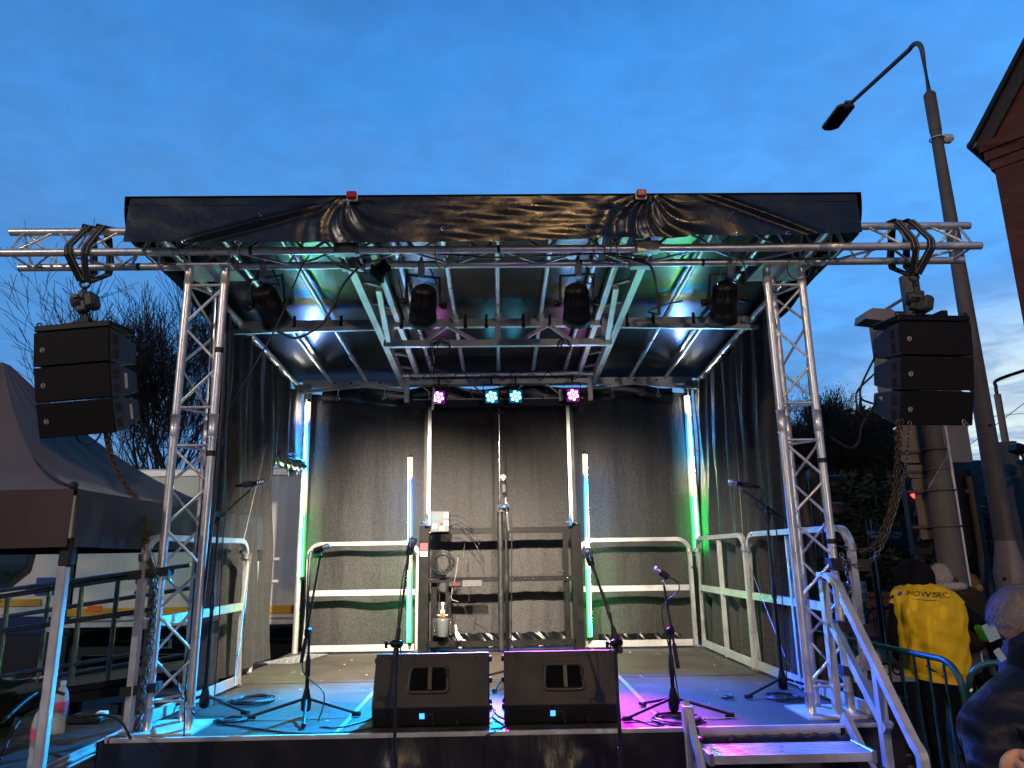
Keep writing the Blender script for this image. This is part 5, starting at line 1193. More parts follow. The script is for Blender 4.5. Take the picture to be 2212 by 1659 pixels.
for x, y in ((X1-.03, Y0+.04), (X0+.03, Y0+.04), (X1-.03, Y1-.04), (X0+.03, Y1-.04)):
    b = MB(); b.bbox((x, y, 1.04), (.047, .047, 2.06), .008); L_ = b.build('leg', 'alu_box', t)
    b = MB(); b.bbox((x+.01, y, 1.79), (.062, .06, .14), .01); b.build('slider', 'rubber', L_)
b = MB()
for k in range(2): b.bar((X1-.05, Y0+.06+1.4*k, 1.95-.12*k), (X1-.06, Y0+1.46+1.4*k, 1.83+.12*k), .012, .025); b.bar((X1-.05, Y0+.06+1.4*k, 1.83+.0*k), (X1-.06, Y0+1.46+1.4*k, 1.95), .012, .025)
b.build('scissor_truss', 'alu_box', t)
for (a, c, lab) in ((P(168, 1055, 3.6), P(345, 1130, 4.3), 'thin guy line on the gazebo roof, sloping down right'), (P(255, 920, 4.5), P(345, 1250, 4.35), 'thin dark line hanging from the left speakers to the rail')):
    b = MB(); b.tube(a, c, .0025, n=5); b.build('guy_line', 'cable', None, label=lab, cat='wire', group='thin dark lines at the gazebo')

# ------------------------------------------------------------------ side platform with clutter
t = thing('side_platform', 'low black platform with blue lit aluminium edge at the bottom left corner', 'platform', (-3.1, 4.5, 0))
b = MB(); b.box((-3.2, 4.55, .72), (1.8, 1.35, .04)); b.build('top', 'steel_dark', t)
b = MB(); b.box((-2.29, 4.55, .705), (.02, 1.35, .09)); b.box((-2.276, 4.55, .72), (.012, 1.35, .012)); b.box((-2.276, 4.55, .69), (.012, 1.35, .012)); b.build('edge_profile', 'alu', t)
b = MB(); b.box((-3.2, 3.865, .705), (1.84, .02, .09)); b.build('edge_profile', 'alu', t)
for x, y in ((-2.36, 5.05), (-3.9, 5.05), (-2.36, 4.0), (-3.9, 4.0)):
    b = MB(); b.tube((x, y, 0), (x, y, .7), .024, n=12); b.build('leg', 'alu', t)
def bottle(px, py, Y, label, h=.3, m='bottle_label', lean=0):
    p = at(px, py, Y); p.z = .74; t = thing('water_bottle', label, 'bottle', p, 'plastic bottles on the side platform'); s = h/.3; R = Matrix.Rotation(lean, 3, 'Y')@V((0, 0, 1))
    b = MB(); b.lathe([(.03*s, 0), (.038*s, .01*s), (.037*s, .05*s), (.034*s, .06*s), (.038*s, .08*s), (.036*s, .1*s), (.039*s, .12*s), (.04*s, .2*s), (.032*s, .24*s), (.014*s, .27*s), (.013*s, .28*s)], p, R, 18); b.build('body', 'bottle', t)
    b = MB(); b.lathe([(.0405*s, .125*s), (.0412*s, .185*s)], p, R, 18, cap=False); b.build('label', m, t)
    b = MB(); b.lathe([(.0155*s, .275*s), (.0155*s, .3*s)], p, R, 14); b.build('cap', 'white_plastic', t)
bottle(84, 1600, 3.98, 'clear water bottle with pink label standing left of the gazebo leg', .31)
bottle(128, 1550, 4.7, 'clear bottle with red label standing right of the gazebo leg', .3)
t = thing('mixing_case', 'dark equipment case under a green cloth on the side platform', 'case', (-2.95, 4.6, .74))
b = MB(); b.bbox((-3.5, 4.75, .84), (.8, .5, .2), .02); b.build('case', 'black_plastic', t)
b = MB(); b.grid(lambda u, v: V((-3.95+.9*u, 4.45+.62*v, .955+.02*sin(u*13)*sin(v*7)+.05*v-(.1*(1-min(1, v*8))))), 30, 20); b.build('cloth', 'green_cloth', t)
b = MB()
for k in range(9): b.tube((-3.8+.075*k, 4.495, .83), (-3.8+.075*k, 4.47, .84), .008, n=8)
b.build('connector', 'chrome', t)
cable([P(5, 1560, 4.0), P(60, 1510, 4.3), P(100, 1490, 4.45), P(140, 1500, 4.5)], .01, 'black cable running across the platform to the equipment case', grp='cables at the side platform')
cable([P(0, 1640, 3.7), P(40, 1560, 4.0), P(85, 1530, 4.2)], .008, 'second black cable hanging off the platform at the far left', grp='cables at the side platform')
cable([P(165, 1550, 4.5), P(225, 1545, 4.4), P(262, 1560, 4.25), P(282, 1595, 4.1)], .008, 'black cable dropping over the platform edge beside the skirt', grp='cables at the side platform')
b = MB(); b.bbox(at(188, 1560, 4.6)+V((0, 0, .02)), (.2, .12, .05), .015); b.build('equipment_bag', 'rubber', None, label='black bag lying on the platform beside a small cream box', cat='bag')
b = MB(); b.bbox(at(220, 1550, 4.62)+V((0, 0, .02)), (.06, .05, .03), .008); b.build('small_box', 'white_plastic', None, label='small cream plastic box on the side platform', cat='box')
# ------------------------------------------------------------------ hedge, trees, walls, houses on the right
b = MB(); q = random.Random(4)
# bare bush
bp = at(1775, 1195, 17); bp.z = 0
t = thing('round_bush', 'round leafless bush with fine twigs right of the right truss tower', 'bush', bp)
cr_ = MB(); tw = []
for j in range(9):
    a = 2*pi*j/9; grow(cr_, bp+V((0, 0, 1.2)), V((cos(a)*.4, sin(a)*.4, 1)).normalized(), 1.08, .045, 7, q, .5, .12, 4, .8, tw)
cr_.build('branches', 'bark', t)
lb = MB()
for p, d in tw:
    for _ in range(2):
        o = p+V((q.uniform(-.1, .1), q.uniform(-.1, .1), q.uniform(-.1, .1))); lb.add([o, o+V((.022, 0, .01)), o+V((.01, 0, .03))], [(0, 1, 2)])
for k in range(9): leaf_mass(lb, bp+V((q.uniform(-1.6, 1.6), q.uniform(-.5, .5), q.uniform(.8, 2.6))), (.9, .7, .7), 420, .07, q)
lb.build('foliage', 'leaf_dark', t)
def conifer(px, Y, ztop, w, label, seed):
    q = random.Random(seed); c = at(px, 1195, Y); c.z = 0; t = thing('conifer', label, 'tree', c, 'dark evergreens behind the brick wall')
    b = MB(); b.path([c, c+V((.05, 0, ztop*.5)), c+V((0, 0, ztop*.95))], .12, 7, rs=[.16, .09, .02]); b.build('trunk', 'bark', t)
    b = MB()
    for k in range(60):
        f = q.random()**.8; z = ztop*f; r = w*(1-f)**.7*q.uniform(.5, 1); a = q.uniform(0, 2*pi)
        leaf_mass(b, c+V((cos(a)*r, sin(a)*r, z)), (.38, .38, .22+.15*q.random()), 110, .15, q)
    for k in range(26):    # upright tips
        f = q.uniform(.55, 1); a = q.uniform(0, 2*pi); r = w*(1-f)**.8; p = c+V((cos(a)*r, sin(a)*r, ztop*f))
        for j in range(30): 
            u = q.random(); o = p+V((q.gauss(0, .07)*(1-u), q.gauss(0, .07)*(1-u), u*.5)); b.add([o, o+V((.06, 0, .03)), o+V((.02, .02, .11))], [(0, 1, 2)])
    b.build('crown', 'leaf_dark', t)
conifer(1895, 17, 4.95, 1.0, 'dark evergreen nearest the bare bush', 1)
conifer(1935, 18, 5.1, 1.0, 'dark evergreen with pointed tips left of the signpost', 2)
conifer(1990, 19, 4.6, 1.6, 'dark evergreen mostly hidden behind the signpost', 3)
b = MB(); q = random.Random(8)
for k in range(330):
    px = q.uniform(1690, 2230); Y = q.uniform(15.8, 17.5); c = at(px, 1195, Y); top = 3.3 if px < 2040 else 2.6
    leaf_mass(b, (c.x, c.y, q.uniform(.7, top)), (.5, .4, .4), 90, .14, q)
b.build('ivy_hedge', 'leaf', None, kind='stuff', label='overgrown dark ivy hedge behind the low brick wall', cat='hedge')
b = MB()
for k in range(520):
    px = q.uniform(1700, 2230); Y = q.uniform(15.2, 15.9); c = at(px, 1195, Y); o = V((c.x, c.y, q.uniform(.6, 3.0))); d = V((q.gauss(0, .6), q.gauss(0, .4), q.gauss(.1, .5))).normalized()
    b.path([o, o+d*.35, o+d*.6+V((q.gauss(0, .12), 0, q.gauss(-.1, .1)))], .009, 3, rs=[.012, .008, .003], cap=False)
b.build('bramble_stems', 'leaf_dry', None, kind='stuff', label='pale dry bramble stems hanging over the hedge', cat='bramble')
uvx = lambda p: (p.x+p.y, p.z)
t = thing('brick_wall', 'low red brick wall with coping across the road on the right', 'wall', (10, 15, 0))
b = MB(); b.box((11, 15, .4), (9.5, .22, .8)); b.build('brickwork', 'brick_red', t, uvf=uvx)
b = MB(); b.box((11, 15, .84), (9.6, .3, .08)); b.build('coping', 'brick_red', t, uvf=lambda p: (p.z*1.0, p.x))
t = thing('iron_railing', 'thin black iron railing in front of the low brick wall', 'railing', (9, 14.2, 0))
for z in (.08, .62):
    b = MB(); b.box((9.5, 14.2, z), (6, .03, .025)); b.build('rail', 'iron_black', t)
for k in range(38):
    b = MB(); b.tube((6.6+.16*k, 14.2, 0), (6.6+.16*k, 14.2, .7), .008, n=5); b.build('upright_bar', 'iron_black', t)
# terrace house
t = thing('terrace_house', 'distant house with a dark tiled roof low on the right', 'house', (19, 26, 0))
hx0, hx1 = 14.6, 24
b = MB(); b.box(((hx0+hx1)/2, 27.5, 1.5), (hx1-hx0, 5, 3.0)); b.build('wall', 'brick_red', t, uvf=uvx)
b = MB(); 
for k in range(16):
    z0, z1 = 3.0+k*.125, 3.0+(k+1)*.125+.015; y0_, y1_ = 24.8+k*.17, 24.8+(k+1)*.17+.02
    b.prism([(hx0-.2, y0_, z0), (hx0-.2, y1_, z1), (hx0-.2, y1_, z1-.03), (hx0-.2, y0_-.0, z0-.04)], (hx1-hx0+.4, 0, 0))
b.prism([(hx0-.2, 27.5, 5.0), (hx0-.2, 30.2, 3.0), (hx0-.2, 30.2, 2.95), (hx0-.2, 27.5, 4.95)], (hx1-hx0+.4, 0, 0)); b.build('roof', 'roof_tile', t)
b = MB(); b.box((16.4, 26.3, 5.0), (.5, .5, .7)); b.box((22.4, 26.5, 5.0), (.6, .5, .6)) if 0 else None
for px, pyy in ((2060, 968), (2185, 985)):
    a_ = thing('television_aerial', 'thin television aerial on the distant roof, %s one' % ('left' if px < 2100 else 'right'), 'aerial', at(px, 1005, 27), 'television aerials')
    p = at(px, pyy, 27); b = MB(); b.tube(V((p.x+.25, 27, 4.6)), V((p.x+.25, 27, p.z+.1)), .03, n=5); b.build('mast', 'iron_black', a_)
    b = MB(); b.tube(p+V((-.45, 0, 0)), p+V((.5, 0, 0)), .02, n=5)
    for k in range(6): b.tube(p+V((-.4+.13*k, 0, -.12)), p+V((-.4+.13*k, 0, .12)), .012, n=4)
    b.build('elements', 'iron_black', a_)
for (a, c, lab) in ((at(1860, 927, 22), at(2240, 890, 30), 'thin overhead wire crossing behind the signpost'), (at(2030, 1010, 26), at(2240, 850, 20), 'thin overhead wire rising to the right')):
    b = MB(); b.tube(a, c, .012, n=5); b.build('overhead_wire', 'iron_black', None, label=lab, cat='wire')
# near brick gable
t = thing('brick_building', 'dark brick building gable rising out of the top right corner', 'building', (8, 9, 0))
c0 = V((7.38, 9.5, 0)); gd_ = V((.62, -.785, 0)); back = V((.785, .62, 0))
zE = 7.62; wlen = 7
b = MB(); A0, A1 = c0, c0+gd_*wlen
b.prism([A0, A1, A1+V((0, 0, zE)), A0+gd_*(wlen/2)+V((0, 0, zE+4.9)), A0+V((0, 0, zE))], back*6)
uvb = lambda p: ((p-c0).dot(gd_)+(p-c0).dot(back), p.z)
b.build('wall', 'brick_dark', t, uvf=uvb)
b = MB()
for k, (zz, pr) in enumerate(((zE-.45, .03), (zE-.3, .07), (zE-.15, .11))):
    b.obox(c0+gd_*(.25-pr*.5)+V((0, 0, zz+.075))+back*(.15-pr*.5), gd_*(.26+pr*.5), back*(.15+pr*.5), (0, 0, .074))
b.build('corbel', 'brick_dark', t, uvf=uvb)
b = MB(); 
sl = V((gd_.x*(wlen/2), gd_.y*(wlen/2), 4.9)).normalized(); P0 = A0+V((0, 0, zE+.08))-sl*.2
nrm = V((0, 0, 1))-sl*sl.z; nrm.normalize()
b.obox(P0+sl*2.9+nrm*.0-back*.06, sl*2.9, -back*.025, nrm*.09); b.build('bargeboard', 'painted_board', t)
b = MB(); b.obox(P0+sl*2.9+nrm*.12+back*2.9, sl*2.92, back*3.08, nrm*.03); b.build('roof', 'roof_tile', t)
b = MB(); gp = A0+V((0, 0, zE+.02))-gd_*.2; b.tube(gp-back*.12, gp+back*5, .07, n=12); b.build('gutter', 'concrete', t)

# ------------------------------------------------------------------ lamp columns, signs, signals
t = thing('street_lamp', 'tall grey street lamp with a long bent arm and flat head at upper right', 'street lamp', (4.93, 7.1, 0))
B_ = V((4.93, 7.1, 0)); ztop = at(1996, 200, 7.1).z
b = MB(); b.lathe([(.145, 0), (.145, 1.5), (.095, 1.75), (.095, 1.8)], B_, (0, 0, 1), 20); b.build('base_section', 'concrete', t)
b = MB(); b.lathe([(.095, 1.75), (.078, 4), (.056, ztop-.5)], B_, (0, 0, 1), 20); b.build('column', 'column_grey', t)
b = MB(); b.lathe([(.062, ztop-.5), (.064, ztop-.03), (.045, ztop)], B_, (0, 0, 1), 18); b.build('collar', 'column_grey', t)
hp = at(1828, 232, 9.0); q0 = B_+V((0, 0, ztop-.05)); tp = at(1984, 92, 7.25)
h_ = hp-q0; hh = V((h_.x, h_.y, 0)).normalized(); tz = at(1984, 90, 7.2).z; rr_ = .2
arm = [q0, V((q0.x, q0.y, tz-rr_))]+[V((q0.x, q0.y, tz-rr_))+hh*(rr_*(1-cos(a)))+V((0, 0, rr_*sin(a))) for a in [radians(100)*i/8 for i in range(1, 9)]]+[hp]
b = MB(); b.path(arm, .028, 10); b.build('arm', 'column_grey', t)
hd = (hp-tp).normalized(); hx = V((hd.x, hd.y, 0)).normalized(); hy = V((-hx.y, hx.x, 0)); hz = V((0, 0, 1))
c = hp+hx*.22
b = MB(); b.prism([c+hx*-.26+hy*-.09, c+hx*-.22+hy*-.125, c+hx*.3+hy*-.125, c+hx*.36+hy*-.05, c+hx*.36+hy*.05, c+hx*.3+hy*.125, c+hx*-.22+hy*.125, c+hx*-.26+hy*.09], (0, 0, .035)); b.build('lamp_head', 'column_grey', t)
b = MB(); b.obox(c+hx*.05-hz*.006, hx*.2, hy*.09, hz*.004); b.build('lens', 'glass_dark', t)
b = MB(); b.obox(c-hx*.22+hz*.04, hx*.08, hy*.04, hz*.02); b.build('spigot', 'column_grey', t)
sp_ = at(2030, 300, 7.1); b = MB(); b.bbox((B_.x+.12, B_.y, sp_.z), (.12, .1, .1), .03); b.torus((B_.x, B_.y, sp_.z), .075, .008); b.build('sensor', 'badge_white', t)
b = MB()
for px, py in ((2050, 530), (2140, 918), (2172, 1250)): b.ball((at(px, py, 7.0).x, 7.1-.09, at(px, py, 7.0).z), .015, 8, 6)
b.build('service_hole', 'rubber', t)

SPx = at(2008, 900, 6.5).x
t = thing('sign_post', 'thick grey post carrying the backs of grey road signs behind the right speakers', 'sign post', (SPx, 6.5, 0)); zt_ = at(1962, 598, 6.5).z
b = MB(); b.lathe([(.115, 0), (.112, 2.2), (.085, 2.6), (.085, zt_)], (SPx, 6.5, 0), (0, 0, 1), 20); b.build('post', 'column_grey', t)
b = MB(); b.box((SPx+.085, 6.43, 1.9), (.02, .02, 2.6)); b.build('conduit', 'badge_white', t)
def plate(x0, x1, y0, y1, Y=6.36, m='sign_back', r=.03):
    a, c_ = at(x0, y1, Y), at(x1, y0, Y); zz0, zz1, xa, xb = a.z, c_.z, a.x, c_.x; pts = []
    for sx, sz, a0 in ((1, 1, 0), (0, 1, pi/2), (0, 0, pi), (1, 0, 3*pi/2)):
        cx_, cz_ = (xb-r if sx else xa+r), (zz1-r if sz else zz0+r); pts += [V((cx_+r*cos(a0+pi/2*i/4), Y, cz_+r*sin(a0+pi/2*i/4))) for i in range(5)]
    b = MB(); b.prism(pts, (0, .008, 0)); return b.build('sign_plate', m, t)
YS = 6.64
plate(1905, 1955, 672, 905, YS); plate(1948, 2054, 700, 1000, YS); plate(1962, 2050, 1003, 1032, YS-.01); plate(1972, 2054, 1033, 1060, YS); plate(1990, 2030, 1062, 1165, YS, r=.02)
b = MB()
for y in (975, 1018, 1062, 1138):
    z = at(2010, y, YS-.02).z; b.box((SPx-.03, YS-.02, z), (.42, .02, .022)); b.torus((SPx, 6.5, z), .118 if z < 2.3 else .095, .009)
b.build('sign_bracket', 'column_grey', t)
b = MB(); a = at(1915, 690, 6.1); pz = zt_-.45
b.prism([at(1870, 688, 6.2), at(1872, 672, 6.2), at(1885, 665, 6.2), at(1928, 668, 6.2), at(1945, 686, 6.2), at(1925, 694, 6.2)], (0, .22, .0)); b.build('lantern', 'sign_back', t)
b = MB(); b.tube(at(1915, 668, 6.3), (SPx-.08, 6.5, at(1955, 645, 6.5).z), .016); b.build('lantern_arm', 'sign_back', t)

def signal(px, py, Y, label, facing, lit=0, poleto=0):
    c = at(px, py, Y); t = thing('traffic_signal', label, 'traffic light', (c.x, c.y, 0), 'traffic lights on the right')
    fx = V((sin(facing), -cos(facing), 0)); sx_ = V((cos(facing), sin(facing), 0)); k_ = 1
    b = MB(); b.obox(c+fx*0, sx_*.12, fx*.06, V((0, 0, .43))); b.build('head', 'rubber', t)
    for i in range(3):
        o = c+fx*.06+V((0, 0, .27-.27*i))
        b = MB(); b.lathe([(.09, 0), (.08, .012), (.0, .02)], o, fx, 18, cap=False); b.build('lamp', 'red_lamp' if (lit and i == 0) else 'glass_dark', t)
        b = MB(); V0 = [(o+(sx_*cos(a)+V((0, 0, 1))*sin(a))*.1, o+fx*.17+(sx_*cos(a)+V((0, 0, 1))*sin(a))*.095) for a in [radians(-20)+radians(220)*j/14 for j in range(15)]]
        b.add([p for pr_ in V0 for p in pr_], [(2*j, 2*j+1, 2*j+3, 2*j+2) for j in range(14)], True); b.build('visor', 'rubber', t, thick=.006)
    b = MB(); pb = c-fx*.12; b.tube((pb.x, pb.y, 0), (pb.x, pb.y, c.z+.35), .05, n=12); b.box((pb+c)/2+V((0, 0, .2)), (.1, .14, .04)); b.build('pole', 'column_grey', t)
signal(1768, 1108, 7.2, 'traffic light with black hoods facing right beside the right tower', radians(75), 1)
signal(1690, 1150, 9.5, 'traffic light glowing red just left of the right tower leg', radians(20), 1)
signal(1984, 1114, 8.2, 'traffic light mostly hidden behind the road signs, a red sliver showing', radians(-6), 1)
signal(2083, 1104, 7.6, 'black back of a traffic light right of the signpost', radians(205), 0)

fp = at(1880, 1150, 9)
t = thing('finger_post', 'black fingerpost with dark boards, white lettering and a walking figure', 'signpost', (fp.x, 9, 0))
b = MB(); b.tube((fp.x, 9, 0), (fp.x, 9, at(1880, 1125, 9).z), .04, n=10); b.build('post', 'iron_black', t)
b = MB(); b.box((fp.x-.002, 8.957, 1.1), (.008, .004, 2.0)); b.build('reflection_line', 'badge_white', t)  # white strip put in for the thin reflection running down the post
b = MB(); p0, p1 = at(1884, 1152, 8.95), at(1998, 1168, 8.95); b.bar(p0, p1, .02, .24); b.build('board', 'text_black', t)
Rt = Matrix.Rotation(.06, 3, 'Y')@RX90
text_mesh('lettering', 'Early Corner Way', .058, at(1911, 1151, 8.935), Rt, 'badge_white', t); text_mesh('lettering', 'Sunset Hill Park', .058, at(1911, 1159, 8.935), Rt, 'badge_white', t)
b = MB(); w = at(1976, 1164, 8.93); b.ball(w+V((.005, 0, .075)), (.014, .003, .014), 10, 6)
for a_, c_ in (((.005, .055), (-.005, .0)), ((-.003, .005), (-.035, -.065)), ((-.003, .005), (.03, -.062)), ((.0, .05), (-.03, .01)), ((.0, .05), (.032, .015))): b.bar(w+V((a_[0], 0, a_[1])), w+V((c_[0], 0, c_[1])), .004, .018, upv=(0, 1, 0)); b.bar(w+V((a_[0], 0, a_[1])), w+V((c_[0], 0, c_[1])), .018, .004, upv=(0, 1, 0))
b.build('walking_figure', 'badge_white', t)
np_ = at(1846, 1278, 10)
t = thing('street_name_sign', 'white street name plate with LANE and ROAD above the road on the right', 'sign', (np_.x, 10, 0))
b = MB(); b.bbox(np_, (.34, .02, .26), .006); b.build('plate', 'badge_white', t)
text_mesh('lettering', 'LANE \u2192', .085, np_+V((0, -.013, .06)), RX90, 'text_black', t); text_mesh('lettering', 'ROAD', .1, np_+V((.02, -.013, -.06)), RX90, 'text_black', t)
b = MB()
for dx in (-.12, .12): b.tube((np_.x+dx, 10.02, 0), (np_.x+dx, 10.02, np_.z), .02, n=8)
b.build('post', 'column_grey', t)

lp = at(2185, 1100, 11); lt = at(2146, 850, 11); lx = at(2180, 1000, 11).x
t = thing('street_lamp', 'slender pale lamp column with a thin curved arm near the right edge', 'street lamp', (lx, 11, 0))
zz = at(2148, 852, 11).z
b = MB(); b.lathe([(.085, 0), (.08, 2.2), (.055, 2.5), (.05, zz)], (lx, 11, 0), (0, 0, 1), 14); b.build('column', 'concrete', t)
b = MB(); b.path(smooth_pts([V((lx, 11, zz-.05)), V((lx, 11, zz+.12)), V((lx+.08, 11, zz+.25)), V((lx+.9, 11, zz+.5))], 6), .026, 8); b.build('arm', 'steel_dark', t)
cx_ = at(2200, 1100, 8.5).x
t = thing('grey_column', 'thick grey column with a flat top at the right edge', 'column', (cx_, 8.5, 0))
zz = at(2182, 955, 8.5).z; b = MB(); b.lathe([(.13, 0), (.12, 2.1), (.1, 2.15), (.1, zz)], (cx_, 8.5, 0), (0, 0, 1), 18); b.build('shaft', 'column_grey', t)
fc = at(2200, 970, 8.0); t = thing('camera_pole', 'small dark surveillance lamp on a bracket at the right edge', 'camera', (fc.x+.08, 8.0, 0))
b = MB(); b.bbox(fc, (.14, .16, .1), .015, Matrix.Rotation(.3, 3, 'Y')); b.build('lamp_body', 'black_plastic', t)
b = MB(); b.tube(fc+V((.03, 0, -.05)), fc+V((.04, 0, -.14)), .015); b.box(fc+V((.06, 0, -.15)), (.16, .08, .04)); b.build('bracket', 'rubber', t)
b = MB(); b.tube((fc.x+.1, 8.0, 0), (fc.x+.1, 8.0, fc.z-.14), .07, n=14); b.build('pole', 'iron_black', t)

# ------------------------------------------------------------------ crowd barriers
def barrier(A, B, label, bend=(1, 1), m='barrier_green', n=9, grp='green crowd barriers', zt=1.1):
    A, B = V((A[0], A[1], 0)), V((B[0], B[1], 0)); d = (B-A).normalized(); L_ = (B-A).length; Z = V((0, 0, 1)); R = .16
    t = thing('crowd_barrier', label, 'barrier', (A+B)/2, grp)
    pts = [A+Z*.12]+[A+Z*(zt-R)]+[A+d*R+Z*(zt-R)+(-d*cos(a)+Z*sin(a))*R for a in [pi/2*i/6 for i in range(1, 7)]]+[B-d*R+Z*(zt-R)+(d*sin(a)+Z*cos(a))*R for a in [pi/2*i/6 for i in range(7)]]+[B+Z*.12]
    b = MB(); b.path(pts, .019, 10); b.build('frame', m, t)
    b = MB(); b.tube(A+Z*.18, B+Z*.18, .015, n=8); b.build('lower_rail', m, t)
    for k in range(n):
        q = A+d*(L_*(k+1)/(n+1)); b = MB(); b.tube(q+Z*.18, q+Z*(zt-.01), .008, n=6); b.build('bar', m, t)
    x = V((-d.y, d.x, 0))
    for q in (A+d*.3, B-d*.3):
        b = MB(); b.tube(q-x*.25+Z*.01, q+x*.25+Z*.01, .016, n=6); b.tube(q+Z*.02, q+Z*.18, .016, n=6); b.build('foot', m, t)
def gz(x, y, z=1.1): p = atz(x, y, z); return (p.x, p.y)
pA, pB = V((*gz(1890, 1393), 0)), V((*gz(2052, 1428), 0)); dd = (pB-pA).normalized(); pB2 = pB+dd*.08
barrier(pB2-dd*2.0, pB2, 'green crowd barrier directly in front of the person in the yellow vest', n=13)
pC = V((*gz(2092, 1428), 0)); pD = V((*gz(2150, 1432), 0)); dd = (pD-pC).normalized(); barrier(pC-dd*.02, pC+dd*1.8, 'green crowd barrier right of the yellow vest, running out of the frame', n=12)
barrier((1.72, 2.62), (3.6, 2.45), 'nearest green crowd barrier, only its top tube showing at the bottom edge', n=10)
for xa, xb in ((4.7, 6.1),):
    barrier((xa, 9.6), (xb, 9.9), 'black pedestrian barrier standing on the far side of the road', m='iron_black', n=9, grp=None, zt=1.0)
# sandwich board
sb = atz(1900, 1470, .6); t = thing('sandwich_board', 'black chalk sandwich board with a white arched top behind the green barrier', 'sign board', (at(1905, 1415, 5.9).x, 5.9, 0))
o = V((at(1905, 1415, 5.9).x, 5.9, 0)); 
b = MB(); b.bbox(o+V((0, 0, .48)), (.5, .02, .78), .006); b.build('board', 'text_black', t)
b = MB(); b.prism([o+V((-.25, -.012, .74))]+[o+V((.25*cos(a)*-1, -.012, .86+.12*sin(a))) for a in [pi*i/12 for i in range(13)]]+[o+V((.25, -.012, .74))], (0, .01, 0)); b.build('header', 'badge_white', t)
text_mesh('lettering', 'TACOS', .13, o+V((0, -.018, .83)), RX90, 'text_black', t); text_mesh('chalk_lettering', 'Tacos', .14, o+V((-.02, -.013, .62)), RX90, 'sign_back', t, shear=.3)
b = MB(); rr = random.Random(5)
for k in range(3): b.path(smooth_pts([o+V((-.16+.3*cos(a)*.5*(1-.2*k)+.1, -.014, .36+.1*sin(a)-.04*k)) for a in [pi*i/6+.3*k for i in range(9)]], 3), .003, 4)
b.box(o+V((.03, -.014, .22)), (.3, .003, .02)); b.box(o+V((.05, -.014, .14)), (.22, .003, .02)); b.build('chalk_drawing', 'sign_back', t)
# ------------------------------------------------------------------ people
def skin(name, nodes, edges, m, parent, sub=2, root=0):
    """continuous surface grown over a skeleton: nodes are (position, radius or (rx, ry))"""
    o3 = wl(parent); me = bpy.data.meshes.new(name); bm = bmesh.new(); lay = bm.verts.layers.skin.verify(); bv = [bm.verts.new(V(p)-o3) for p, r in nodes]
    for a, c in edges: bm.edges.new((bv[a], bv[c]))
    bm.to_mesh(me); bm.free(); me.materials.append(MAT[m])
    o = bpy.data.objects.new(name, me); COL.objects.link(o); o.parent = parent
    s = o.modifiers.new('skin', 'SKIN'); s.use_smooth_shade = True
    L_ = me.skin_vertices[0].data
    for i, (p, r) in enumerate(nodes):
        L_[i].radius = r if hasattr(r, '__len__') else (r, r)
    L_[root].use_root = True
    q = o.modifiers.new('sub', 'SUBSURF'); q.levels = sub; q.render_levels = sub
    return o
def chainE(*runs):
    e = []
    for r in runs: e += [(a, b) for a, b in zip(r, r[1:])]
    return e
def head(parent, c, face, s=1.0, hairm='hair_grey', fluff=0, long_=0, hood=None):
    """head with face looking along 'face', hair cap as its own mesh"""
    c = V(c); f = V(face).normalized(); x, y_ = frame(f); upz = V((0, 0, 1)); sx_ = f.cross(upz).normalized(); uz = sx_.cross(f)
    T = lambda a, b_, z: c+sx_*a*s+f*b_*s+uz*z*s
    def hs(u, v):
        th = pi*v; ph = 2*pi*u; r = sin(th); X_ = .076*r*cos(ph); Y_ = .094*r*sin(ph); Z_ = .115*cos(th)
        if Z_ < 0: X_ *= 1-.25*(-Z_/.115); Y_ *= 1-.12*(-Z_/.115)
        Y_ += .0
        fr_ = max(0, sin(ph))*r
        Y_ += .022*fr_*math.exp(-((X_/.014)**2))*math.exp(-((Z_+.015)/.022)**2)       # nose
        Y_ += .008*fr_*math.exp(-((X_/.024)**2))*math.exp(-((Z_+.058)/.010)**2)       # lips
        Y_ += .010*fr_*math.exp(-((X_/.025)**2))*math.exp(-((Z_+.098)/.018)**2)       # chin
        for e in (-1, 1): Y_ -= .010*fr_*math.exp(-(((X_-e*.032)/.016)**2))*math.exp(-((Z_-.012)/.012)**2)
        return T(X_, Y_, Z_)
    b = MB(); b.grid(hs, 48, 36)
    for e in (-1, 1): b.ball(T(e*.076, -.005, -.005), V((.012, .02, .03))*s, 8, 6)
    h = b.build('head', 'skin', parent)
    b = MB()
    for e in (-1, 1): b.ball(T(e*.031, .078, .012), .011*s, 10, 8)
    b.build('eye', 'badge_white', parent) ; b = MB()
    for e in (-1, 1): b.ball(T(e*.031, .086, .012), .005*s, 8, 6)
    b.build('pupil', 'text_black', parent)
    q = random.Random(int(abs(c.x*100)))
    b = MB(); gr = 1.05 if fluff else 1.0
    def hr(u, v, k=1.0):
        th = pi*.56*v; ph = 2*pi*u; back_ = max(0, -sin(ph))
        if sin(ph) > .3: th *= .62
        th *= 1+.25*back_*(1+long_)
        r = sin(min(th, pi*.93)); return T(.086*k*gr*r*cos(ph), .104*k*gr*r*sin(ph)-.008, .125*k*gr*cos(th)+.004)
    b.grid(hr, 40, 16)
    for _ in range(5200):
        u, v = q.random(), q.random()**.6; k0 = q.uniform(1.0, 1.07); p = hr(u, v, k0); p1 = hr(u+q.gauss(0, .012), v+q.uniform(.05, .16), k0+q.uniform(-.02, .05 if fluff else .02)); p2 = hr(u+q.gauss(0, .02), v+q.uniform(.14, .26), k0+q.uniform(-.03, .1 if fluff else .03))
        w = (p-c).cross(p1-p).normalized()*.0018*s; b.add([p-w, p+w, p1+w, p1-w, p2], [(0, 1, 2, 3), (3, 2, 4)])
    b.build('hair', hairm, parent)
    return h
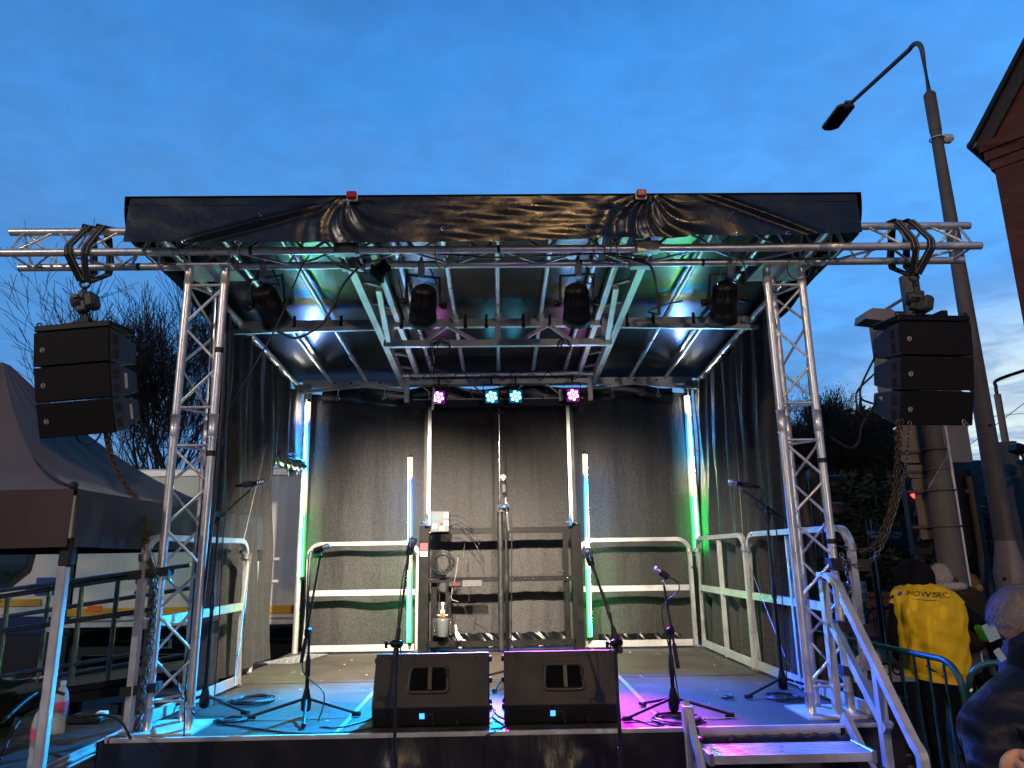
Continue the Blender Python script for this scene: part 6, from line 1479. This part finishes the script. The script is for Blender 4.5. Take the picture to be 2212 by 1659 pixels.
def hand(parent, wrist, fdir, palm_n, m='skin', curl=.8, s=1.0, thumb=1):
    """palm plus five separate fingers; curl 0 = open, 1 = fist"""
    w = V(wrist); f = V(fdir).normalized(); n = V(palm_n).normalized(); n = (n-f*n.dot(f)).normalized(); x = f.cross(n)*thumb
    nodes = [(w, (.022*s, .03*s)), (w+f*.03*s, (.018*s, .036*s)), (w+f*.06*s, (.016*s, .040*s)), (w+f*.08*s, (.013*s, .038*s))]
    # the palm as a flattened ball, fingers as chains rooted in it
    b = MB(); Rm = Matrix((x, n, f)).transposed(); b.ball(w+f*.045*s, V((.043, .019, .052))*s, 16, 12, Rm); b.tube(w-f*.04*s, w+f*.02*s, .027*s, .028*s, 14)
    hnd = b.build('palm', m, parent)
    Ls = (.074, .083, .078, .062)
    for k in range(4):
        o = w+f*(.072-.004*abs(k-1))*s+x*(.030-.020*k)*s+n*0; L_ = Ls[k]*s; d = f; p = o; nd = [(p-f*.018*s, .0095*s), (p, .0095*s)]; a = 0
        for j, fr_ in enumerate((.45, .3, .25)):
            a += curl*(1.45, 1.5, .9)[j]*(1+.06*k); d = (f*cos(a)+n*sin(a)); p = p+d*L_*fr_; nd.append((p, (.0088, .0078, .0066)[j]*s))
        skin('finger', nd, chainE(range(len(nd))), m, parent, 2)
    o = w+f*.02*s+x*.032*s; d1 = (f*.7+x*.55+n*.45).normalized(); d2 = (f*.7-x*.25*curl+n*.7).normalized()
    nd = [(o-d1*.012*s, .012*s), (o, .012*s), (o+d1*.034*s, .0115*s), (o+d1*.034*s+d2*.03*s, .010*s), (o+d1*.034*s+d2*.052*s, .008*s)]
    skin('thumb', nd, chainE(range(5)), m, parent, 2)
    return hnd

def legs_trousers(parent, hip, feet, m='cloth_black', s=1.0, w=.1):
    hip = V(hip); nodes = [(hip+V((0, 0, .02)), .12*s)]; e = []
    for k, ft in enumerate(feet):
        ft = V(ft); h = hip+V((w*.8 if ft.x > hip.x else -w*.8, 0, -.08)); kn = (h+ft)/2+V((0, .03, .02)); i = len(nodes)
        nodes += [(h, .092*s), ((h+kn)/2, .09*s), (kn, .07*s), ((kn+ft)/2, .065*s), (ft+V((0, 0, .07)), .052*s)]; e += [(0, i), (i, i+1), (i+1, i+2), (i+2, i+3), (i+3, i+4)]
        b = MB(); b.ball(ft+V((0, .06, .045)), (.048, .13, .05), 12, 8); b.build('shoe', 'rubber', parent)
    skin('trousers', nodes, e, m, parent)

# security person, seen from behind, bending to the right, black hood up and yellow vest
G = V((3.06, 5.5, 0)); Yg = 5.5
t = thing('person', 'person seen from behind, bright yellow vest over a black hooded top', 'person', G)
DX = V((.2, 0, 0)); hip = V((2.99, 5.5, .93)); sh = V((2.98, 5.62, 1.40))
nodes = [(hip, .11), (hip+V((0, .02, .16)), .125), (V((2.99, 5.6, 1.2)), .13), (sh+V((0, .04, -.04)), .12), (V((3.0, 5.72, 1.5)), .075), (V((3.02, 5.76, 1.56)), .1),
         (V((2.80, 5.6, 1.36)), .07), (V((2.74, 5.62, 1.08)), .052), (V((2.84, 5.78, .92)), .04),
         (V((3.16, 5.62, 1.35)), .08), (at(2143, 1372, 5.5)-V((.2, 0, 0)), .07), (at(2160, 1440, 5.75)-V((.2, 0, 0)), .05)]
skin('body', nodes, chainE((0, 1, 2, 3, 4, 5), (3, 6, 7, 8), (3, 9, 10, 11)), 'cloth_black', t)
legs_trousers(t, hip, [V((2.9, 5.5, 0)), V((3.12, 5.42, 0))], s=.95)
hand(t, at(2160, 1440, 5.75)-V((.19, -.02, 0)), (.3, .9, -.2), (0, -.2, -1), curl=.5); hand(t, (2.85, 5.8, .91), (.3, .9, -.1), (0, -.2, -1), curl=.5, thumb=-1)
# vest: closed shell round the torso
px0, px1 = at(1952, 1350, 5.4).x, at(2106, 1350, 5.4).x
prof = [(.80, 2.985, .205, .17), (.86, 2.985, .208, .175), (.95, 2.985, .215, .175), (1.05, 2.985, .228, .175), (1.15, 2.985, .24, .18), (1.25, 2.99, .25, .18), (1.33, 2.995, .25, .17), (1.40, 2.995, .23, .15), (1.455, 2.99, .175, .12), (1.49, 2.985, .11, .09)]
def vs_(a, v):
    f_ = v*(len(prof)-1); i = min(int(f_), len(prof)-2); k = f_-i; P_ = [p*(1-k)+q_*k for p, q_ in zip(prof[i], prof[i+1])]
    ca, sa = cos(a), sin(a); w = abs(ca)**.8*(1 if ca > 0 else -1); d = abs(sa)**.8*(1 if sa > 0 else -1)
    wr = .006*sin(a*5+v*14)+.005*sin(a*11-v*23)+.004*sin(v*40+a*3)*math.exp(-(v-.3)**2*6)
    lean = .02+.2*max(0, v-.55)**1.3*1.6
    tilt = .03*ca*(1-v)*-1
    return V((P_[1]+(P_[2]+wr)*w, 5.53+lean+(P_[3]+wr)*d, P_[0]+tilt))
b = MB(); b.grid(lambda u, v: vs_(2*pi*u, v), 72, 44); ve = b.build('vest', 'hivis', t)
# cap sleeves
for sx, c_, e_ in ((-1, V((2.85, 5.6, 1.37)), V((2.795, 5.6, 1.29))), (1, V((3.17, 5.61, 1.36)), V((3.255, 5.59, 1.26)))):
    b = MB(); b.lathe([(.07, -.05), (.088, .0), (.086, .05), (.084, .085)], c_, e_-c_, 20, cap=False); b.build('vest_sleeve', 'hivis', t)
# hood
b = MB()
def hoodf(u, v):
    th = pi*v; ph = 2*pi*u; r = sin(th); p = V((.142*r*cos(ph), .13*r*sin(ph), .135*cos(th))); 
    p.z += .02*sin(ph*3)*r*.3; p += V((.02*cos(ph*2+v*3)*.3, -.03*max(0, -cos(th)), 0)); return V((3.0, 5.70, 1.53))+p
b.grid(hoodf, 32, 20)
def collar(u, v):
    a = 2*pi*u; return V((2.985+(.19-.06*v)*cos(a), 5.66+(.13-.03*v)*sin(a), 1.43+.075*v+.012*sin(a*5)))
b.grid(collar, 32, 6); b.build('hood', 'cloth_black', t)
head(t, (3.03, 5.80, 1.52), (.3, 1, -.4), .95, 'hair_grey')
def on_vest(tm, cx, cv, sc):
    for v in tm.data.vertices:
        w = v.co; a = -pi/2+(w.x+cx)/.235; vv = cv+w.z/.71; p = vs_(a, vv); n = V((cos(a)*.5, sin(a), .25)).normalized(); v.co = p+n*(.003-w.y)-wl(t)
    tm.location = (0, 0, 0); tm.data.update()
Rv = Matrix.Rotation(.07, 3, 'Y')@RX90
tm = text_mesh('vest_lettering', 'SHOWSEC', .07, wl(t), Rv, 'text_black', t, shear=.35, ext=.0008); on_vest(tm, -.07, .80, 1)
tm = text_mesh('vest_small_lettering', 'for crowd management', .018, wl(t), Rv, 'text_blue', t, shear=.2, ext=.0008); on_vest(tm, -.09, .735, 1)
b = MB(); 
def logo(u, v): 
    a = 2*pi*u; r = .026*v; return V((r*cos(a), 0, r*sin(a)))
b.grid(logo, 20, 3, smooth=False); tm = b.build('vest_logo', 'text_blue', t, None); tm.data.transform(Matrix.Translation(wl(t))); on_vest(tm, -.285, .80, 1)
b = MB(); R_ = Matrix.Rotation(-.35, 3, 'Y'); cc_ = at(2141, 1365, 5.35)-V((.2, 0, 0)); b.bbox(cc_, (.09, .012, .12), .003, R_); pk = b.build('arm_pass', 'phone_screen', t)
b = MB(); b.bbox(cc_+V((-.055, .03, -.01)), (.05, .07, .12), .02, R_); b.build('armband', 'phone_green', t)

t.location.x += .2

# person in olive coat with pale fur hood
t = thing('person', 'person in an olive coat with pale fluffy collar beside the yellow vest', 'person', (4.0, 6.4, 0))
nodes = [(V((3.98, 6.4, .85)), (.19, .15)), (V((3.97, 6.4, 1.1)), (.2, .15)), (V((3.93, 6.42, 1.32)), (.2, .14)), (V((3.9, 6.45, 1.42)), (.12, .11)), (V((3.88, 6.47, 1.5)), .09),
         (V((3.75, 6.42, 1.3)), .08), (V((3.68, 6.3, 1.08)), .065), (V((3.62, 6.1, 1.1)), .05), (V((4.13, 6.42, 1.3)), .08), (V((4.2, 6.35, 1.05)), .065), (V((4.1, 6.15, .98)), .05)]
skin('coat', nodes, chainE((0, 1, 2, 3, 4), (2, 5, 6, 7), (2, 8, 9, 10)), 'cloth_olive', t)
legs_trousers(t, (3.98, 6.4, .8), [V((3.88, 6.4, 0)), V((4.1, 6.42, 0))])
hand(t, (3.61, 6.08, 1.1), (-.3, -.9, .1), (0, 0, -1), curl=.6); hand(t, (4.08, 6.13, .98), (-.3, -.9, .1), (0, 0, -1), curl=.6, thumb=-1)
head(t, (3.86, 6.46, 1.47), (.4, 1, -.2), 1.0, 'fur', 1)
b = MB(); q = random.Random(2)
for _ in range(1600):
    a = q.uniform(0, 2*pi); p = V((3.88+.15*cos(a), 6.43+.12*sin(a), 1.42+q.gauss(0, .02))); d = V((cos(a), sin(a), q.gauss(.3, .5))).normalized(); x2, y2 = frame(d); b.add([p-x2*.003, p+x2*.003, p+d*q.uniform(.02, .06)], [(0, 1, 2)])
b.torus((3.88, 6.43, 1.42), .13, .035, n=24, k=8); b.build('fur_collar', 'fur', t)

# fair-haired person behind the guard
t = thing('person', 'fair-haired person mostly hidden behind the black hood', 'person', (4.35, 7.4, 0))
nodes = [(V((4.3, 7.4, .9)), (.17, .13)), (V((4.3, 7.4, 1.15)), (.18, .13)), (V((4.3, 7.4, 1.38)), (.17, .11)), (V((4.27, 7.4, 1.46)), .07), (V((4.27, 7.4, 1.52)), .06),
         (V((4.1, 7.4, 1.32)), .065), (V((4.05, 7.35, 1.05)), .05), (V((4.1, 7.2, .9)), .04), (V((4.5, 7.4, 1.32)), .065), (V((4.55, 7.35, 1.05)), .05), (V((4.5, 7.2, .9)), .04)]
skin('coat', nodes, chainE((0, 1, 2, 3, 4), (2, 5, 6, 7), (2, 8, 9, 10)), 'cloth_grey', t)
legs_trousers(t, (4.3, 7.4, .85), [V((4.2, 7.4, 0)), V((4.42, 7.4, 0))])
hand(t, (4.1, 7.18, .88), (0, -.5, -.8), (0, -1, 0), curl=.3); hand(t, (4.5, 7.18, .88), (0, -.5, -.8), (0, -1, 0), curl=.3, thumb=-1)
head(t, (at(2097, 1268, 7.4).x, 7.4, at(2097, 1268, 7.4).z), (.9, -.3, -.1), 1.0, 'hair_blond')

# grey-haired person at the right edge in a dark grey coat
hd_ = at(2203, 1332, 3.3)
t = thing('person', 'grey-haired person in a dark grey coat at the right edge, head bowed', 'person', (hd_.x+.1, 3.35, 0)); c = V((hd_.x+.1, 3.35, 0))
nodes = [(c+V((.05, 0, .9)), (.17, .13)), (c+V((.05, 0, 1.12)), (.19, .14)), (c+V((.04, .02, 1.3)), (.17, .13)), (c+V((0, 0, 1.4)), .07), (V((hd_.x+.03, 3.32, hd_.z-.1)), .06),
         (c+V((-.13, -.02, 1.24)), .075), (c+V((-.2, -.06, 1.02)), .062), (c+V((-.12, -.25, 1.0)), .045), (c+V((.24, 0, 1.25)), .075), (c+V((.3, -.05, 1.0)), .06), (c+V((.2, -.25, .98)), .045)]
skin('coat', nodes, chainE((0, 1, 2, 3, 4), (2, 5, 6, 7), (2, 8, 9, 10)), 'cloth_grey', t)
legs_trousers(t, c+V((.05, 0, .85)), [c+V((-.05, 0, 0)), c+V((.17, .02, 0))])
hand(t, c+V((-.1, -.27, 1.0)), (.3, -.7, .4), (0, .6, .4), curl=.7); hand(t, c+V((.18, -.27, .98)), (-.3, -.7, .4), (0, .6, .4), curl=.7, thumb=-1)
head(t, hd_, (.55, -.55, -.6), 1.0, 'hair_grey', 1)
b = MB(); b.bbox(at(2160, 1415, 3.05), (.03, .008, .05), .003, Matrix.Rotation(-.5, 3, 'Y')); b.build('phone', 'phone_screen', None, label='small phone held by the grey-haired person at the right edge', cat='phone')

# near person in navy padded jacket, raised fist
c = V((1.72, 2.2, 0)); t = thing('person', 'nearest person, navy padded jacket and raised closed hand at the right edge', 'person', c)
hw = at(2250, 1685, 1.78)
nodes = [(V((1.62, 2.24, .9)), .19), (V((1.58, 2.24, 1.1)), .2), (V((1.56, 2.24, 1.26)), .185), (V((1.66, 2.26, 1.38)), (.1, .1)), (V((1.76, 2.26, 1.48)), .075),
         (V((1.40, 2.2, 1.24)), .09), (V((1.33, 2.08, 1.08)), .085), (V((1.35, 1.96, 1.035)), .08), (V((1.5, 1.84, 1.06)), .07), (hw+V((.03, .01, -.02)), .055),
         (V((1.82, 2.22, 1.24)), .085), (V((1.9, 2.12, 1.02)), .07), (V((1.8, 1.95, .98)), .055)]
skin('jacket', nodes, chainE((0, 1, 2, 3, 4), (2, 5, 6, 7, 8, 9), (2, 10, 11, 12)), 'quilt_navy', t)
b = MB(); b.grid(lambda u, v: V((1.67+(.15-.03*v)*cos(2*pi*u), 2.24+(.15-.03*v)*sin(2*pi*u), 1.33+.13*v+.01*sin(2*pi*u*4))), 30, 8); b.build('folded_hood', 'cloth_black', t, thick=.02)
legs_trousers(t, (1.68, 2.24, .85), [V((1.58, 2.2, 0)), V((1.82, 2.25, 0))])
head(t, (1.82, 2.27, 1.6), (-.1, 1, -.1), 1.0, 'hair_grey')
hand(t, hw, (-.8, -.1, .42), (.25, -.75, -.3), curl=.95, s=1.08, thumb=1); hand(t, (1.78, 1.93, .98), (-.5, -.8, 0), (0, .3, -1), curl=.5, thumb=-1)
b = MB(); b.tube(at(2096, 1494, 2.05), at(2100, 1488, 2.05), .003, n=8); b.build('drawcord', 'badge_white', t)
# ------------------------------------------------------------------ ground and road
b = MB(); b.box((0, 150, -.05), (900, 900, .1)); b.build('ground', 'asphalt', None, (0, 150, -.1), kind='structure')
b = MB(); b.box((8, 16.8, .035), (60, 3.4, .13)); b.build('pavement', 'pavement', None, kind='structure')
b = MB(); b.box((8, 14.75, .04), (60, .5, .13)); b.build('kerb_strip', 'pavement', None, kind='structure')
b = MB(); b.box((8, 13.6, .03), (60, 1.9, .1)); b.build('grass_verge', 'grass', None, kind='structure')
b = MB()
for k in range(14): b.box((-6+k*3, 11.4, .003), (1.6, .1, .004))
b.build('road_markings', 'road_white', None, kind='structure')
b = MB(); b.box((8, 12.5, .06), (60, .14, .13)); b.build('road_kerb', 'concrete', None, kind='structure')
# street lamp of the square behind the camera: it gives the warm light on the black valance
t = thing('street_lamp', 'street lamp standing behind the viewer, lighting the front of the stage warmly', 'street lamp', (2.2, -5.6, 0))
b = MB(); b.lathe([(.09, 0), (.08, 2), (.05, 8.1)], (2.2, -5.6, 0), (0, 0, 1), 14); b.build('column', 'galv', t)
b = MB(); b.path(smooth_pts([V((2.2, -5.6, 8.0)), V((2.2, -5.5, 8.3)), V((1.7, -5.2, 8.4))], 5), .03, 8); b.build('arm', 'galv', t)
b = MB(); b.bbox((1.5, -5.1, 8.4), (.5, .22, .08), .02); b.build('lamp_head', 'galv', t)
b = MB(); b.box((1.5, -5.1, 8.355), (.3, .14, .01)); b.build('lens', 'lamp_glow', t)
l = add_light('street_lamp_light', 'SPOT', (1.5, -5.1, 8.33), 2200, (1, .58, .2), aim=(.6, 3, 1.5), angle=120, blend=.5, size=.12); l.parent = t; l.location = V((1.5, -5.1, 8.33))-V((2.2, -5.6, 0))

# houses on the far side of the square, behind the viewer: they keep the low sky off the front of the stage
for k, (x, w_, h_) in enumerate(((-14, 8, 7.5), (-5.5, 8, 8.2), (3.5, 8.5, 7.2), (12.5, 8, 8.6))):
    t = thing('terrace_house', 'brick house behind the viewer across the square, %s from the left' % ('first', 'second', 'third', 'fourth')[k], 'house', (x, -14, 0), 'houses behind the viewer')
    b = MB(); b.box((x, -16, h_/2), (w_, 6, h_)); b.build('wall', 'brick_dark', t, uvf=uvx)
    b = MB(); b.prism([(x-w_/2-.1, -12.8, h_), (x-w_/2-.1, -19.2, h_), (x-w_/2-.1, -16, h_+2.4)], (w_+.2, 0, 0)); b.build('roof', 'roof_tile', t)
    for i in range(3):
        for j in range(2):
            b = MB(); b.bbox((x-w_/3+i*w_/3, -12.98, 1.8+3.2*j), (1.0, .08, 1.5), .02); f_ = b.build('window', 'paint_white', t)
            b = MB(); b.box((x-w_/3+i*w_/3, -12.93, 1.8+3.2*j), (.84, .02, 1.34)); b.build('pane', 'glass_dark', f_)

t = thing('street_lamp', 'white street lamp standing behind the viewer on the left', 'street lamp', (-12, -5.5, 0))
b = MB(); b.lathe([(.09, 0), (.08, 2), (.05, 8.1)], (-12, -5.5, 0), (0, 0, 1), 14); b.build('column', 'galv', t)
b = MB(); b.bbox((-11.6, -5.2, 8.2), (.6, .25, .1), .02, Matrix.Rotation(.7, 3, 'Z')); b.build('lamp_head', 'galv', t)
l = add_light('street_lamp_light', 'SPOT', (-11.6, -5.2, 8.1), 2800, (1, .86, .72), aim=(.6, 5, 1.0), angle=120, blend=.5, size=.12); l.parent = t; l.location = V((-11.6, -5.2, 8.1))-V((-12, -5.5, 0))

t = thing('added_floodlight', 'small added fill light on a low stand behind the viewer on the right', 'floodlight', (3.2, -5, 0))  # added fill lamp outside the view, brightens the front faces of the crossbeams
b = MB(); b.tube((3.2, -5, .7), (3.2, -5, 2.5), .02)
for k in range(3): b.tube((3.2, -5, .8), (3.2+.5*cos(k*2.1), -5+.5*sin(k*2.1), .01), .015)
b.build('stand', 'steel_dark', t)
b = MB(); b.bbox((3.2, -5, 2.6), (.3, .1, .22), .02); b.build('lamp_head', 'black_plastic', t)
l = add_light('added_fill_beam', 'SPOT', (3.2, -4.92, 2.6), 330, (1, .84, .66), aim=(0, 6, 2.9), angle=70, blend=.8, size=.1); l.parent = t; l.location = V((0, .08, 2.6))
# ------------------------------------------------------------------ parts that stand apart become parts of their own
def split_parts():
    for o in list(COL.objects):
        if o.type != 'MESH' or o.parent is None or o.modifiers or o.data.uv_layers or len(o.data.vertices) > 6000: continue
        me = o.data; n = len(me.vertices); par = list(range(n))
        def find(i):
            while par[i] != i: par[i] = par[par[i]]; i = par[i]
            return i
        for e in me.edges:
            a, c = find(e.vertices[0]), find(e.vertices[1])
            if a != c: par[c] = a
        isl = {}
        for i in range(n): isl.setdefault(find(i), []).append(i)
        if len(isl) < 2 or len(isl) > 90: continue
        ks = list(isl); bx = []
        for k in ks:
            ps = [me.vertices[i].co for i in isl[k]]
            lo = [min(p[j] for p in ps) for j in range(3)]; hi = [max(p[j] for p in ps) for j in range(3)]; bx.append((lo, hi, max(hi[j]-lo[j] for j in range(3))))
        m = len(ks); pp = list(range(m))
        def f2(i):
            while pp[i] != i: pp[i] = pp[pp[i]]; i = pp[i]
            return i
        for i in range(m):
            for j in range(i+1, m):
                A, B = bx[i], bx[j]; g = sqrt(sum(max(0, A[0][q]-B[1][q], B[0][q]-A[1][q])**2 for q in range(3)))
                if g <= max(.02, .5*max(A[2], B[2])): pp[f2(j)] = f2(i)
        groups = {}
        for i in range(m): groups.setdefault(f2(i), []).extend(isl[ks[i]])
        if len(groups) < 2: continue
        faces = [(tuple(p.vertices), p.use_smooth, p.material_index) for p in me.polygons]
        for gi, (g, vs) in enumerate(groups.items()):
            idx = {v: k for k, v in enumerate(vs)}; fs = [f for f in faces if f[0][0] in idx]
            nm = bpy.data.meshes.new(me.name); nm.from_pydata([tuple(me.vertices[v].co) for v in vs], [], [[idx[v] for v in f[0]] for f in fs])
            nm.polygons.foreach_set('use_smooth', [f[1] for f in fs]); nm.polygons.foreach_set('material_index', [f[2] for f in fs])
            for q in me.materials: nm.materials.append(q)
            nm.update()
            if gi == 0: o.data = nm
            else:
                c = o.copy(); c.data = nm; COL.objects.link(c)
split_parts()
